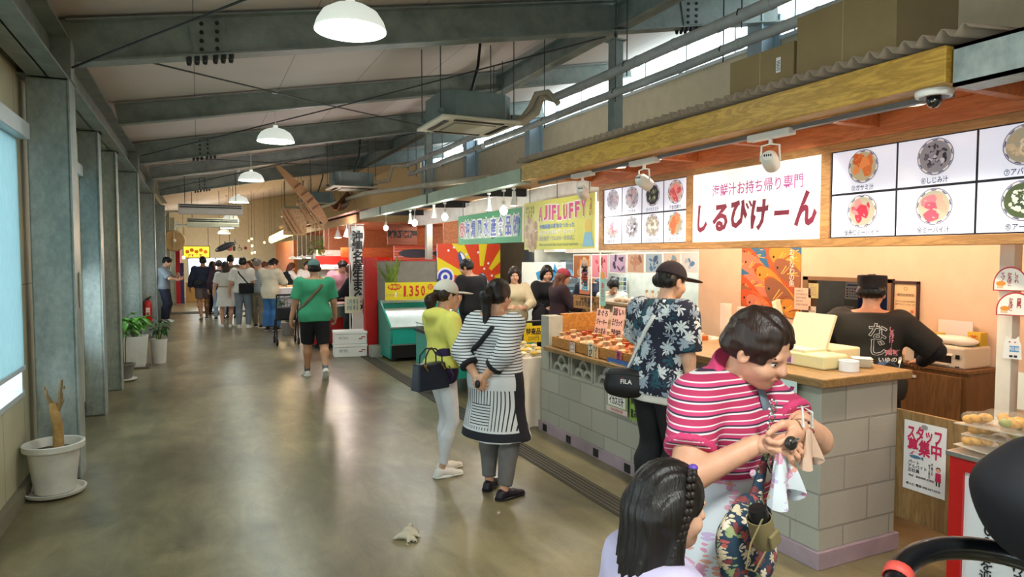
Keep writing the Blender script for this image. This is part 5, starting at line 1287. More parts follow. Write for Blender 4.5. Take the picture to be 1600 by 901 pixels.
LEAF = M('leaf_green', '#4f8a2a', .45, var=.25, vs=9); LEAFD = M('leaf_dark', '#2c5a2a', .45, var=.2)
def leaf(g, a, d, L, w, mat, droop=.3):
    a = Vector(a); d = Vector(d).normalized(); s = d.cross(Vector((0, 0, 1))).normalized(); n = 5; vs = []
    for k in range(n + 1):
        t = k / n; c = a + d * L * t + Vector((0, 0, -droop * L * t * t)); q = w * math.sin(PI * min(.97, t * .9 + .08)) ** .8
        vs += [c - s * q + Vector((0, 0, q * .3)), c, c + s * q + Vector((0, 0, q * .3))]
    g.add(vs, [f for k in range(n) for f in ((3 * k, 3 * k + 3, 3 * k + 4, 3 * k + 1), (3 * k + 1, 3 * k + 4, 3 * k + 5, 3 * k + 2))], mat, True)
def leafy(t, n, base, H_, spread, seed, mat, stems=4, L=.2, w=.045):
    R = random.Random(seed); gs = G(); gl = G()
    for s_ in range(stems):
        a = 6.28 * s_ / stems + R.random(); tip = Vector((spread * .5 * math.cos(a), spread * .5 * math.sin(a), H_ * (.75 + .3 * R.random()))) + Vector((0, 0, base))
        b = Vector((.02 * math.cos(a), .02 * math.sin(a), base)); gs.tube([b, (b + tip) / 2 + Vector((0, 0, .04)), tip], [.01, .008, .004], M('stem_green', '#5a7a3a', .6), 6)
        for k in range(n // stems):
            q = .35 + .65 * R.random(); p = b.lerp(tip, q) + Vector((0, 0, .03)); aa = a + R.uniform(-1.8, 1.8)
            leaf(gl, p, (math.cos(aa), math.sin(aa), R.uniform(-.1, .7)), L * R.uniform(.7, 1.2), w * R.uniform(.7, 1.1), mat, R.uniform(.2, .9))
    gs.build('stems', t); gl.build('foliage', t)
t = thing('potted_plant', 'bright green leafy plant in a tall white square planter', 'plant', (-.93, 11.95, 0))
g = G(); a, b = .14, .18
g.add([(-a, -a, .02), (a, -a, .02), (a, a, .02), (-a, a, .02), (-b, -b, .5), (b, -b, .5), (b, b, .5), (-b, b, .5), (-b + .02, -b + .02, .5), (b - .02, -b + .02, .5), (b - .02, b - .02, .5), (-b + .02, b - .02, .5), (-b + .03, -b + .03, .46), (b - .03, -b + .03, .46), (b - .03, b - .03, .46), (-b + .03, b - .03, .46)],
      [(3, 2, 1, 0)] + [(i, (i + 1) % 4, 4 + (i + 1) % 4, 4 + i) for i in range(4)] + [(4 + i, 4 + (i + 1) % 4, 8 + (i + 1) % 4, 8 + i) for i in range(4)] + [(8 + i, 8 + (i + 1) % 4, 12 + (i + 1) % 4, 12 + i) for i in range(4)] + [(12, 13, 14, 15)], POTW)
g.build('planter', t, bevel=.008); G().box(-.2, .2, -.2, .2, 0, .02, M('saucer_brown', '#5c5144', .6)).build('saucer', t, bevel=.004)
leafy(t, 56, .46, .36, .3, 3, LEAF, 7, .19, .045)
t = thing('potted_plant', 'spindly plant in a small grey pot in front of the white planter', 'plant', (-.98, 10.75, 0))
G().lathe([(0, 0), (.13, 0), (.16, .02), (.16, .03), (0, .03)], (0, 0, 0), POTW, 20).build('saucer', t); G().lathe([(0, .03), (.09, .03), (.135, .22), (.145, .22), (.145, .24), (.12, .24), (.11, .2), (0, .2)], (0, 0, 0), M('grey_pot', '#77746c', .6), 24).build('pot_body', t)
g = G()
for k in range(3): g.tube([(.02 * k - .02, 0, .2), (.03 * k - .04, .01, .5), (.05 * k - .05, .0, .82)], .008, M('stem_brown', '#6c5a3c', .7), 6)
g.build('stems', t); g = G(); R = random.Random(5)
for k in range(26): a = R.random() * 6.28; leaf(g, (R.uniform(-.06, .06), R.uniform(-.05, .05), R.uniform(.62, .86)), (math.cos(a), math.sin(a), R.uniform(.0, .6)), R.uniform(.14, .24), .04, LEAF, .7)
g.build('foliage', t)
t = thing('potted_plant', 'small dark green plant beside the white planter, against the column', 'plant', (-.62, 12.3, 0))
G().lathe([(0, 0), (.1, 0), (.13, .4), (.12, .4), (.11, .37), (0, .37)], (0, 0, 0), POTW, 20).build('pot_body', t); leafy(t, 30, .37, .3, .2, 8, LEAFD, 5, .13, .04)
p = ux(-24, 690, XL); G().lathe([(0, .004), (.19, .004), (.2, 0)], (XL + .001, p.y, p.z), PAPER, 40, ax=(1, 0, 0)).build('round_sticker', label='large white round sticker low on the left wall at the picture edge', cat='sticker')
# crumpled work glove on the floor
t = thing('work_glove', 'dropped white cotton glove lying crumpled on the concrete floor', 'glove', (1.15, 3.96, 0), .55)
GLV = M('glove_cotton', '#b5ad98', .9, var=.06, vs=40, bump=.2, bs=200)
S().add([E((.01, .01, .018), (.075, .05, .022)), C((.03, .03, .022), (.1, .075, .02), .022, .016), C((-.02, -.02, .014), (-.085, -.075, .012), .017, .012), C((.0, -.03, .014), (-.04, -.09, .012), .017, .012), C((-.05, .03, .012), (-.085, .045, .012), .014, .01), C((.03, -.02, .014), (.02, -.075, .012), .014, .01)], .004, GLV, folds(.006, 70, 50)).build('glove_body', t)
g = G().ell((-.088, -.078, .013), (.007, .007, .006), INK, 8).ell((-.044, -.094, .013), (.007, .007, .006), INK, 8); g.build('finger_opening', t)

# ------------------------------------------------------------------ second stall: banners, pass-through, counter
def quad_sign(name, lab, X, y0, y1, z0, z1, draw, roll=0, cat='sign', th=.02, base=None):
    t = thing(name, lab, cat, (X, y0, z0)); w, h = y0 - y1, z1 - z0
    G().box(0, th, -w, 0, 0, h, base or WHITE).build('backing', t)
    g = G(aisle(-.001, 0, 0)); draw(g, w, h); g.build('printed_face', t); g = G()
    for q in (.08, .5, .92): g.tube([(.01, -w * q, h), (.01, -w * q, 2.62 - z0)], .005, ROD, 5)
    g.build('hanging_wire', t)
    t.rotation_euler = (roll, 0, 0); return t
def ajf(g, w, h):
    BG = M('banner_yellow', '#cdc654', .5, var=.06, vs=2); PK = flat('#c94a72'); Wt = flat('#f0ece0')
    g.rect(0, w, 0, h, BG, 0)
    R = random.Random(3)
    for k in range(60): a = R.random() * 6.28; d = .2 * math.sqrt(R.random()); g.disc(.2 + d * .8 * math.cos(a), .2 + d * math.sin(a), .045, flat(R.choice(('#b8926a', '#a98560', '#c9a984', '#d2b896'))), .001 + k * .00002, 9)
    for k in range(14): g.disc(.06 + .05 * (k % 5), h - .07 - .05 * (k // 5), .014, flat(R.choice(('#d08a3a', '#6a7a3a', '#b8a03a'))), .002, 8, ry=.025)
    x = w * .23
    for i, ch in enumerate('AJIFLUFFY'):
        cw = .07 if ch in 'I' else .125
        g.text(ch, x + cw / 2, h * .73 + .01 * math.sin(i), .2, Wt, .003, w=cw, bold=.07); g.text(ch, x + cw / 2, h * .73 + .01 * math.sin(i), .175, PK, .004, w=cw - .025, bold=.045); x += cw * 1.06
    g.text('沖縄県産の鮮魚をつかった', w * .5, h * .46, .05, flat('#4a7ab4'), .003, w=w * .5, bold=.02); g.text('ふわふわの食感をお楽しみください', w * .5, h * .34, .05, Wt, .003, w=w * .52, bold=.03)
    g.text('からあげ・てんぷら・かまぼこ', w * .5, h * .22, .05, flat('#7f8aa0'), .003, w=w * .5, bold=.02); g.text('We use fresh fish from local markets', w * .52, h * .1, .04, flat('#7a8a6a'), .003, w=w * .55)
    g.text('うまい', w * .95, h * .86, .06, flat('#b8402a'), .003, vert=True, bold=.02)
    g.disc(w * .92, h * .42, .07, flat('#d9b640'), .003); g.pts([(w * .88, h * .3), (w * .96, h * .3), (w * .99, h * .04), (w * .85, h * .04)], flat('#7fb2c4'), .003)
quad_sign('shop_banner', 'yellow banner with bubbly pink lettering left of the bowl menu', 3.78, 7.66, 5.98, 1.83, 2.42, ajf)
def gsign(g, w, h):
    GR = flat('#1f8a52'); BL = flat('#3a4ea8'); Wt = flat('#e9e6dc')
    g.rect(0, w, 0, h, GR, 0); g.rect(w * .1, w * .94, h * .18, h * .8, flat('#a9b8a4'), .001)
    x = w * .075; g.disc(x, h * .5, .13, Wt, .002, 28); g.disc(x, h * .5, .12, flat('#9a2232'), .003, 28); g.ring(x, h * .5, .08, .09, Wt, .004); g.text('八', x, h * .45, .11, Wt, .004, bold=.03)
    for i, ch in enumerate('沖縄風水産食品㈱'):
        X = w * (.17 + .108 * i); g.text(ch, X, h * .5, .235, Wt, .003, bold=.075, w=.225); g.text(ch, X, h * .5, .225, BL, .004, bold=.02, w=.19)
quad_sign('shop_sign', 'green sign with blue seafood company lettering behind the hanging bulbs', 3.78, 10.05, 7.72, 1.93, 2.38, gsign)
# pass-through to the kitchen
g = G().box(5.15, 5.25, 5.95, 9.0, 0, 1.1, BEIGE).box(5.15, 5.25, 5.95, 9.0, 1.8, 2.6, M('white_fascia', '#d9d4c8', .6)).box(5.2, 5.25, 5.9, 5.98, 1.1, 1.9, BEIGE)
g.build('wall_kitchen', kind='structure')
G().box(5.0, 5.3, 5.95, 9.0, 1.1, 1.135, M('sill_brown', '#8f7a60', .5)).build('serving_sill', label='long brown serving sill of the kitchen hatch', cat='sill', bevel=.004)
g = G().box(6.55, 6.6, 5.1, 11, 0, 2.6, M('kitchen_white', '#cfd2c8', .5)).box(5.25, 6.6, 10.2, 10.25, 0, 2.6, M('kitchen_white')).box(5.15, 6.6, 5.95, 10.2, 2.6, 2.64, M('kitchen_white'))
g.build('wall_kitchen_back', kind='structure')
for y in (7, 8.8): lamp('AREA', 'kitchen_tube', (5.9, y, 2.55), 22, (.95, 1, .97), 1.0, shape='RECTANGLE', sy=.12)
phc = [('#c98a5a', '#a0602e', '#d8b88c'), ('#c9506a', '#d98a9a', '#8a2f44'), ('#6a5a7a', '#b8a0c0', '#3a2f44'), ('#b88a72', '#c9a890', '#8a5a48'), ('#4a7aa8', '#a8c4d8', '#3a5a86'), ('#8ab0c4', '#e0d8cc', '#c98a5a'), ('#5a8ac0', '#d8e4ec', '#b8c8d8')]
def photo(cs, seed):
    def d(g, w, h):
        R = random.Random(seed); g.rect(w * .04, w * .96, h * .05, h * .95, flat(cs[1]), .0006)
        for k in range(16): g.disc(w * R.uniform(.2, .8), h * R.uniform(.2, .8), w * R.uniform(.06, .16), flat(R.choice(cs)), .001 + k * .0001, 10, ry=h * R.uniform(.05, .14), rot=R.random() * 3)
    return d
nm = ['golden snacks', 'a red tuna slab', 'something purple', 'pinkish fish', 'long blue fish', 'a white shellfish plate', 'blue sea creatures']
for i in range(7):
    u0 = 896 + i * 28.2; sheet(5.14, u0, 397 - i * .4, u0 + 26.5, 428 - i * .3 + (8 if i < 2 else 0), PAPER, 'food_photo', 'food photo of %s, %s in the row above the kitchen hatch' % (nm[i], ['first', 'second', 'third', 'fourth', 'fifth', 'sixth', 'last'][i]), 'photo', photo(phc[i], i), 'food photos above the kitchen hatch')
g0 = G().lathe([(0, 0), (.035, 0), (.037, .01), (.037, .1), (.03, .13), (.014, .15), (.014, .18), (0, .18)], (0, 0, 0), M('milky_bottle', '#dcdcd0', .25, var=.02), 14)
pb = None
for i, u in enumerate((1010, 1019, 1029, 1040)):
    p = ux(u, 492, 5.15)
    t = thing('milky_bottle', 'small milky bottle on the serving sill, %s of four' % ('first', 'second', 'third', 'fourth')[i], 'bottle', (5.15, p.y, 1.136), 0, 'milky bottles on the serving sill')
    G().lathe([(0, 0), (.035, 0), (.037, .01), (.037, .1), (.03, .13), (.014, .15)], (0, 0, 0), M('milky_bottle', '#dcdcd0', .25, var=.02), 14).build('bottle_body', t); G().cyl((0, 0), .016, .15, .185, M('cork_cap', '#c9b08a', .6), 10).build('bottle_cap', t)
for i, u in enumerate((966, 976, 988)):
    p = ux(u, 492, 5.12); tag1(S().add([E((0, 0, .035), (.06, .05, .045))], .008, M('wrapped_snack', '#d8c0a8', .5, var=.3, vs=30), folds(.006, 60, 50)).g, 'wrapped_snack', 'wrapped snack bag on the serving sill, %s of three' % ('left', 'middle', 'right')[i], 'snack', (5.12, p.y, 1.136), i, 'wrapped snacks on the serving sill')
sheet(6.5, 962, 432, 980, 462, PAPER, 'wall_chart', 'chart of small photos on the white kitchen wall', 'chart', lambda g, w, h: [g.rect(w * (.08 + .3 * i), w * (.34 + .3 * i), h * (.06 + .24 * j), h * (.26 + .24 * j), flat(('#5a7a8a', '#8a9a6a', '#3a4a5a', '#a8b0a0')[(i + 2 * j) % 4])) for i in range(3) for j in range(4)])
# tan counter behind the wooden sign and vertical banner
g = G(); t = thing('tan_counter', 'plain beige counter standing behind the wooden fish board', 'counter', (4.28, 6.6, 0))
G().box(0, .7, 0, .9, 0, .97, BEIGE).build('body', t, bevel=.004); G().box(-.02, .72, -.02, .92, .97, 1.0, M('counter_edge', '#b39a7a', .5)).build('top', t, bevel=.004)
t = thing('vertical_banner', 'narrow upright banner with orange top and blue lettering on a thin pole', 'banner', (3.85, 6.42, .9))
a = ux(906, 405, 3.85); b = ux(921, 460, 3.85); g = G(aisle(0, a.y - 6.42, b.z - .9)); w, h = a.y - b.y, a.z - b.z
g.rect(0, w, 0, h, flat('#d9cfc0'), 0); g.rect(0, w, 0, h * .12, flat('#c96a3a'), .001); g.rect(0, w, h * .8, h, flat('#d98a3a'), .001); g.disc(w / 2, h * .83, w * .35, flat('#c9a890'), .002)
for i, (ch, c) in enumerate((('地', '#3a5a9a'), ('産', '#b8402a'), ('地', '#b8402a'), ('消', '#3a8aa0'))): g.text(ch, w / 2, h * (.7 - .155 * i), w * .55, flat(c), .002, bold=.03)
g.build('cloth', t, sol=.002); G().tube([(.01, b.y - 6.42 - .02, -.9), (.01, b.y - 6.42 - .02, a.z - .9 + .05)], .008, WPL, 8).build('pole', t)
t = thing('streamer_pole', 'thin white pole with a turquoise vertical streamer beside the wooden board', 'banner', (3.85, 6.05, .9)); a = ux(938, 425, 3.85); b = ux(946, 478, 3.85)
g = G(aisle(0, a.y - 6.05, b.z - .9)); w, h = a.y - b.y, a.z - b.z; g.rect(0, w, 0, h, flat('#7fb8b0'), 0); g.text('あおさ', w / 2, h * .6, w * .6, flat('#b03a4a'), .001, vert=True, bold=.02); g.disc(w / 2, h * .9, w * .4, flat('#d98a3a'), .001); g.build('streamer', t, sol=.002)
G().tube([(.01, a.y - 6.03, -.9), (.01, a.y - 6.03, 1.0)], .007, WPL, 8).build('pole', t)
# white cloth table with yellow packs
t = thing('cloth_table', 'table under a white cloth beside the block counter', 'table', (2.85, 5.98, 0))
CL = M('white_cloth', '#dcd2c4', .85, var=.03)
g = S(); g.g.box(0, .62, 0, 1.1, .7, .715, CL)
n = 40; vs = []
per = [(0, 0)] + [(0, 1.1 * k / n) for k in range(n + 1)] 
for (x0, y0, x1, y1, m) in ((0, 0, 0, 1.1, 30), (.62, 0, 0, 0, 20)):
    vs = []
    for k in range(m + 1):
        x = x0 + (x1 - x0) * k / m; y = y0 + (y1 - y0) * k / m; q = .018 * math.sin(k * 1.3)
        dx, dy = (-1, 0) if x0 == x1 else (0, -1)
        vs += [(x, y, .712), (x + dx * (.01 + q * .4), y + dy * (.01 + q * .4), .4), (x + dx * (.025 + q), y + dy * (.025 + q), .02)]
    g.g.add(vs, [f for k in range(m) for f in ((3 * k, 3 * k + 1, 3 * k + 4, 3 * k + 3), (3 * k + 1, 3 * k + 2, 3 * k + 5, 3 * k + 4))], CL, True)
g.build('table_cloth', t); 
for x in (.05, .57):
    for y in (.06, 1.04): G().tube([(x, y, 0), (x, y, .7)], .014, STEEL, 8).build('leg', t)
YP = M('mango_yellow', '#d2b24c', .5, var=.2, vs=30)
k = 0
for i in range(3):
    for j in range(4):
        tag1(G().box(-.08, .08, -.06, .06, 0, .012, M('clear_tray')).ell((-.035, 0, .03), (.045, .05, .024), YP, 10).ell((.04, .01, .03), (.04, .045, .022), M('pale_dough', '#d8cfa6', .5), 10), 'yellow_snack_pack', 'open tray of yellow and cream snacks on the white cloth table', 'snack tray', (2.97 + .19 * i, 6.12 + .25 * j, .718), .1 * ((i + j) % 3), 'yellow snack trays on the cloth table')
# ------------------------------------------------------------------ fish stall: freezers, price sign, posters
TEAL = M('teal_enamel', '#1d9484', .3, var=.04); ICE = M('frost_white', '#dfe2de', .5, var=.04)
F1 = thing('open_freezer', 'teal open-front freezer showcase with a slanted side under the price sign', 'freezer', (2.86, 10.7, 0))
g = G()
def prism(g, x0, x1, P, mat): n = len(P); g.add([(x0, p[0], p[1]) for p in P] + [(x1, p[0], p[1]) for p in P], [tuple(range(n)), tuple(range(n, 2 * n))[::-1]] + [(i, n + i, n + (i + 1) % n, (i + 1) % n) for i in range(n)], mat)
prism(g, -.03, 0, [(.06, .05), (.8, .05), (.8, .98), (.7, .98), (0, .56), (0, .5)], TEAL); g.build('side_panel', F1, bevel=.004); g = G(); prism(g, 1.3, 1.33, [(.06, .05), (.8, .05), (.8, .98), (.7, .98), (0, .56), (0, .5)], TEAL); g.build('side_panel', F1, bevel=.004)
g = G().box(0, 1.3, .75, .8, .05, .98, ICE).box(0, 1.3, .05, .75, .42, .45, ICE).box(0, 1.3, .72, .76, .84, .93, TEAL); g.build('cabinet_liner', F1)
G().box(0, 1.3, .0, .05, .28, .57, TEAL).build('front_panel', F1, bevel=.004); G().box(0, 1.3, .03, .06, .06, .28, BLK).build('grille', F1)
G().box(-.03, 1.33, -.015, .06, .56, .585, STEEL).box(-.03, 1.33, -.01, .0, .275, .295, STEEL).build('rail', F1); G().box(0, 1.3, .45, .74, .8, .825, WHITE).build('shelf', F1)
for x in (.05, .65, 1.25): G().box(x - .03, x + .03, .1, .16, 0, .06, DARK).build('foot', F1)
G().tube([(.02, .68, .79), (1.28, .68, .79)], .012, M('tube_glow', '#f4fbff', .5, var=0, em=5), 8).build('light_tube', F1)
R = random.Random(2)
for k in range(10): tag1(G().box(-.06, .06, -.05, .05, 0, .05, M('frozen_pack_%d' % (k % 3), ('#e0d8cc', '#c9a8a0', '#a8b8b4')[k % 3], .3, var=.15, vs=20)), 'frozen_pack', 'frozen seafood pack lying in the teal open-front freezer', 'frozen pack', (2.98 + .12 * k, 10.95 + .1 * (k % 2), .452), R.uniform(-.3, .3), 'frozen packs in the open freezer')
t = thing('price_sign', 'yellow price sign reading 1,350 yen above the teal freezer', 'sign', (2.9, 11.1, .98)); g = G(facing(-.05, 0, .02)); w, h = .95, .3
YS = flat('#d9c61a'); RD = flat('#c2261a')
g.box(0, w, 0, h, -.015, 0, YS)
g.pts([(w * .17 + (w * .14 if k % 2 else w * .115) * math.cos(PI * k / 11), h * .75 + (h * .2 if k % 2 else h * .15) * math.sin(PI * k / 11)) for k in range(22)], RD, .001); g.text('特売中', w * .17, h * .75, h * .18, YS, .002, bold=.03)
g.text('お刺身', w * .09, h * .28, h * .15, flat('#b87a70'), .001); g.text('3', w * .19, h * .32, h * .26, flat('#e9e4d0'), .001, bold=.04); g.text('パック', w * .28, h * .28, h * .14, flat('#a85a50'), .001)
for i, ch in enumerate('1,350'): g.text(ch, w * (.36, .41, .48, .59, .7)[i], h * (.5 if ch != ',' else .2), h * (.62 if ch != ',' else .16), RD, .001, w=w * (.045 if ch == '1' else .075 if ch != ',' else .015), bold=.03)
g.text('円', w * .775, h * .26, h * .15, RD, .001); g.text('(税込)', w * .88, h * .24, h * .12, INK, .001, bold=.02); g.disc(w * .84, h * .72, h * .17, flat('#c9542a'), .001); g.text('旨', w * .84, h * .72, h * .2, YS, .002); g.disc(w * .955, h * .5, h * .13, flat('#c9542a'), .001); g.text('鮮', w * .955, h * .5, h * .16, YS, .002)
g.build('sign_board', t); G().box(.0, .03, .0, .08, -.005, .03, WPL).box(.8, .83, .0, .08, -.005, .03, WPL).build('stand_foot', t)
t = thing('snake_plant', 'tall spiky snake plant standing behind the yellow price sign', 'plant', (3.05, 11.35, .985))
G().lathe([(0, 0), (.09, 0), (.11, .16), (.1, .16), (.09, .14), (0, .14)], (0, 0, 0), POTW, 18).build('pot_body', t); g = G(); R = random.Random(9)
SNK = M('snake_leaf', '#6f8438', .4, var=.3, vs=14)
for k in range(22):
    a = R.random() * 6.28; q = R.uniform(.1, .34); hh = R.uniform(.4, .78); p0 = Vector((.03 * math.cos(a), .03 * math.sin(a), .1)); p1 = p0 + Vector((q * math.cos(a), q * .6 * math.sin(a), hh)); m = (p0 + p1) / 2 - Vector((q * .2 * math.cos(a), q * .1 * math.sin(a), 0))
    s = Vector((-math.sin(a), math.cos(a), 0)) * .018 + Vector((.012, 0, 0)); g.add([p0 - s * .6, p0 + s * .6, m - s, m + s, p1], [(0, 1, 3, 2), (2, 3, 4)], SNK)
g.build('leaves', t, sol=.003)
g = G().box(2.84, 4.1, 11.65, 11.72, 0, 1.66, M('grey_partition_board', '#7f7c74', .6)).box(2.8, 4.1, 11.64, 11.73, 1.66, 1.69, RED)
g.build('grey_partition', label='grey partition board with a red top edge behind the teal freezer', cat='partition')
G().box(2.62, 2.84, 11.6, 11.75, 0, 1.72, RED).build('red_case_end', label='tall red end panel left of the grey partition', cat='panel', bevel=.01)
def chest(x, y, rz, L, D, lab, legs=True):
    t = thing('chest_freezer', lab, 'freezer', (x, y, 0), rz, 'teal chest freezers of the fish stall')
    g = G().box(0, L, 0, .04, .22, .7, TEAL).box(0, L, D - .04, D, .22, .7, TEAL).box(0, .04, .04, D - .04, .22, .7, TEAL).box(L - .04, L, .04, D - .04, .22, .7, TEAL).box(.04, L - .04, .04, D - .04, .22, .55, ICE); g.build('tub', t)
    g = G()
    for q in ((-.02, L + .02, -.02, .05), (-.02, L + .02, D - .05, D + .02), (-.02, .05, .05, D - .05), (L - .05, L + .02, .05, D - .05)): g.box(q[0], q[1], q[2], q[3], .7, .74, DARK)
    g.build('rim', t); g = G().box(0, L, 0, .006, .74, .82, GLASS).box(0, .006, 0, D, .74, .82, GLASS).box(0, L, -.004, .01, .815, .825, STEEL).box(-.004, .01, 0, D, .815, .825, STEEL); g.build('glass_guard', t)
    for qx in (.06, L - .06):
        for qy in (.06, D - .06): G().box(qx - .025, qx + .025, qy - .025, qy + .025, 0, .22, DARK).build('foot', t)
    R = random.Random(int(x * 10))
    for k in range(10): tag1(G().box(-.07, .07, -.05, .05, 0, .05, M('chest_pack_%d' % (k % 3), ('#d8cdb0', '#c9a88c', '#b8b8a0')[k % 3], .4, var=.15, vs=20)), 'frozen_pack', 'frozen pack lying in the %s' % lab.split(',')[0], 'frozen pack', (x + .16 + (L - .3) * (k % 5) / 4.6, y + .2 + (D - .4) * (k // 5), .552), R.uniform(-.4, .4), 'frozen packs in %s' % lab.split(',')[0])
chest(2.76, 7.75, 0, 1.2, 1.3, 'teal chest freezer behind the yellow hooded shopper, with a glass rim')
chest(4.3, 7.55, 0, .7, .5, 'teal chest freezer beside the block pillar and the backpack carrier')
# sunburst poster and shark panel (plain stand-ins)
def sunp(g, w, h):
    OR = flat('#d8431a'); YE = flat('#e6d01c'); WB = flat('#e8e8f0'); BL = flat('#3446b0')
    g.rect(0, w, 0, h, OR, 0); c = (w * .68, h * .42)
    for k in range(10):
        a = k * .628 + .25; P = [c]
        for q in (-.12, .12):
            dx, dy = math.cos(a + q), math.sin(a + q); tt = min([(w - c[0]) / dx if dx > 0 else -c[0] / dx if dx < 0 else 9, (h - c[1]) / dy if dy > 0 else -c[1] / dy if dy < 0 else 9]); P.append((c[0] + dx * tt, c[1] + dy * tt))
        g.pts(P, YE, .001)
    g.disc(*c, w * .24, OR, .002, 30)
    for x, y, r in ((.08, .3, .2), (.2, .12, .26), (.12, .5, .14)):
        X, Y, r_ = w * x, h * y, w * r; g.disc(X, Y, r_ * .98, WB, .003, 24) if X - r_ > 0 and Y - r_ > 0 else g.pts([(min(w, max(0, X + r_ * math.cos(6.283 * k / 24))), min(h, max(0, Y + r_ * math.sin(6.283 * k / 24)))) for k in range(24)], WB, .003)
        for q in (.8, .5, .25): g.pts([(min(w, max(0, X + r_ * q * math.cos(6.283 * k / 20))), min(h, max(0, Y + r_ * q * math.sin(6.283 * k / 20)))) for k in range(20)], BL if q != .5 else WB, .0032 + (1 - q) * .001)
    for x, y, s, a in ((.4, .72, .17, 1.9), (.34, .36, .13, 2.1), (.75, .42, .15, 2.0)):
        X, Y, L = w * x, h * y, w * s; ca, sa = math.cos(a), math.sin(a); T_ = lambda u, v: (X + u * ca - v * sa, Y + u * sa + v * ca)
        g.pts([T_(L * math.cos(6.283 * k / 18), L * .36 * math.sin(6.283 * k / 18)) for k in range(18)], flat('#2f5a9a'), .005); g.pts([T_(L * .9 * math.cos(PI + PI * k / 9), L * .3 * math.sin(PI + PI * k / 9)) for k in range(10)], WB, .0054); g.pts([T_(-L * .9, 0), T_(-L * 1.35, L * .32), T_(-L * 1.35, -L * .32)], flat('#2f5a9a'), .005); g.disc(*T_(L * .65, L * .08), L * .06, INK, .006, 8)
    R = random.Random(1)
    for k in range(10): g.disc(w * R.uniform(.05, .95), h * R.uniform(.5, .97), w * .018, WB, .0022, 8)
t = thing('sunburst_poster', 'orange and yellow sunburst poster with leaping fish and blue waves', 'poster', (3.95, 11.6, .75)); G().box(0, 1.26, 0, .03, 0, 1.23, WHITE).build('board', t); g = G(facing(0, -.001, 0)); sunp(g, 1.26, 1.23); g.build('print', t)
def wh(g, w, h):
    g.rect(0, w, 0, h, flat('#e4e2d8'), 0); B1, B2 = flat('#2f86b8'), flat('#b9bdc2')
    P = [(.95, .55), (.88, .75), (.72, .88), (.5, .9), (.3, .84), (.34, .74), (.5, .7), (.62, .55), (.66, .35), (.62, .15), (.75, .1), (.9, .3)]; g.pts([(w * x, h * y) for x, y in P], B1); g.pts([(w * x, h * y) for x, y in ((.34, .74), (.5, .7), (.62, .55), (.64, .35), (.5, .4), (.38, .52), (.3, .65))], B2); g.pts([(w * x, h * y) for x, y in ((.7, .86), (.74, .99), (.84, .8))], B1)
    for y in (.5, .58, .66): g.line([(w * .42, h * y), (w * .6, h * (y + .04))], .006, flat('#7a8088'), .002)
    g.disc(w * .86, h * .9, w * .06, PAPER, .002); g.ring(w * .86, h * .9, w * .055, w * .062, INK, .003); g.disc(w * .86, h * .97, w * .04, PAPER, .002); g.ring(w * .86, h * .97, w * .036, w * .042, INK, .003)
    g.rect(0, w, 0, h * .12, flat('#d9c832'))
t = thing('painted_board', 'white standing panel painted with a blue fish tail behind the cream-sweater shopper', 'panel', (4.85, 9.9, .55)); G().box(0, .82, 0, .03, 0, 1.1, WHITE).box(.1, .14, 0, .2, -.55, .0, WHITE).box(.68, .72, 0, .2, -.55, .0, WHITE).build('board', t); g = G(facing(0, -.001, 0)); wh(g, .82, 1.1); g.build('painted_face', t)
# cupboards and display fridge behind
t = thing('wall_cupboard', 'row of white wall cupboards above the display fridge', 'cupboard', (5.6, 10.1, 1.82))
for k in range(4): o = G().box(.05, .35, -.02 - .0, 0, 0, .1, WPL)
for k in range(3):
    d = G().box(-.2 + .5 * k, .29 + .5 * k, -.3, -.28, 0, .34, WPL).build('door', t, bevel=.003); G().box(.22 + .5 * k, .25 + .5 * k, -.32, -.3, .04, .14, CHROME).build('handle', d)
G().box(-.2, 1.0, -.28, .08, 0, .34, WPL).build('carcass', t)
t = thing('display_fridge', 'dark glass display fridge with sea photos behind the red-capped shopper', 'fridge', (5.72, 10.04, 0))
G().box(0, .82, 0, .13, 0, 1.68, M('fridge_grey', '#6f7a80', .4)).build('case_body', t); g = G(facing(0, -.002, 0)); R = random.Random(11)
for i in range(3):
    for j in range(4): 
        g.rect(.03 + .265 * i, .27 + .265 * i, .1 + .39 * j, .44 + .39 * j, flat(('#3d4f5c', '#4a6a86', '#5a5f66', '#2f6a9a')[(i + 2 * j) % 4], .2), .001)
        for k in range(7): g.disc(.07 + .265 * i + R.random() * .16, .14 + .39 * j + R.random() * .26, R.uniform(.02, .06), flat(R.choice(('#7f9aa8', '#a8b4bc', '#9a6a7a', '#4a8ac0', '#2f3a44'))), .002 + k * .0001, 8, ry=.02, rot=R.random() * 3)
g.build('door_photo', t)
card(4.28, 6.85, 1.005, .12, .1, '#c03a2a', ['本日', '特価'], 'small red price card on the beige counter', 'price_card', ink='#e9dca0')
t = thing('shopping_carrier', 'grey wheeled shopping frame with a yellow price tag beside the cloth table', 'cart', (3.55, 7.25, 0)); g = G()
for x in (0, .35):
    g.tube([(x, 0, .06), (x, .02, .5), (x, .0, .95)], .012, DARK, 8).tube([(x, .4, .06), (x, .38, .5)], .012, DARK, 8)
g.tube([(0, 0, .95), (.35, 0, .95)], .014, BLK).tube([(0, .02, .5), (.35, .02, .5), (.35, .38, .5), (0, .38, .5), (0, .02, .5)], .01, DARK); g.build('frame', t)
for x in (0, .35):
    for y in (0, .4): G().lathe([(0, -.02), (.055, -.02), (.06, 0), (.055, .02), (0, .02)], (x, y, .06), BLK, 16, ax=(1, 0, 0)).build('wheel', t)
G(facing(0, -.04, .7)).rect(0, .26, 0, .2, flat('#d9c01e')).text('特売品', .13, .13, .07, INK, .002, w=.2, bold=.03).text('250円', .13, .05, .05, INK, .002).build('price_tag', t, sol=.002)
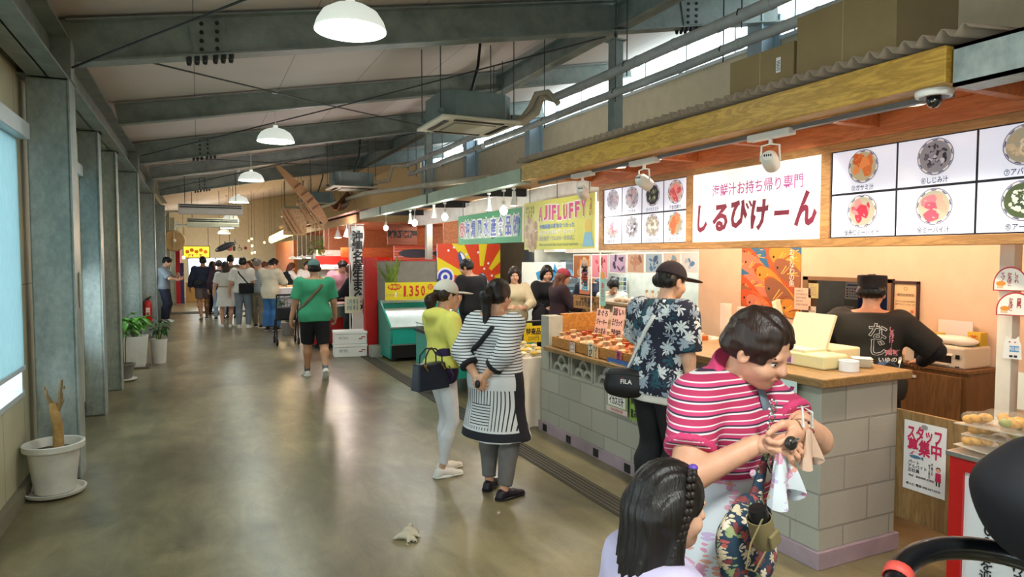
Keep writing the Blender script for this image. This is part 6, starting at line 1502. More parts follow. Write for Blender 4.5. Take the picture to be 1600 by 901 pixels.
G().box(.03, .32, .05, .35, .51, .58, M('carrier_bag', '#c9c4b4', .6)).build('bag_load', t, bevel=.02)
# steel beam of the fish stall, plywood lids and bulbs
t = thing('stall_beam', 'long greenish steel box beam above the fish stall', 'beam', (2.9, 5.97, 2.48)); G().box(0, .12, 0, 7.3, 0, .14, M('greenish_steel', '#8d9a86', .45, met=.3, var=.06)).build('beam_run', t)
G().box(-.006, .0, 2.95, 3.0, -.005, .145, DARK).box(-.006, 0, 5.6, 5.65, -.005, .145, DARK).build('joint_plate', t); 
for k in range(3): G().beam((.06, 1.9 + 2.2 * k, .07), (1.0, 1.9 + 2.2 * k, .1), .06, .1, DARK).build('cross_bar', t)
for i, (y0, y1, l) in enumerate(((6.3, 8.0, 'tan plywood lid over the fish stall, nearest the corrugated roof'), (8.4, 10.0, 'tan plywood lid over the fish stall, second from the corrugated roof'), (10.5, 12.6, 'tan plywood lid over the fish stall, farthest from the corrugated roof'))):
    t = thing('plywood_lid', l, 'plywood', (3.1, y0, 2.63), 0, 'plywood lids over the fish stall'); o = G().box(0, 1.5, 0, y1 - y0, 0, .015, TAN).build('sheet', t); G().box(0, 1.5, -.02, 0, -.03, .02, DARK).box(0, 1.5, y1 - y0, y1 - y0 + .02, -.03, .02, DARK).build('edge_angle', t)
G().box(3.95, 3.97, 6.05, 13.2, 2.35, 2.62, M('white_fascia')).build('fascia_board', label='pale fascia board behind the green shop sign', cat='board')
BULB = M('bulb_glow', '#ffffff', .5, var=0, em=22)
def bulb(p, lab, big=True, power=7):
    t = thing('hanging_bulb', lab, 'bulb', p, 0, 'bulbs hanging under the fish stall beam')
    L = max(.03, 2.48 - p[2] - .1)
    G().tube([(0, 0, .1), (.004, 0, .1 + L)], .004, WPL, 6).cyl((0, 0), .022, .08 + L, .1 + L, WPL, 12).build('cord', t); G().lathe([(.014, .11), (.02, .1), (.022, .04), (.018, .03)], (0, 0, 0), WPL, 14).build('socket', t)
    if big: G().ell((0, 0, 0), (.042, .042, .05), BULB, 14).build('glass_bulb', t); lamp('POINT', 'bulb_light', (p[0], p[1], p[2] - .08), power, (.98, 1, .98), .05)
    else: G().lathe([(.02, .04), (.034, -.02), (.038, -.05)], (0, 0, 0), WPL, 14).build('reflector', t); G().lathe([(.036, -.045), (0, -.04)], (0, 0, 0), BULB, 14).build('lens', t)
for u, v, b, l in ((603, 356, 1, 'bright bulb by the vertical white banner'), (648, 348, 1, 'bright bulb above the grey partition, in the pair'), (641, 344, 0, 'small reflector lamp beside the bulb above the grey partition'), (678, 334, 0, 'small reflector lamp above the sunburst poster'), (695, 339, 1, 'bright bulb above the sunburst poster'), (764, 322, 0, 'small reflector lamp in front of the green sign'), (787, 329, 1, 'biggest bright bulb in front of the green sign'), (803, 314, 0, 'small reflector lamp at the right end of the green sign')):
    p = ux(u, v, 3.05); bulb(tuple(p), l, b)
for y in (8, 10, 12): lamp('POINT', 'fish_stall_lamp', (4.3, y, 2.4), 22, (1, .93, .84), .12)
# ------------------------------------------------------------------ meat and pickle stall with red case, nobori, foam boxes
t = thing('nobori_banner', 'tall white cloth banner with black brush characters and a pole', 'banner', (2.5, 12.25, .35)); a = ux(563, 358, 2.5)
g = G(facing(0, 0, 0)); h = 1.95; NB = M('nobori_cloth', '#dcdad4', .8, var=.03); n = 16
vs = [(.0 + .24 * i + .02 * math.sin(k * .9 + i), h * k / n, .03 * math.sin(k * .8 + i * 2)) for k in range(n + 1) for i in (0, .5, 1)]
g.add(vs, [f for k in range(n) for f in ((3 * k, 3 * k + 1, 3 * k + 4, 3 * k + 3), (3 * k + 1, 3 * k + 2, 3 * k + 5, 3 * k + 4))], NB, True)
g.text('沖縄名産生まぐろ', .13, h * .9, .17, INK, .04, vert=True, bold=.03); g.build('cloth', t); G().tube([(-.01, .01, -.35), (-.01, .01, h + .05)], .012, WPL, 8).tube([(-.01, .01, h + .03), (.26, .01, h + .03)], .008, WPL, 8).build('pole', t); G().box(-.12, .12, -.08, .12, -.35, -.27, M('banner_base', '#8a8a86', .7)).build('base', t, bevel=.01)
FOAM = M('styrofoam', '#e2e2de', .75, var=.03, vs=30)
for i, l in enumerate(('lower white foam fish box on the aisle floor', 'upper white foam fish box of the stack by the cloth banner')):
    t = thing('foam_box', l, 'box', (2.08, 11.62, .225 * i + .001), -.12, 'stacked foam boxes'); G().box(0, .56, 0, .36, 0, .17, FOAM).build('tub', t, bevel=.012); G().box(-.008, .568, -.008, .368, .17, .222, FOAM).build('lid', t, bevel=.012)
    g = G(facing(.06, -.001, .05)); g.text('IKON' if i else '鮮魚', .1, .06, .05, flat('#8a8f98'), w=.15); g.rect(.36, .42, .03, .05, flat('#a83a3a')); g.rect(.4, .47, .06, .08, flat('#a83a3a')); g.build('stamp', t)
G().box(0, .2, 0, .2, 0, .2, BLOCKP).box(.06, .14, -.01, .0, .03, .17, BLOCKP).build('weight_block', label='grey concrete block weighting the banner beside the foam boxes', cat='block', bevel=.01).location = (2.66, 11.35, 0)
t = thing('red_showcase', 'red based steel counter loaded with pink meat packs', 'counter', (1.92, 12.9, 0)); G().box(0, 1.0, 0, 1.2, .08, .58, RED).build('base', t, bevel=.006); G().box(-.02, 1.02, -.02, 1.22, .58, .8, STEEL).build('steel_top', t, bevel=.008); G().box(.05, .95, .05, 1.15, 0, .08, DARK).build('plinth', t)
PKM = M('pink_packs', '#e0a8a4', .4, var=.25, vs=20)
for k in range(14): tag1(G().box(-.09, .09, -.06, .06, 0, .03, PAPER).ell((0, 0, .03), (.075, .05, .022), PKM, 8), 'meat_pack', 'pink meat pack on the red based steel counter', 'pack', (2.05 + .16 * (k % 6), 13.05 + .3 * (k // 6), .802), .2 * (k % 3), 'meat packs on the red based counter')
t = thing('wall_fridge', 'white open wall fridge with a red header behind the pink-clad worker', 'fridge', (2.55, 16.4, 0)); g = G().box(0, 1.9, .55, .6, 0, 1.9, WHITE).box(0, .04, 0, .6, 0, 1.9, WHITE).box(1.86, 1.9, 0, .6, 0, 1.9, WHITE)
g.build('case_body', t); G().box(-.01, 1.91, -.03, .1, 1.55, 1.75, M('header_red', '#c9200e', .4, var=0, em=.25)).build('header', t)
for k in range(4): G().box(.04, 1.86, .1, .55, .35 + .36 * k, .37 + .36 * k, WHITE).build('shelf', t)
R = random.Random(3)
for k in range(4):
    for i in range(11): tag1(G().box(-.06, .06, -.05, .05, 0, .18, M('goods_%d' % ((i + k) % 4), ('#d8c8a0', '#c98a8a', '#9ab08a', '#e0d8d0')[(i + k) % 4], .5, var=.15, vs=30)), 'packed_good', 'small packed goods on the shelves of the white wall fridge', 'package', (2.72 + .16 * i, 16.6, .371 + .36 * k), 0, 'packed goods in the wall fridge')
G().tube([(2.65, 16.5, 1.52), (4.4, 16.5, 1.52)], .015, M('tube_pink', '#ffe4ea', .5, var=0, em=9), 8).build('light_tube', label='pink-white light tube inside the white wall fridge', cat='tube light')
t = thing('upright_fridge', 'pink lit glass fridge right behind the white cloth banner', 'fridge', (2.95, 12.2, 0)); G().box(.1, .9, .1, .7, 0, 1.6, M('rosy_case', '#b86a72', .4)).build('case_body', t); G().box(.08, .1, .1, .7, .2, 1.5, M('rosy_lit', '#e0b8bc', .3, var=.2, vs=12, em=.35)).build('lit_door', t)
lamp('POINT', 'meat_counter_lamp', (2.5, 13.8, 2.2), 26, (1, .8, .84), .1)
# timber canopy with roof, orange boards, name board
t = thing('timber_canopy', 'tan timber canopy beam with pinkish roof boards over the red-based counter stall', 'canopy', (2.75, 13.3, 2.42)); G().box(.1, .2, 0, 9, 0, .16, TAN).build('front_beam', t); g = G(); g.add([(0, -.4, .2), (1.6, -.4, .5), (1.6, 9, .5), (0, 9, .2)], [(0, 1, 2, 3)], M('pink_roof_board', '#b98a78', .6)); g.build('roof_board', t, sol=.03)
G().box(.15, 2.4, 0, 9, .0, .02, ORW).build('ceiling_board', t)
g = G().box(4.9, 5.0, 11.7, 24, 0, 2.6, ORW).box(4.1, 4.9, 11.66, 11.72, 0, 2.6, ORW).box(2.9, 4.95, 17.4, 17.5, .0, 2.6, ORW); g.build('wall_orange', kind='structure')
G().box(3.0, 4.9, 15.6, 15.75, 1.72, 1.95, wood('orange_beam', '#c9622a', '#a84c1c', .45, 'x', 1)).build('orange_beam', label='orange timber rail behind the cloth banner', cat='beam')
t = thing('name_board', 'dark wooden board with carved black characters hung on the orange wall', 'sign', (3.45, 13.2, 1.98)); G().box(0, .62, 0, .04, 0, .42, wood('board_brown', '#8a4a2a', '#743a20', .5, 'x', 1)).build('board', t, bevel=.004); g = G(facing(.0, -.002, .0))
for i, ch in enumerate('味処海鮮屋'): g.text(ch, .08 + .115 * i, .21, .13, INK, .001, bold=.05)
g.build('carved_lettering', t)
t = thing('tuna_picture', 'wide picture of a dark tuna on a pink and orange ground', 'picture', (3.9, 14.4, 1.62)); G().box(0, 1.2, 0, .03, 0, .36, WHITE).build('board', t); g = G(facing(0, -.001, 0)); g.rect(0, 1.2, 0, .36, flat('#c9584a'), 0); 
for k in range(5): g.pts([(0, .04 + .06 * k), (1.2, .1 + .05 * k), (1.2, .12 + .05 * k), (0, .07 + .06 * k)], flat(('#d8804a', '#e09aa0')[k % 2]), .001)
g.pts([(.2 + .4 * math.cos(6.283 * k / 20) + .3, .19 + .1 * math.sin(6.283 * k / 20)) for k in range(20)], flat('#3a4a5c'), .002); g.pts([(.86, .19), (1.05, .3), (1.0, .19), (1.05, .08)], flat('#3a4a5c'), .002); g.build('print', t)
for i, (u, v, l) in enumerate(((528, 366, 'leftmost'), (542, 364, 'middle'), (556, 362, 'rightmost'))):
    p = ux(u, v, 2.9); t = thing('cone_lamp', 'white cone lamp under the timber canopy, %s of three' % l, 'lamp', tuple(p), 0, 'cone lamps under the timber canopy'); G().tube([(0, 0, .08), (0, 0, max(.1, 2.43 - p.z))], .01, WPL, 6).build('stem', t); G().lathe([(.025, .1), (.03, .08), (.085, -.08), (.08, -.08), (.02, .08)], (0, 0, 0), WPL, 18).build('lamp_shade', t)
    G().ell((0, 0, -.04), (.045, .045, .05), WARM, 10).build('bulb', t)
    if i == 0: lamp('POINT', 'cone_lamp_light', (p.x, p.y, p.z - .12), 22, (1, .86, .68), .06)
# boat parts hung below the roof
BOAT = wood('boat_wood', '#8f5f38', '#6b4526', .5, 'y', 1.2); BOAT2 = wood('boat_wood_pale', '#b88f62', '#9a7448', .55, 'y', 1.2)
t = thing('hanging_boat_stern', 'brown curved piece of a wooden boat hull hung above the timber canopy', 'boat', (2.75, 15.2, 2.75)); g = G(); n = 14; vs = []
for k in range(n + 1):
    q = k / n; y = -.2 + 1.0 * q; x = .55 * q; z = .02 + .45 * q * q; w = .14 * math.sin(PI * min(1, .25 + q * .6)); vs += [(x - w, y, z + .1), (x - w * .5, y, z), (x + w * .5, y, z), (x + w, y, z + .14 + .35 * max(0, q - .6))]
g.add(vs, [(4 * k + i, 4 * k + i + 1, 4 * k + 5 + i, 4 * k + 4 + i) for k in range(n) for i in range(3)], BOAT, True); g.build('hull', t, sol=.03); G().tube([(.2, .2, .2), (.2, .2, 1.1)], .004, ROD, 5).tube([(.5, .7, .5), (.5, .7, 1.2)], .004, ROD, 5).build('hanging_wire', t)
t = thing('hanging_boat_plank', 'long tapering wooden boat side slanting down from the ceiling', 'boat', (2.0, 15.6, 2.7)); a = uy(430, 258, 15.6); b = uy(507, 350, 15.6); g = G(); a -= Vector((2.0, 15.6, 2.7)); b -= Vector((2.0, 15.6, 2.7)); d = (b - a); s = Vector((-d.z, 0, d.x)).normalized(); n = 8; vs = []
for k in range(n + 1): q = k / n; c = a + d * q + Vector((.1, 0, -.12)) * math.sin(PI * q); w = .03 + .17 * math.sin(PI * (q * .8 + .05)); vs += [c - s * w * .2, c + s * w]
g.add(vs, [(2 * k, 2 * k + 1, 2 * k + 3, 2 * k + 2) for k in range(n)], BOAT2); 
g.build('plank', t, sol=.05)
for q in (.3, .42, .54, .66): c = a + d * q + Vector((.1, -.05, -.12)) * math.sin(PI * q); G().beam(c + s * .0, c + s * .17, .03, .04, BOAT).build('rib', t)
for i, (u0, v0, u1, v1, l) in enumerate(((443, 326, 466, 364, 'pale wooden plank bundle leaning under the boat parts, left one'), (470, 314, 497, 356, 'pale wooden plank bundle leaning under the boat parts, right one'))):
    a = uy(u0, v0, 17); b = uy(u1, v1, 17); t = thing('plank_bundle', l, 'planks', tuple(b), 0, 'plank bundles by the lanterns'); d = a - b
    for k in range(3): G().beam((.1 * k - .1, .05 * k, 0), d + Vector((.1 * k - .1, .05 * k, 0)), .06, .05, BOAT2).build('plank', t)
a = uy(459, 345, 17.1); G().box(-.25, .3, 0, .03, -.35, .3, M('mottled_board', '#b89a72', .6, var=.25, vs=20)).build('mottled_board', label='mottled tan board between the two plank bundles', cat='board').location = tuple(a)
# lantern row and other far lights
LAN = M('lantern_glow', '#ffcf70', .6, var=0, em=5)
for k in range(10):
    p = ux(425 + k * 3.3, 374 - k * 1.45, 2.6)
    t = thing('paper_lantern', 'glowing yellow paper lantern in the row over the far stalls', 'lantern', tuple(p), 0, 'glowing lantern row'); G().lathe([(.04, -.14), (.1, -.1), (.12, 0), (.1, .1), (.04, .14)], (0, 0, 0), LAN, 12).build('shade', t); G().cyl((0, 0), .045, .14, .17, BLK, 8).cyl((0, 0), .045, -.17, -.14, BLK, 8).tube([(0, 0, .17), (0, 0, 2.73 - p.z)], .004, ROD, 5).build('lantern_ring', t)
G().box(2.56, 2.64, 17.2, 24.5, 2.72, 2.8, TAN).tube([(2.6, 17.5, 2.8), (2.6, 17.5, cz(2.6))], .01, ROD, 5).tube([(2.6, 23, 2.8), (2.6, 23, cz(2.6))], .01, ROD, 5).build('lantern_rail', label='timber rail behind the glowing lantern row', cat='rail')
lamp('POINT', 'lantern_light', (2.3, 21.5, 2.3), 30, (1, .75, .4), .3)
for k in range(9):
    u = 458 + 7 * k; p = at(u, 402 - .5 * k + (k % 2), 18.5 - .2 * k); t = thing('white_shade_lamp', 'small white shade lamp in the hanging row over the pickle stall', 'lamp', tuple(p), 0, 'white shade lamps over the pickle stall')
    G().lathe([(.12, -.03), (.1, .0), (.02, .03)], (0, 0, 0), WHITE, 14).build('lamp_shade', t); G().lathe([(.11, -.028), (0, -.03)], (0, 0, 0), M('shade_glow', '#fff4f4', .5, var=0, em=12), 12).build('diffuser', t); G().tube([(0, 0, .03), (0, 0, 2.44 - p.z)], .005, WPL, 5).build('cord', t)
lamp('POINT', 'pickle_stall_lamp', (3.4, 17.6, 1.9), 25, (1, .92, .94), .2)
p = at(494, 386, 17); t = thing('hanging_wreath', 'round green bundle hanging among the shade lamps', 'ornament', tuple(p)); g = G(); R = random.Random(4)
for k in range(70): a = R.random() * 6.28; b = R.uniform(-1, 1); q = Vector((math.cos(a) * .2, math.sin(a) * .12, b * .16)); leaf(g, q * .6, q, .12, .03, LEAF if k % 3 else M('leaf_rust', '#9a6a34', .6), .2)
g.build('leaf_ball', t); G().tube([(0, 0, .1), (0, 0, .6)], .004, ROD, 5).build('hanging_wire', t)
g = G(); g.add([(3.6, 24, 1.2), (3.9, 24, 1.2), (4.3, 24, 2.5), (4.0, 24, 2.5)], [(0, 1, 2, 3)], flat('#2f7a3a')); g.build('green_streamer', label='slanting green board at the far orange stall', cat='board', sol=.05)
# pickle stall counter, table and crates, trolley
t = thing('white_stall_table', 'white table with a steel tube frame where shoppers look at goods', 'table', (1.55, 17.6, 0)); G().box(0, 1.2, 0, .85, .78, .95, M('table_white', '#d8d6d6', .5)).build('top_box', t, bevel=.01); g = G()
for x in (.02, .4, 1.18): g.tube([(x, .02, 0), (x, .02, .8)], .018, STEEL, 8)
g.tube([(0, .02, .1), (1.2, .02, .1)], .012, STEEL, 8).tube([(0, .02, .7), (1.2, .02, .7)], .015, STEEL, 8); g.build('tube_frame', t); G().box(.05, 1.15, .06, .8, .12, .76, M('white_sheet', '#cfcdd0', .8)).build('cloth_front', t); 
for k in range(6): tag1(G().box(-.07, .07, -.05, .05, 0, .06, M('pickle_pack', '#c9a06a', .5, var=.3, vs=20)), 'pickle_pack', 'small brown pack on the white stall table', 'pack', (1.75 + .17 * k, 17.9 + .1 * (k % 2), .951), .1 * k, 'brown packs on the white stall table')
t = thing('wooden_crate_rack', 'brown wooden crate rack with packets behind the green-shirted man', 'rack', (2.3, 15.4, 0)); G().box(0, .6, 0, .4, .1, 1.0, M('rack_brown', '#7a5a38', .6)).build('rack_body', t); G().box(-.02, .62, -.03, .4, 1.0, 1.18, M('crate_olive', '#8a7038', .6, var=.2, vs=20)).build('crate', t, bevel=.01)
t = thing('potted_shrub', 'leafy green shrub in a pot beside the dark trolley', 'plant', (1.75, 15.3, 0)); G().lathe([(0, 0), (.12, 0), (.16, .3), (0, .3)], (0, 0, 0), M('grey_pot'), 16).build('pot_body', t); leafy(t, 60, .3, .6, .4, 12, LEAFD, 6, .16, .05)
t = thing('trolley', 'dark folding trolley with small wheels left of the green-shirted man', 'trolley', (1.35, 13.6, 0)); g = G()
for x in (0, .4): g.tube([(x, 0, .08), (x, .1, .5), (x, -.05, 1.0)], .014, DARK, 8).tube([(x, .5, .08), (x, .3, .5)], .014, DARK, 8)
g.tube([(0, -.05, 1.0), (.4, -.05, 1.0)], .016, BLK).tube([(0, .1, .5), (.4, .1, .5)], .012, DARK).tube([(0, .3, .5), (.4, .3, .5)], .012, DARK); g.build('frame', t)
for x in (0, .4):
    for y in (0, .5): G().lathe([(0, -.02), (.07, -.02), (.08, 0), (.07, .02), (0, .02)], (x, y, .08), BLK, 16, ax=(1, 0, 0)).build('wheel', t)
G().box(.02, .38, .08, .34, .5, .75, M('trolley_bag', '#2a2d33', .7)).build('seat_bag', t, bevel=.03)
# ------------------------------------------------------------------ far end of the hall
p = uy(307, 394, 27); t = thing('lit_menu_sign', 'glowing orange menu sign hung at the far end', 'sign', (p.x, 27, p.z)); 
G().box(-.45, .45, 0, .1, -.22, .24, M('sign_case', '#4a2f1c', .5)).build('case_body', t); g = G(facing(0, -.002, 0)); g.rect(-.42, .42, -.19, .21, M('amber_lit', '#f0a028', .4, var=.35, vs=5, em=1.6), 0)
for k in range(5): g.disc(-.3 + .15 * k, .02 + .06 * (k % 2), .07, M('amber_dish', '#9a5010', .4, var=.2, em=.5), .002, 12)
g.text('海鮮食堂', -.05, -.12, .1, INK, .003, bold=.02); g.build('lit_face', t)
for s in (-.4, .4): G().tube([(s, .05, .24), (s, .05, .9)], .01, ROD, 5).build('hanger', t)
g = G().box(XL + .01, -.62, 27.5, 29, 0, 2.3, M('red_stall_cloth', '#a01f2c', .6, var=.05)).box(-.62, -.5, 27.5, 27.6, .0, 1.5, M('indigo', '#2c2f6a', .6)); g.build('red_stall', label='red draped stall front at the far left end', cat='stall')
G().box(-.45, .9, 28.0, 28.6, .0, .45, M('tan_step', '#b08f5a', .6)).box(-.45, .4, 28.1, 28.6, .45, .75, M('tan_step')).build('stepped_display', label='tan stepped display stand below the far windows', cat='stand', bevel=.01)
G().ell((0, 0, 0), (.05, .05, .06), LAN, 10).tube([(0, 0, .06), (0, 0, 1.98)], .005, ROD, 5).build('bare_bulb', label='warm bare bulb beside the glowing orange menu sign', cat='bulb').location = tuple(uy(287, 402, 27))
p = uy(272, 376, 23); t = thing('wall_fan', 'round cream wall fan high on a far left column', 'fan', (p.x, 23, p.z)); G().lathe([(.0, .1), (.3, .1), (.33, .02), (.3, -.05), (.26, -.05)], (0, 0, 0), M('fan_cream', '#b8a27a', .5), 24, ax=(0, -1, 0)).build('fan_cage', t); g = G()
for k in range(4): a = k * PI / 2; g.beam((.03 * math.cos(a), -.08, .03 * math.sin(a)), (.25 * math.cos(a), -.06, .25 * math.sin(a)), .02, .1, WPL)
g.build('fan_blade', t); G().ell((0, -.1, 0), .06, WPL, 10).build('hub', t); G().tube([(0, 0, 0), (-.3, .1, -.1)], .03, DARK).build('bracket', t)
# hung fish replica
a = uy(336, 392, 21); b = uy(366, 379, 21); L = (b - a).length; t = thing('hanging_fish_model', 'big grey tuna model hung from the far ceiling', 'fish model', tuple((a + b) / 2), 0); ang = math.atan2(b.z - a.z, b.x - a.x)
TU = M('tuna_skin', fn=lambda nt: ramp(nt, nn(nt, 'ShaderNodeSeparateXYZ').outputs[2], [(.4, '#a9aeb0'), (.6, '#3f4a50')]), r=.3)
Rm = Matrix.Rotation(-ang, 3, 'Y'); q = lambda x, z, y=0: Rm @ Vector((x * L, y, z * L)); TB = M('tuna_back', '#4a555c', .35, var=.1); 
S().add([E((0, 0, 0), (L * .5, L * .13, L * .16), np.array(Rm)), C(tuple(q(.3, 0)), tuple(q(.52, .01)), L * .06, L * .02)], .02, TB).build('fish_body', t)
g = G()
for P in (((.5, .0), (.62, .2), (.56, .0), (.62, -.18)), ((.05, .13), (.1, .27), (.2, .1)), ((.0, -.13), (.12, -.3), (.12, -.1)), ((-.15, -.03), (.08, -.22), (.0, -.04))): g.add([q(x, z) for x, z in P], [tuple(range(len(P)))], TB)
g.build('fin', t, sol=.02); G().ell(tuple(q(-.4, .03, -.1)), .03, PAPER, 8).build('eye', t); G().tube([q(-.2, .1), q(-.2, .1) + Vector((0, 0, 1.6))], .006, ROD, 5).tube([q(.3, .08), q(.3, .08) + Vector((0, 0, 1.6))], .006, ROD, 5).build('hanging_wire', t)
g = G(facing(1.25, FWY - .01, 2.0))
for x, c in ((0, '#b8302a'), (.14, '#2a2a2c')): g.disc(x, .24, .045, flat(c)); g.pts([(x - .06, .18), (x + .06, .18), (x + .05, -.02), (x - .05, -.02)], flat(c))
g.ring(.36, .06, .06, .08, flat('#6a6f5a')); g.line([(.36, .25), (.34, .1), (.44, .1), (.46, .0)], .03, flat('#6a6f5a')); g.disc(.6, .1, .07, flat('#8a2a24')); g.build('toilet_sign', label='toilet pictograms on the far cream wall', cat='sign', sol=.004)
# glittering stalls at the far right
G().box(3.0, 3.1, 24.2, 30, 0, 2.3, M('far_orange_stall', '#a8622c', .6, var=.1)).box(2.0, 3.0, 24.8, 29.5, 0, .9, M('far_counter', '#8a5a3a', .6)).build('far_stall', label='dim orange stall with a long counter at the far right end', cat='stall')
for k in range(9):
    R = random.Random(k); p = at(382 + R.random() * 50, 398 - R.random() * 26, 25 + 3 * R.random()); tag1(G().ell((0, 0, 0), (.035, .035, .04), LAN, 8).tube([(0, 0, .03), (0, 0, cz(p.x) - p.z)], .004, ROD, 6), 'string_bulb', 'warm glowing bulb hung over the far stall', 'bulb', tuple(p), 0, 'warm bulbs over the far stall')
lamp('POINT', 'far_stall_light', (1.9, 26, 2.0), 40, (1, .82, .55), .2); lamp('POINT', 'far_end_light', (.3, 28.5, 2.3), 40, (1, .93, .8), .2)
# ------------------------------------------------------------------ clothing materials
def stripes(name, bands, period, axis=2, over=(), r=.8, tilt=(0, 0, 0)):
    def fn(nt):
        s = nn(nt, 'ShaderNodeSeparateXYZ'); nt.links.new(coords(nt, rot=tilt), s.inputs[0])
        c = ramp(nt, mth(nt, 'FRACT', mth(nt, 'MULTIPLY', s.outputs[axis], 1 / period)), bands, 'CONSTANT')
        for conds, col in over:
            m = 1.0
            for ax, lo, hi in conds:
                q = mth(nt, 'MULTIPLY', mth(nt, 'GREATER_THAN', s.outputs[ax], lo), mth(nt, 'LESS_THAN', s.outputs[ax], hi)); m = q if m == 1.0 else mth(nt, 'MULTIPLY', m, q)
            if isinstance(col, tuple): col = ramp(nt, mth(nt, 'FRACT', mth(nt, 'MULTIPLY', s.outputs[col[0]], 1 / col[1])), col[2], 'CONSTANT')
            c = mixc(nt, m, c, col)
        return c
    return M(name, r=r, fn=fn)
def floral(name, bg, cols, scale, n=5, size=.5, core=None, r=.8, warp=.25):
    def fn(nt):
        v = coords(nt); c = None
        d = nn(nt, 'ShaderNodeVectorMath', operation='ADD'); nz = nn(nt, 'ShaderNodeTexNoise'); nz.inputs['Scale'].default_value = scale * 1.5; nt.links.new(v, nz.inputs['Vector'])
        sc = nn(nt, 'ShaderNodeVectorMath', operation='SCALE'); sc.inputs['Scale'].default_value = warp / scale; nt.links.new(nz.outputs['Color'], sc.inputs[0]); nt.links.new(v, d.inputs[0]); nt.links.new(sc.outputs[0], d.inputs[1])
        vo = nn(nt, 'ShaderNodeTexVoronoi'); vo.inputs['Scale'].default_value = scale; nt.links.new(d.outputs[0], vo.inputs['Vector'])
        sub = nn(nt, 'ShaderNodeVectorMath', operation='SUBTRACT'); nt.links.new(d.outputs[0], sub.inputs[0]); nt.links.new(vo.outputs['Position'], sub.inputs[1])
        s = nn(nt, 'ShaderNodeSeparateXYZ'); nt.links.new(sub.outputs[0], s.inputs[0])
        a = mth(nt, 'ARCTAN2', s.outputs[2], mth(nt, 'ADD', s.outputs[0], mth(nt, 'MULTIPLY', s.outputs[1], .7)))
        pet = mth(nt, 'ADD', .45, mth(nt, 'MULTIPLY', mth(nt, 'ABSOLUTE', mth(nt, 'COSINE', mth(nt, 'MULTIPLY', a, n / 2))), .75))
        m = mth(nt, 'LESS_THAN', vo.outputs['Distance'], mth(nt, 'MULTIPLY', pet, size))
        sp = nn(nt, 'ShaderNodeSeparateColor'); nt.links.new(vo.outputs['Color'], sp.inputs[0])
        pc = ramp(nt, sp.outputs[0], [(i / len(cols), x) for i, x in enumerate(cols)], 'CONSTANT')
        if core: pc = mixc(nt, mth(nt, 'LESS_THAN', vo.outputs['Distance'], size * .28), pc, core)
        return mixc(nt, m, bg, pc)
    return M(name, r=r, fn=fn)
def cloth(name, col, var=.05, r=.85): return M(name, col, r, var=var, vs=8, bump=.06, bs=220)
def hairm(name, col): return M(name, col, .42, var=.25, vs=30, stretch=(3, 3, .25), bump=.25, bs=60, spec=.4)
HB_, HD_, HBR, HGR = hairm('black_hair', '#17120f'), hairm('dark_brown_hair', '#2a1b14'), hairm('brown_hair', '#5a3322'), hairm('grey_hair', '#77726a')
BKC = cloth('black_cloth', '#15151a'); NAVY = cloth('navy_cloth', '#1b2030'); WHC = cloth('white_cloth_top', '#d9d6ce')
WSH = M('white_shoe', '#dcdad4', .5, var=.03); BSH = M('black_shoe', '#17161a', .5, var=0)
def hp_short(vol=0): return dict(st='short', m=HB_, vol=vol)
from mathutils.bvhtree import BVHTree
def strap(J, parts, pts, w, mat, name, off=.006, parent=None, lab=None, n=26, flatz=False):
    """ribbon lying on the clothes through the given local points"""
    V = []; P = []
    for o in parts:
        k = len(V); V += [v.co.copy() for v in o.data.vertices]; P += [[k + i for i in p.vertices] for p in o.data.polygons]
    bv = BVHTree.FromPolygons(V, P); pts = [Vector(p) for p in pts]; seg = [(b - a).length for a, b in zip(pts[:-1], pts[1:])]; L = sum(seg); Q = []
    for i in range(n + 1):
        t = L * i / n; k = 0
        while k < len(seg) - 1 and t > seg[k]: t -= seg[k]; k += 1
        p = pts[k].lerp(pts[k + 1], min(1, t / max(1e-6, seg[k]))); c, nrm, _, d = bv.find_nearest(p)
        Q.append((c + nrm * off, nrm))
    for _ in range(2): Q = [Q[0]] + [((Q[i - 1][0] + Q[i][0] * 2 + Q[i + 1][0]) / 4, (Q[i - 1][1] + Q[i][1] + Q[i + 1][1]).normalized()) for i in range(1, n)] + [Q[-1]]
    g = G(); vs = []
    for i, (c, nr) in enumerate(Q):
        t = (Q[min(i + 1, n)][0] - Q[max(i - 1, 0)][0]).normalized(); s = t.cross(nr).normalized() * w / 2; vs += [c - s, c + s]
    g.add(vs, [(2 * i, 2 * i + 1, 2 * i + 3, 2 * i + 2) for i in range(n)], mat, True)
    o = g.build(name, parent or J['root'], sol=.004)
    if lab: o['label'] = lab
    return o
def lc(J, p):
    r = J['root']; return (Matrix.Translation(r.location) @ Matrix.Rotation(r.rotation_euler.z, 4, 'Z')).inverted() @ Vector(p)
def loc_in(loc, face, p):
    rz = math.atan2(-face[0], face[1]); return np.array((Matrix.Translation((loc[0], loc[1], 0)) @ Matrix.Rotation(rz, 4, 'Z')).inverted() @ Vector(p))
def to_world(J, p):
    r = J['root']; return (Matrix.Translation(r.location) @ Matrix.Rotation(r.rotation_euler.z, 4, 'Z')) @ Vector(p)

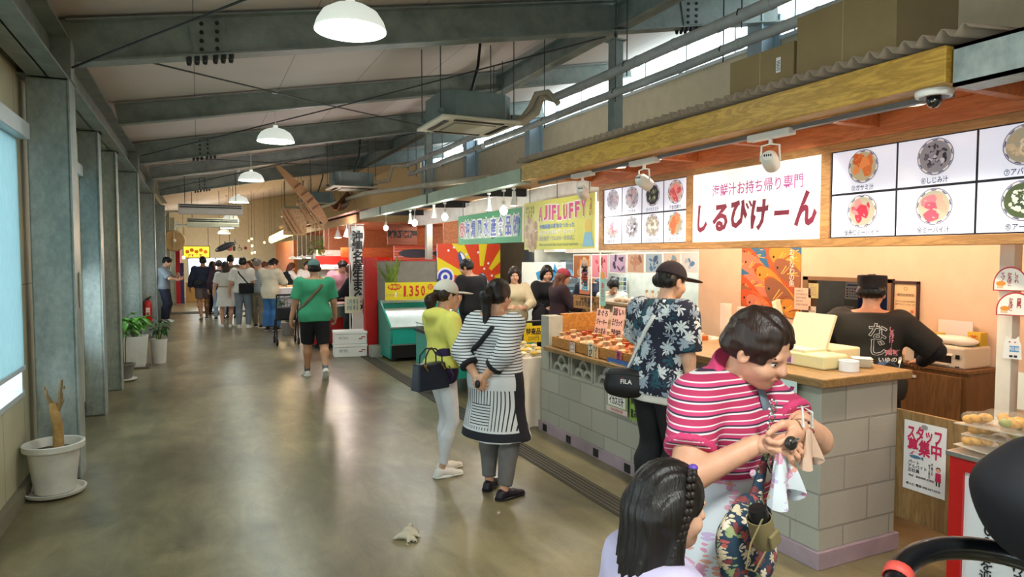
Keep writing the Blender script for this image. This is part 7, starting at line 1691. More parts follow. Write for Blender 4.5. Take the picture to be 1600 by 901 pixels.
def drape(w, h, mat, amp=.02):
    """a gathered cloth hanging from the fingers: pinched above, flaring and folding below, front and back"""
    g = G(); n, m = 28, 12; vs = []
    for j in range(m + 1):
        q = j / m
        for i in range(n):
            a = 6.283 * i / n; r = (.22 + .78 * q ** .7) * (1 + .22 * math.sin(5 * a + 2 * q)); vs.append((w / 2 * r * math.cos(a) - .02 * q, w * .22 * r * math.sin(a) + amp * q * math.sin(3 * a), h * .4 - h * q * (1 + .16 * math.sin(2 * a + 1))))
    return g.add(vs, [(j * n + i, j * n + (i + 1) % n, (j + 1) * n + (i + 1) % n, (j + 1) * n + i) for j in range(m) for i in range(n)] + [tuple(range(n))], mat, True)
# ------------------------------------------------------------------ 1 stooping woman in the pink striped polo
PINKC = cloth('pink_rib', '#c23a68')
POLO = stripes('pink_striped_polo', [(0, '#b03058'), (.36, '#d8cfd0'), (.48, '#3a2740'), (.6, '#c03e6c'), (.84, '#d8cfd0'), (.94, '#b03058')], .038)
APR = floral('floral_apron_cloth', '#d5dbe0', ('#d8a2b8', '#dba08c', '#c3aed2', '#d295ae', '#dcbf9c'), 21, 5, .4, '#c8b060')
TEALF = floral('teal_floral_cloth', '#22384a', ('#c9b898', '#a8504a', '#8f9a6a', '#d8c8b0', '#7a3a3a'), 34, 6, .52)
L1, F1_ = (1.555, 1.70), (.22, -.97)
q = lambda u, v, d: loc_in(L1, F1_, at(u, v, d))
rw, lw = q(1182, 694, 2.02), q(1247, 668, 2.05)
hr = (q(1238, 692, 1.98) - rw); hl = q(1228, 712, 1.96) - lw
J = person('woman in a pink striped polo shirt stooping over her coin purse, nearest shopper', L1, F1_, H=1.62, build=1.15, wide=1.0, lean=.0, bend=.26, headr=(.12, .5, .12), tone='#cf9a7c', belly=.8, detail=2,
           hands=((lw, (-1, -.25, -.4), hl, (.6, -.5, -.3), .9, .9), (rw, (1, -.5, -.8), hr, (-.2, -.6, -.6), .8, .8)),
           hair=dict(st='short', m=HD_, cz=-.016, cw=.047), clothes=(dict(t='legs', m=BKC, o=.014, fl=.02), dict(t='top', m=POLO, o=.016, sl=.66, so=.022, hem=.025, flare=.0, nk=.02, n='polo_shirt', rib=PINKC, fold=.005)), shoes=dict(m=BSH))
PW = J; s = J['s']; R_ = J['root']
g = S(); N = J['N']; d2 = J['d']; ex = np.array([1., 0, 0]); fy = np.cross(d2, ex)
pl = [(N + d2 * .034 * s, d2 + fy * .75), (N - d2 * .03 * s, -d2 + fy * .3)]
g.add([C(N - d2 * .045 * s - fy * .004, N + d2 * .04 * s, .072 * s, .05 * s, planes=pl, s=(1.1, 1, 1)), C(N + fy * .05 * s + ex * .03 * s - d2 * .01 * s, N + fy * .085 * s + ex * .045 * s - d2 * .055 * s, .014, .018), C(N + fy * .05 * s - ex * .03 * s - d2 * .01 * s, N + fy * .085 * s - ex * .045 * s - d2 * .055 * s, .014, .018)], .006, PINKC); g.build('collar', R_)
g = S(); W_ = J['W']
pl = [(W_ + np.array([0, 0, .035]), (0, 0, 1)), ((0, 0, .14), (0, 0, -1)), (W_ + np.array([.012, .0, 0]), (-1, .12, -.28))]
g.add([C(W_ + np.array([.02, .04, .03]), (.04, .05, .14), .15, .19, s=(1.25, 1.0, 1), planes=pl)], .011, APR, folds(.008, 22, 4)); 
g.add([C(rw + np.array([.02, 0, -.08]), W_ + np.array([-.02, .17, .03]), .012, .03, s=(1, .5, 1))], .008, APR); g.build('apron', R_)['label'] = 'white apron with pastel flowers bunched to one side'
GRY = cloth('grey_webbing', '#6a7480')
strap(J, [J['polo_shirt']], [N + np.array([-.02, .06, .0]), J['C'] + np.array([-.03, .12, 0]), W_ + np.array([-.09, .12, .06])], .036, GRY, 'bag_strap')
B0 = q(1165, 820, 1.98)
t = thing('shoulder_bag', 'dark teal floral shoulder bag hanging at the pink-shirted woman\'s hip', 'bag', to_world(J, B0) - Vector((0, 0, .1)), R_.rotation_euler.z)
S().add([E((0, 0, .06), (.12, .045, .13)), E((-.02, 0, -.02), (.125, .05, .09))], .009, TEALF, folds(.006, 30, 20)).build('bag_body', t)
S().add([C((-.05, .0, .17), (-.09, .01, .31), .03, .012, s=(1, .5, 1))], .007, TEALF).build('bag_handle', t)
g = G()
for k in range(7): g.lathe([(.008, -.004), (.012, 0), (.008, .004), (.006, 0), (.008, -.004)], (-.085 - .004 * k, .015, .32 + .02 * k), CHROME, 10, ax=(1, k % 2, 0))
g.tube([(-.09, .02, .3), (-.075, .02, .27), (-.09, .02, .24), (-.105, .02, .27), (-.09, .02, .3)], .004, CHROME, 8); g.build('clip_chain', t)
t2 = thing('bottle_pouch', 'khaki pouch holding a black capped bottle clipped to the teal floral bag', 'pouch', to_world(J, q(1196, 818, 1.88)) - Vector((0, 0, .06)), R_.rotation_euler.z)
KH = cloth('khaki_cloth', '#7d6f4a'); g = G(Matrix.Rotation(.35, 4, 'Y')); g.lathe([(0, 0), (.028, .002), (.032, .02), (.033, .09), (.03, .09), (.029, .08)], (0, 0, 0), KH, 20).build('pouch_body', t2); g = G(Matrix.Rotation(.35, 4, 'Y')); g.lathe([(.025, .05), (.026, .105), (.023, .12), (0, .122)], (0, 0, 0), BLK, 18).build('bottle_cap', t2)
g = G(Matrix.Rotation(.35, 4, 'Y')); g.box(-.022, .022, .03, .04, .015, .055, KH).build('front_pocket', t2, bevel=.004); G().tube([(.04, .02, .1), (.1, .02, .04), (.12, .02, -.02), (.08, .02, -.04), (.03, .02, .0)], .0025, KH, 6).build('loop_cord', t2)
p = to_world(J, q(1236, 692, 1.96)); t = thing('coin_purse', 'small dark coin purse held in the stooping woman\'s fingers', 'purse', tuple(p), R_.rotation_euler.z); S().add([E((0, 0, 0), (.022, .016, .02))], .004, M('purse_leather', '#2c2822', .35, var=.1)).build('purse_body', t); G().tube([(-.02, .012, .008), (0, .02, .016), (.02, .012, .008)], .0035, CHROME, 8).build('clasp', t)
p = to_world(J, q(1222, 730, 1.98)); t = thing('flowered_handkerchief', 'pastel flowered handkerchief crumpled below her hands', 'handkerchief', tuple(p), R_.rotation_euler.z)
drape(.11, .15, APR).build('folded_cloth', t)
p = to_world(J, q(1262, 692, 2.04)); t = thing('small_carrier_bag', 'small pale peach plastic bag dangling from her wrist', 'bag', tuple(p), R_.rotation_euler.z)
drape(.075, .1, M('peach_film', '#dcb8a0', .4, alpha=.85, var=.05), .012).build('bag_body', t); G().tube([(-.02, 0, .045), (.0, .01, .09), (.035, .0, .11), (.025, 0, .05)], .004, WPL, 6).build('bag_handle', t)
w0, e0 = np.array(J['Wr'][0]), np.array(J['El'][0]); ax = (w0 - e0) / np.linalg.norm(w0 - e0); bx = np.cross(ax, (0, 0, 1)); bx /= np.linalg.norm(bx); by = np.cross(ax, bx); g = G(); ms = [M('bead_%d' % i, c, .25, var=0) for i, c in enumerate(('#7a3a3a', '#c9b8a0', '#3a2a2a', '#b89a8a'))]
for r0, cc in ((.031, -.035), (.028, -.012)):
    for k in range(16): a = 6.283 * k / 16; g.ell(tuple(w0 + ax * cc + bx * r0 * math.cos(a) + by * r0 * math.sin(a)), .0065, ms[k % 4], 8)
g.build('bead_bracelet', R_)
g = G(); g.ell(tuple(J['N'] + fy * .06 * s - d2 * .06 * s), .004, PINKC, 8)
for k in range(3): c = J['N'] + fy * (.075 + .012 * k) * s - d2 * (.055 + .035 * k) * s; g.ell(tuple(c), .0055, flat('#e0a0b8'), 8)
g.build('button_placket', R_)
# ------------------------------------------------------------------ 2 girl with long black hair
LIL = cloth('lilac_shirt', '#b9b0cc')
L2, F2 = (1.0, 1.30), (.98, -.12)
J = person('small girl with long black hair, a side braid and a pale lilac shirt', L2, F2, H=1.215, build=1.02, kid=.75, sex='f', headr=(-.05, .12, 0), tone='#cf9f84', detail=2, eyes=True,
           hair=dict(st='long', m=HB_, len=.4, sp=1.3, cw=.037, cz=-.04), clothes=(dict(t='legs', m=cloth('pale_blue_cloth', '#8a94ac'), o=.012), dict(t='top', m=LIL, o=.014, sl=.7, so=.02, hem=-.06, fold=.004)), shoes=dict(m=WSH))
hp = J['hp']; g = G(); PB = hairm('braid_hair', '#211915')
for k in range(13):
    q_ = k / 12; c = hp(.035 + .026 * min(1, q_ * 2), .012 - .028 * q_, .062 - .022 * q_ - .12 * max(0, q_ - .12))
    for sgn in (-1, 1): g.ell(tuple(c + np.array([0, sgn * .005, 0])), (.0085 - .002 * q_, .0085, .010), PB, 8)
g.build('side_braid', J['hair'])
G().ell(tuple(hp(.03, .016, .068)), (.012, .012, .009), M('purple_band', '#5a3a96', .5, var=0), 12).build('hair_tie', J['hair'])['label'] = 'purple hair tie'
# ------------------------------------------------------------------ 3 man in the leaf print shirt
HAW = floral('navy_leaf_print', '#191c30', ('#c2cbd0', '#a8b4bc', '#d0d6d8', '#8f9cab', '#1f4a58'), 13, 8, .56, warp=.75)
L3, F3 = (2.745, 3.56), (.99, .16)
J = person('man in a navy leaf-print shirt and dark cap leaning at the counter', L3, F3, H=1.72, sex='m', build=1.0, lean=.06, bend=.1, headr=(-.1, .2, 0), tone='#d0a184', detail=2,
           hands=(((-.2, .33, 1.125), (-1, -.4, -.5), (.2, .9, .0), (0, -.2, -1), .5), ((.26, .05, .83), (.6, -1, 0), (-.15, .3, -.9), (-1, .1, 0), .5)),
           hair=hp_short(), cap=dict(m=cloth('dark_brown_cap', '#2a2026'), b=.07), clothes=(dict(t='legs', m=BKC, o=.022, fl=.02), dict(t='top', m=WHC, o=.012, sl=.0, hem=-.08, n='undershirt', neck=1), dict(t='top', m=HAW, o=.026, so=.042, sl=.86, hem=-.045, flare=.012, nk=.016, fold=.006, n='leaf_print_shirt')), shoes=dict(m=BSH))
s = J['s']; g = S(); N = J['N']; pr = []
for k in range(12):
    a0, a1 = [-2.6 + 5.2 * (k + i) / 12 for i in (0, 1)]; f = lambda a: N + np.array([math.sin(a + PI) * .05, -.006 + math.cos(a + PI) * .046, -.004 + .012 * -math.cos(a + PI) * -1]) * s; pr.append(C(f(a0), f(a1), .011, k=.01))
g.add(pr, .007, HAW); g.build('collar', J['root'])
LOGOW = flat('#d8d8d4')
o = strap(J, [J['leaf_print_shirt']], [N + np.array([.09, .03, -.05]), J['C'] + np.array([.02, -.16, .02]), J['W'] + np.array([-.12, -.14, 0]), J['P'] + np.array([-.16, -.12, .02])], .03, LOGOW, 'bag_strap', lab='white lettered bag strap')
bp = J['P'] + np.array([-.12, -.185, -.02])
t = thing('sling_bag', 'black sling bag with a small red and white logo worn on the leaf-print shirt', 'bag', tuple(to_world(J, bp)), J['root'].rotation_euler.z + .5)
S().add([E((0, 0, 0), (.14, .055, .1)), C((-.08, 0, -.03), (.08, 0, -.03), .06, s=(1, .8, 1)), C((-.08, 0, .05), (.08, 0, .05), .045, s=(1, .8, 1))], .009, M('black_nylon', '#0f0f12', .5, var=.1, bump=.15, bs=30)).build('bag_body', t)
G(plane((0, -.058, .02), (1, 0, .0))).text('FILA', .03, .0, .03, LOGOW, .004, bold=.02).rect(-.002, .012, .018, .024, flat('#b81f2a'), .004).build('logo', t); G().tube([(-.12, -.045, .06), (0, -.06, .07), (.12, -.045, .06)], .004, DARK, 6).build('zipper', t)
G().tube([tuple(np.array(J['Wr'][1]) + np.array([.024 * math.cos(k), .024 * math.sin(k), .012])) for k in np.linspace(0, 6.28, 14)], .004, BLK, 6).build('wrist_band', J['root'])
# ------------------------------------------------------------------ 4 woman in the yellow hooded jacket
YEL = cloth('yellow_jacket_cloth', '#d8d468')
L4, F4 = (1.74, 5.02), (.97, .18)
J = person('woman in a yellow hooded jacket, pale cap and white trousers', L4, F4, H=1.56, build=.88, lean=.02, headr=(-.1, .1, 0), tone='#cfa085', detail=2,
           hands=(((-.12, .24, .95), (-1, -.5, -.4), (.5, .7, .25), (.6, -.2, -.3), .7), ((.14, .2, .94), (.8, -1, -.2), (-.3, .85, .3), (-.6, -.1, -.4), .6)),
           feet=((-.07, .06, 0, .1), (.07, -.04, 0, -.12)), hair=dict(st='pony', m=HD_, len=.1, pz=-.02), cap=dict(m=cloth('pale_cap', '#c8c4b8'), b=.068, z=.006),
           clothes=(dict(t='legs', m=cloth('white_trousers', '#d4d6da'), o=.008, len=1.9), dict(t='top', m=cloth('purple_top', '#2f1c4a'), o=.012, sl=0, hem=-.055, n='undershirt'), dict(t='top', m=YEL, o=.02, so=.026, sl=1.9, hem=.03, flare=.02, hood=1, fold=.007, n='jacket')), shoes=dict(m=WSH, lace=WHITE))
s = J['s']; bl = flat('#2a4a8a')
J4 = J
t = thing('leather_handbag', 'navy leather handbag with two handles carried by the yellow-jacketed woman', 'bag', tuple(to_world(J, (.18, -.2, .74))), J['root'].rotation_euler.z + .15)
LEA = M('navy_leather', '#1a2230', .35, var=.05); g = G(); P = [(-.15, 0), (.15, 0), (.125, .2), (-.125, .2)]
g.add([(-.055, p[0], p[1]) for p in P] + [(.055 if p[1] == 0 else .03, p[0], p[1]) for p in P], [(0, 3, 2, 1), (4, 5, 6, 7), (0, 1, 5, 4), (1, 2, 6, 5), (2, 3, 7, 6), (3, 0, 4, 7)], LEA); g.build('bag_body', t, bevel=.012)
for x in (-.03, .045): G().tube([(x, -.08, .19), (x, -.075, .26), (x * .6, -.03, .31), (x * .6, .03, .31), (x, .075, .26), (x, .08, .19)], .006, LEA, 8).build('bag_handle', t)
g = G()
for y in (-.08, .08): g.lathe([(.008, -.003), (.013, 0), (.008, .003)], (.05, y, .19), M('brass', '#b8954a', .25, met=1, var=0), 12, ax=(1, 0, 0)).tube([(.05, y, .18), (.052, y + .02, .15)], .004, M('brass'), 6)
g.build('ring_hardware', t); G().tube([(.05, .14, .17), (.08, .16, .1), (.06, .15, .03), (.05, .12, .08)], .005, LEA, 6).build('side_strap', t)
# ------------------------------------------------------------------ 5 woman in the white and black striped tunic
lnW, lnB = '#cfd2d4', '#1a1a24'
TUN = stripes('striped_pleated_tunic', [(0, lnW), (.68, lnB)], .021, over=[([(2, .8, .9)], (2, .9, [(0, lnW)])), ([(0, -.5, .5), (2, .52, .8)], (0, .024, [(0, lnW), (.72, lnB)])), ([(0, -.1, .07), (2, .54, .7)], (2, .02, [(0, lnW), (.68, lnB)])),
    ([(2, .0, .52)], (2, .9, [(0, lnW)])), ([(2, .445, .505)], (2, .9, [(0, lnB)])), ([(0, .10, .5), (1, -.06, .3), (2, .4, .92)], (0, 9, [(0, lnB)])), ([(0, .16, .5), (1, .06, .3), (2, .4, .92)], (0, .024, [(0, lnW), (.72, lnB)]))])
L5, F5 = (1.95, 4.42), (.86, .5)
J = person('woman in a black and white striped pleated tunic with hands clasped behind her back', L5, F5, H=1.58, build=1.1, wide=1.04, lean=0, headr=(-.1, .05, 0), tone='#cf9f80', detail=2, belly=.6,
           hands=(((-.03, -.2, .90), (-1, -.6, .0), (.8, -.35, -.45), (.1, .8, -.3), .8), ((.06, -.215, .91), (1, -.6, .0), (-.8, -.3, -.4), (-.1, .8, -.3), .8)),
           feet=((-.1, .05, 0, .25), (.11, -.05, 0, -.3)), hair=dict(st='pony', m=HB_, len=.15, pz=.012),
           clothes=(dict(t='legs', m=cloth('grey_leggings', '#6c6a69'), o=.016, len=1.93), dict(t='top', m=TUN, o=.022, so=.03, sl=1.55, hem=-.265, skirt=.163, belly=1, fold=.005, n='tunic')), shoes=dict(m=M('dark_trainer', '#1c1420', .5, var=0), sole=M('black_sole', '#151317', .5, var=0), lace=M('purple_lace', '#6a2a6a', .5, var=0)))
s = J['s']; hp = J['hp']
for i in (0, 1):
    a, b = np.array(J['El'][i]), np.array(J['Wr'][i]); c0 = a + (b - a) * .45; c1 = a + (b - a) * .6
    S().add([C(a, b, .0275 * s + .031, .021 * s + .031, planes=[(c1, b - a), (c0, a - b)])], .01, BKC).build('black_cuff', J['root'])
G().lathe([(.012, -.006), (.02, 0), (.012, .006)], tuple(hp(0, -.066, .02)), M('hair_band_grey', '#7f8a92', .5), 14, ax=(0, 1, .3)).build('hair_tie', J['hair'])
strap(J, [J['tunic']], [J['N'] + np.array([.09, -.02, -.05]), J['C'] + np.array([.0, -.2, 0]), J['W'] + np.array([-.16, -.14, -.02]), J['W'] + np.array([-.2, .02, -.06])], .038, BKC, 'bag_strap')
p = to_world(J, (.03, -.26, .86)); t = thing('car_key', 'black key fob held behind the striped woman\'s back', 'key', tuple(p), J['root'].rotation_euler.z); S().add([E((0, 0, 0), (.022, .012, .03))], .004, BLK).build('fob', t); G().tube([(0, 0, .03), (-.01, .0, .05)], .003, CHROME, 6).build('key_ring', t)
# ------------------------------------------------------------------ 6 man in green walking away
L6, F6 = (1.5, 9.85), (.03, 1)
J = person('man in a green t-shirt, black shorts and grey-green cap walking away down the aisle', L6, F6, H=1.7, sex='m', build=1.08, wide=1.08, lean=.03, tone='#c0906f', detail=2, belly=.7,
           hands=(((-.33, .03, .82), (-.6, -1, 0), (-.1, .2, -1), (1, .1, 0), .5), ((.30, .1, .86), (.6, -1, 0), (.05, .35, -.9), (-1, .1, 0), .6)),
           feet=((-.1, .16, 0, .12), (.1, -.28, .07, -.1, .75)), hair=hp_short(), cap=dict(m=cloth('grey_green_cap', '#5d7a74'), b=.065),
           clothes=(dict(t='legs', m=BKC, o=.03, len=.96, n='shorts'), dict(t='top', m=cloth('green_tee', '#3f9d74'), o=.02, so=.032, sl=.82, hem=-.055, fold=.006)), shoes=dict(m=WSH))
strap(J, [J['shirt']], [J['N'] + np.array([.1, -.02, -.05]), J['C'] + np.array([.03, -.2, 0]), J['W'] + np.array([-.16, -.12, 0]), J['P'] + np.array([-.18, .02, .03])], .045, cloth('olive_strap', '#6a5f48'), 'bag_strap')
for i in (0, 1): a, k = np.array(J['An'][i]), np.array(J['Kn'][i]); S().add([C(a, a + (k - a) * .35, .0205 * J['s'] + .005, .026 * J['s'] + .004, planes=[(a + (k - a) * .26, k - a)])], .009, cloth('grey_socks', '#6a6c72')).build('sock', J['root'])
# ------------------------------------------------------------------ 7 staff in black, back turned
L7, F7 = (4.22, 3.12), (.86, .5)
STF = cloth('dark_olive_uniform', '#1e1d19')
J = person('staff member in black uniform and flat black cap seen from behind', L7, F7, H=1.68, sex='m', build=1.08, wide=1.0, lean=.1, headr=(.0, .15, 0), tone='#c08d70', detail=2, belly=.5, drop=.03,
           hands=(((-.27, .3, .98), (-1, -.3, -.4), (.2, .9, -.1), (.3, 0, -1), .5), ((.3, .26, 1.0), (1, -.4, -.3), (-.1, .9, -.1), (-.3, 0, -1), .5)), hair=hp_short(),
           cap=dict(m=BKC, st='flat', z=.0), clothes=(dict(t='legs', m=BKC, o=.02), dict(t='top', m=BKC, o=.014, sl=1.95, hem=-.02, n='long_sleeve_shirt'), dict(t='top', m=STF, o=.03, so=.036, sl=.95, hem=-.045, fold=.006, n='uniform_shirt')), shoes=dict(m=BSH))
V = [v.co.copy() for v in J['uniform_shirt'].data.vertices]; bv = BVHTree.FromPolygons(V, [list(p.vertices) for p in J['uniform_shirt'].data.polygons])
g = G(plane((.07, -.3, 1.16), (1, 0, 0))); LW = flat('#cfcfc8'); LPK = flat('#c07a86')
g.text('な', -.005, .075, .1, LW, 0, bold=.03); g.text('な', -.005, .075, .1, flat('#22211d'), .002, bold=.008); g.text('じ', .0, -.03, .1, LW, 0, bold=.03); g.text('じ', .0, -.03, .1, flat('#22211d'), .002, bold=.008)
g.text('しるびけーん', .075, .1, .026, LPK, 0, vert=True, bold=.03); g.text('海鮮', .08, -.065, .035, LPK, 0, bold=.03); g.text('いゆの店', .075, -.11, .03, LW, 0, bold=.02)
g.pts([(.0, -.13), (.04, -.115), (.09, -.13), (.12, -.16), (.15, -.15), (.145, -.19), (.11, -.185), (.06, -.195), (.01, -.175)], flat('#4a6080'), 0); g.pts([(.01, -.15), (.06, -.155), (.1, -.175), (.06, -.19), (.015, -.172)], flat('#a8b4c0'), .002); g.disc(.022, -.15, .006, INK, .003, 8)
nv = []
for p in g.v:
    c, nr, _, _ = bv.find_nearest(Vector(p)); h = bv.ray_cast(Vector((p[0], -1, p[2])), Vector((0, 1, 0)))[0]; nv.append(Vector((p[0], (h.y if h is not None else p[1]) - .005 - (-.3 - p[1]) * .7, p[2])))
g.v = [tuple(p) for p in nv]; g.build('back_print', J['root'])
# ------------------------------------------------------------------ people at the fish stall and kitchen
def P_(u, d): p = at(u, 450, d); return (p.x, p.y)
CRS = cloth('cream_sweater', '#c9bd9c'); 
hold = lambda z=1.05, y=.3: (((-.12, y, z), (-1, -.4, -.5), (.5, .7, .3), (.5, -.3, -.5), .7), ((.12, y, z), (1, -.4, -.5), (-.5, .7, .3), (-.5, -.3, -.5), .7))
J = person('man in a black t-shirt bending over the chest freezer below the sunburst poster', P_(738, 10.3), (-.35, .9), H=1.72, sex='m', build=1.12, wide=1.1, bend=.15, headr=(.5, .3, 0), tone='#c08d70', hair=hp_short(), clothes=(dict(t='legs', m=NAVY, o=.02), dict(t='top', m=BKC, o=.02, so=.03, sl=.8)), shoes=dict(m=BSH))
J = person('woman with long hair in a cream sweater holding a clear bag, facing the aisle', P_(803, 9.8), (-.3, -.9), H=1.6, tone='#cf9f84', headr=(0, .2, 0), hands=hold(1.0), hair=dict(st='long', m=HD_, len=.2), clothes=(dict(t='legs', m=NAVY, o=.02), dict(t='top', m=CRS, o=.022, so=.03, sl=1.9)), shoes=dict(m=BSH))
p = at(803, 505, 9.45); t = thing('clear_shopping_bag', 'bulging clear bag held by the woman in the cream sweater', 'bag', tuple(p)); S().add([E((0, 0, -.05), (.17, .1, .2))], .02, M('clear_film'), folds(.02, 30, 20)).build('bag_film', t)
J = person('woman with black hair and a black backpack on her arm beside the red-capped woman', P_(853, 10.1), (.0, -1), H=1.62, tone='#cf9f84', headr=(-.2, .25, 0), hands=hold(.95, .2), hair=dict(st='bob', m=HB_, len=.07), clothes=(dict(t='legs', m=BKC, o=.02), dict(t='top', m=BKC, o=.024, so=.03, sl=1.9)), shoes=dict(m=BSH))
strap(J, [J['shirt']], [J['N'] + np.array([-.06, .05, -.05]), J['C'] + np.array([-.07, .15, 0]), J['W'] + np.array([-.08, .16, 0])], .035, WHC, 'bag_strap')
p = at(846, 497, 9.7); t = thing('backpack', 'black backpack carried by the black-haired woman at the fish stall', 'backpack', tuple(p - Vector((0, 0, .18)))); S().add([E((0, 0, .15), (.15, .1, .2)), E((0, -.07, .08), (.1, .06, .1))], .014, BKC).build('pack_body', t); G().tube([(.05, -.1, .3), (.09, -.13, .2), (.05, -.14, .1)], .01, BLK, 6).box(.05, .1, -.15, -.13, .1, .16, PAPER).build('strap_tag', t)
J = person('woman in a maroon cap and dark sweater at the fish stall counter', P_(874, 9.5), (.85, -.1), H=1.58, tone='#cf9f84', headr=(-.15, .25, 0), hands=hold(1.0, .28), hair=dict(st='long', m=HBR, len=.17), cap=dict(m=cloth('maroon_cap', '#8f3440')), clothes=(dict(t='legs', m=BKC, o=.02), dict(t='top', m=cloth('plum_sweater', '#2c1820'), o=.024, so=.03, sl=1.9)), shoes=dict(m=BSH))
J = person('kitchen worker in a white cap and mask behind the serving hatch', P_(921, 10.7), (-.3, -.9), H=1.58, tone='#cf9f84', headr=(.3, .3, 0), hair=hp_short(), cap=dict(m=WHC, st='beanie', z=.012), clothes=(dict(t='legs', m=NAVY, o=.02), dict(t='top', m=NAVY, o=.02, sl=1.9)))
J = person('dark-haired kitchen worker bent low behind the serving sill', P_(955, 10.3), (-.4, -.9), H=1.6, tone='#cf9f84', lean=.15, bend=.2, drop=.08, headr=(0, .6, 0), hair=dict(st='bun', m=HB_), clothes=(dict(t='legs', m=NAVY, o=.02), dict(t='top', m=WHC, o=.02, sl=.8)))
PKJ = cloth('pink_jacket', '#d39aa4')
J = person('worker in a pink jacket bending over the meat packs behind the red based counter', P_(534, 14.6), (-.1, -1), H=1.72, sex='m', build=1.15, wide=1.1, lean=.2, bend=.2, headr=(0, .55, 0), tone='#c8957a', hands=(((-.3, .35, .95), (-1, -.3, -.3), (.2, .8, -.4), (.3, 0, -1), .5), ((.3, .35, .95), (1, -.3, -.3), (-.2, .8, -.4), (-.3, 0, -1), .5)), hair=hp_short(1), clothes=(dict(t='legs', m=BKC, o=.02), dict(t='top', m=PKJ, o=.03, so=.036, sl=1.9)), shoes=dict(m=BSH))
J = person('woman in a black coat with reddish hair, half hidden by the cloth banner', P_(553, 12.9), (-.75, .5), H=1.6, headr=(.1, .3, 0), tone='#cf9f84', hands=hold(1.0, .3), hair=dict(st='long', m=HBR, len=.2), clothes=(dict(t='legs', m=BKC, o=.03, fl=.03), dict(t='top', m=BKC, o=.035, so=.035, sl=1.9, hem=-.2, skirt=.15)), shoes=dict(m=BSH))
p = at(551, 475, 12.4); g = G(facing(0, 0, 0)); g.rect(-.14, .14, -.16, .14, flat('#d8d8b4'), 0).text('送料', 0, .04, .09, flat('#4a7a9a'), .002).text('無料', 0, -.07, .09, flat('#4a7a9a'), .002)
o = g.build('pale_notice', label='small pale notice on a stick at the red based counter corner', cat='notice', sol=.003); o.location = tuple(p); G().tube([(.0, .01, -.1), (.0, .01, -p.z)], .01, WPL, 6).build('notice_stick', o)
# ------------------------------------------------------------------ the crowd down the aisle
def C_(u, v): r = RT * ((u - 800) / F) - UP * ((v - 450.5) / F) + FW; k = -EYE / r.z; return (r.x * k, r.y * k)
GT = cloth('grey_tee', '#6f767c')
J = person('young man in a grey t-shirt and dark cap reading a phone against the left columns', C_(258, 503), (.9, -.1), H=1.74, sex='m', headr=(0, .4, 0), tone='#d0a184', hands=(((-.1, .3, 1.2), (-1, -.3, -.6), (.3, .6, .6), (.5, -.5, 0), .6), ((.1, .36, 1.12), (1, -.3, -.6), (-.2, .8, .3), (-.5, -.3, .3), .6)), hair=hp_short(1), cap=dict(m=BKC, st='beanie', z=.02), clothes=(dict(t='legs', m=NAVY, o=.03, fl=.02), dict(t='top', m=GT, o=.024, so=.036, sl=.9)), shoes=dict(m=WSH))
p = to_world(J, (.0, .46, 1.25)); t = thing('phone', 'phone in the hands of the young man in grey', 'phone', tuple(p), J['root'].rotation_euler.z); G().box(-.04, .04, -.005, .005, -.075, .075, BLK).build('phone_body', t, bevel=.003)
walk = lambda a, b: ((-.08, a, 0 if a > b else .04, .05, 0 if a > b else .5), (.08, b, 0 if b > a else .04, -.05, 0 if b > a else .5))
J = person('man in a navy long sleeve top and brown shorts walking away barelegged', C_(319, 499), (-.05, 1), H=1.74, sex='m', build=1.1, wide=1.1, tone='#9c6e50', feet=walk(-.18, .2), hair=hp_short(), clothes=(dict(t='legs', m=cloth('brown_shorts', '#5c4c4a'), o=.03, len=.75, n='shorts'), dict(t='top', m=NAVY, o=.026, so=.034, sl=1.9)), shoes=dict(m=BSH, sandal=1))
p = to_world(J, (-.12, -.2, 1.02)); t = thing('waist_bag', 'black bag on the back of the man in navy', 'bag', tuple(p), J['root'].rotation_euler.z); S().add([E((0, 0, 0), (.14, .06, .09))], .014, BKC).build('bag_body', t)
J = person('person in a maroon jacket, grey cap and pale jeans between the walkers', C_(344, 499), (.1, 1), H=1.64, tone='#c8957a', hair=hp_short(), cap=dict(m=cloth('grey_cap', '#5a5c5e')), clothes=(dict(t='legs', m=cloth('pale_jeans', '#8090a0'), o=.012), dict(t='top', m=cloth('maroon_jacket', '#2f1c26'), o=.03, so=.036, sl=1.9)), shoes=dict(m=BSH))
J = person('woman with long dark hair in a white dress, seen from behind', C_(354, 511), (.15, 1), H=1.62, tone='#d0a184', hair=dict(st='long', m=HD_, len=.2), clothes=(dict(t='skirt', m=WHC, z=.32, r=.135), dict(t='top', m=WHC, o=.016, so=.024, sl=.8, hem=.0, n='dress_bodice')), shoes=dict(m=WSH))
strap(J, [J['dress_bodice']], [J['W'] + np.array([-.2, -.1, -.015]), J['W'] + np.array([0, -.2, -.015]), J['W'] + np.array([.2, -.1, -.015])], .03, cloth('beige_belt', '#a89a80'), 'belt')
J = person('man in a white t-shirt with a black shoulder bag and grey trousers', C_(381, 512), (.2, 1), H=1.72, sex='m', build=1.05, tone='#c8957a', hair=hp_short(), clothes=(dict(t='legs', m=cloth('grey_trousers', '#75808a'), o=.02), dict(t='top', m=WHC, o=.022, so=.034, sl=.85)), shoes=dict(m=WSH))
strap(J, [J['shirt']], [J['N'] + np.array([-.1, -.02, -.04]), J['C'] + np.array([-.02, -.2, 0]), J['W'] + np.array([.14, -.14, 0])], .03, BKC, 'bag_strap')
p = to_world(J, (.1, -.17, .98)); t = thing('shoulder_bag', 'black shoulder bag on the back of the man in the white t-shirt', 'bag', tuple(p), J['root'].rotation_euler.z); G().box(-.17, .17, -.05, .05, -.13, .12, BKC).build('bag_body', t, bevel=.03)
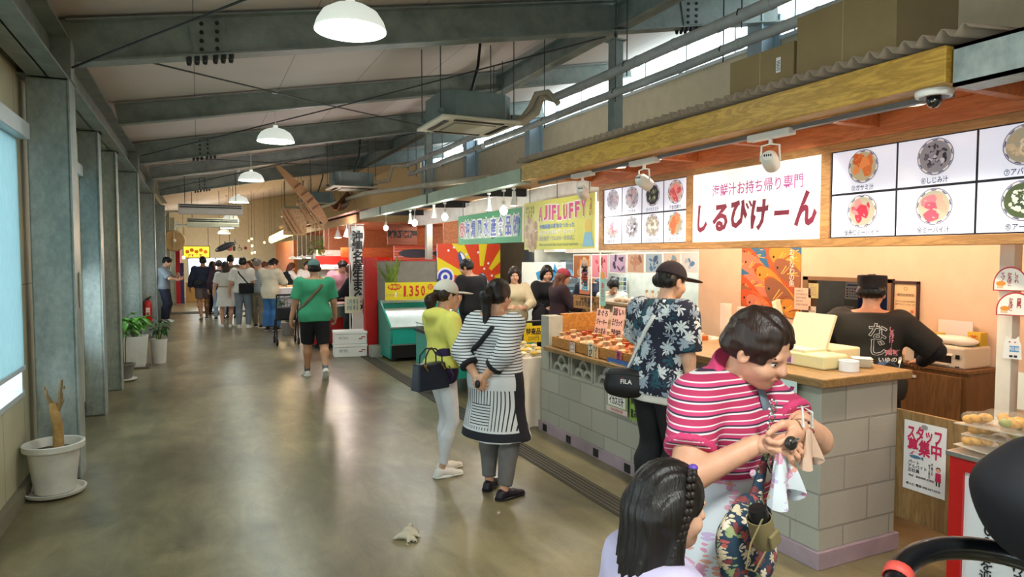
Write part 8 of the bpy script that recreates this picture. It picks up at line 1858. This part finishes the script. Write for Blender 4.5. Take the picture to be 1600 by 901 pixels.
J = person('older man with grey hair in a checked shirt and khaki trousers', C_(403, 511), (.35, .9), H=1.68, sex='m', build=1.1, tone='#c8957a', headr=(-.3, .1, 0), feet=((-.1, .15, 0, .1), (.12, -.1, 0, -.3)), hair=dict(st='short', m=HGR), clothes=(dict(t='legs', m=cloth('khaki_trousers', '#857a66'), o=.022), dict(t='top', m=stripes('checked_shirt', [(0, '#8f97a0'), (.7, '#b4bac0'), (.85, '#6a7280')], .05), o=.022, so=.034, sl=.9)), shoes=dict(m=BSH))
J = person('young man in a cream overshirt and wide blue jeans looking at his phone', C_(424, 516), (.6, .75), H=1.72, sex='m', wide=1.05, tone='#d0a184', headr=(-.3, .45, 0), hands=(((-.08, .32, 1.12), (-1, -.4, -.6), (.4, .7, .4), (.4, -.5, -.3), .6), ((.12, .3, 1.1), (1, -.4, -.6), (-.4, .7, .4), (-.4, -.5, -.3), .6)), hair=hp_short(1), clothes=(dict(t='legs', m=cloth('blue_jeans', '#3a6a9c'), o=.03, fl=.05), dict(t='top', m=cloth('cream_overshirt', '#d0c8b0'), o=.032, so=.04, sl=1.75, hem=-.1)), shoes=dict(m=BSH))
for u, v, l, hm, tm, f, hh in ((333, 492, 'dark-haired shopper mostly hidden behind the maroon jacket', HD_, BKC, (.5, .6), 1.6), (362, 497, 'tall dark-haired man seen between the white dress and white t-shirt', HB_, cloth('brown_tee', '#6a5a48'), (.3, 1), 1.78), (392, 494, 'woman with brown hair facing the aisle behind the checked shirt', HBR, cloth('red_tee', '#7a3a34'), (-.6, -.7), 1.62), (398, 488, 'dark-haired shopper farthest back by the bright bulbs', HB_, NAVY, (.7, -.2), 1.68), (414, 495, 'brown-haired shopper behind the checked shirt, to its right', HBR, cloth('rust_tee', '#6a3a2a'), (.8, .2), 1.6)):
    person(l, C_(u, v), f, H=hh, tone='#cf9f84', detail=0, hair=dict(st='bob' if 'woman' in l else 'short', m=hm, len=.09), clothes=(dict(t='legs', m=NAVY, o=.02), dict(t='top', m=tm, o=.024, so=.034, sl=.85)), shoes=dict(m=BSH))
J = person('woman with wavy brown hair in a black vest over white, at the white stall table', P_(452, 19.7), (.8, .3), H=1.58, tone='#cf9f84', headr=(-.3, .4, 0), hands=hold(1.0, .3), hair=dict(st='bob', m=HBR, len=.11, sp=1.2), clothes=(dict(t='legs', m=NAVY, o=.02), dict(t='top', m=WHC, o=.024, so=.034, sl=1.8), dict(t='top', m=BKC, o=.032, sl=0, n='vest')), shoes=dict(m=BSH))
J = person('worker in white behind the pickle stall under the shade lamps', P_(480, 19.6), (-.2, -1), H=1.62, tone='#cf9f84', headr=(0, .3, 0), hands=hold(1.0, .3), hair=hp_short(1), clothes=(dict(t='legs', m=NAVY, o=.02), dict(t='top', m=WHC, o=.03, so=.036, sl=1.9)), shoes=dict(m=BSH))
# ------------------------------------------------------------------ stroller at the right edge
SO = at(1535, 890, 1.62)
t = thing('stroller', 'stroller with black cloth hood and padded handle tied with red ribbon, right edge', 'stroller', (SO.x, SO.y, 0), -YAW)
PADB = M('padded_black', '#0c0d10', .28, var=0, coat=.3); NY = M('hood_black_cloth', '#0d0e13', .75, var=.15, vs=20)
hz = at(1535, 853, 1.62).z - .085
Q = []
for k in range(41): a = 6.283 * k / 40; Q.append((.04 + .205 * math.cos(a), -.02 + .16 * math.sin(a) - .0, hz + .02 * math.sin(a) - .045 * abs(math.cos(a)) ** 3 * (1 if math.cos(a) < 0 else .6)))
G().tube(Q, .025, PADB, 16, cap=False).build('handle', t)
g = G()
for x in (-.13, .2): g.tube([(x, .0, hz - .03), (x, .12, hz - .35), (x, .3, .25), (x, .36, .12)], .014, DARK, 10).tube([(x, .2, .55), (x, -.05, .12)], .013, DARK, 10)
g.tube([(-.13, .12, hz - .35), (.2, .12, hz - .35)], .012, DARK, 8); g.build('frame', t)
S().add([E((.035, .25, .52), (.17, .2, .26)), E((.035, .2, .62), (.12, .18, .28), op='cut')], .012, NY).build('seat', t)
for x in (-.16, .23):
    for y in (-.06, .4): G().lathe([(.0, -.02), (.09, -.02), (.1, 0), (.09, .02), (0, .02)], (x, y, .1), BLK, 24, ax=(1, 0, 0)).build('wheel', t)
RBN = M('red_ribbon', '#c2473c', .6, var=.08); x0 = Q[17]
g = G(); 
for w in range(9): a0 = 6.283 * w / 9
c = Vector(Q[16]); d = (Vector(Q[17]) - Vector(Q[15])).normalized(); n1 = d.cross(Vector((0, 0, 1))).normalized(); n2 = n1.cross(d)
vs = []
for k in range(17): a = 6.283 * k / 16; r = (n1 * math.cos(a) + n2 * math.sin(a)) * .028; vs += [c + r - d * .014, c + r + d * .014]
g.add(vs, [(2 * k, 2 * k + 1, 2 * k + 3, 2 * k + 2) for k in range(16)], RBN, True); g.build('ribbon_band', t, sol=.003)
S().add([E(tuple(c + Vector((.035, -.04, -.03))), (.022, .014, .016)), E(tuple(c + Vector((.06, -.045, -.022))), (.02, .01, .018)), C(tuple(c + Vector((.035, -.045, -.03))), tuple(c + Vector((.05, -.05, -.075))), .009, .012)], .004, M('red_bow', '#c21f1a', .4, var=.08)).build('ribbon_bow', t)
hc = at(1640, 784, 1.76)
hl = Matrix.Rotation(YAW, 3, 'Z') @ Vector((hc.x - SO.x, hc.y - SO.y, 0))
r = .135
S().add([E((0, 0, hc.z), (r * 1.0, r * 1.05, r * .98), planes=[((0, 0, hc.z - .13), (0, 0, -1))])], .012, NY, lambda P: .004 * np.sin(P[..., 2] * 40 + P[..., 0] * 20)).build('hood', t)
hood = [c for c in t.children if c.name.startswith('hood')][0]; hood.location = hl; t = hood
g = G()
for a in (-.9, .35): g.tube([(r * 1.0 * math.cos(b) * math.cos(a), -r * 1.05 * math.cos(b) * abs(math.sin(a)) - .004 if a < 0 else -r * 1.06 * math.cos(b), hc.z + r * .985 * math.sin(b)) for b in np.linspace(-.9, 1.5, 14)], .004, M('seam_grey', '#2c2d36', .8), 6)
g.tube([(-r * 1.0 * math.cos(b), -r * .3 * math.cos(b) - .1 * math.cos(b), hc.z + r * .99 * math.sin(b) + .003) for b in np.linspace(-.5, 1.4, 14)], .004, M('seam_grey'), 6); g.build('seam', t)
G().box(-.095, -.06, -.122, -.108, hc.z - .02, hc.z + .03, M('grey_tab', '#3a3a3e', .7)).build('fabric_tab', t)
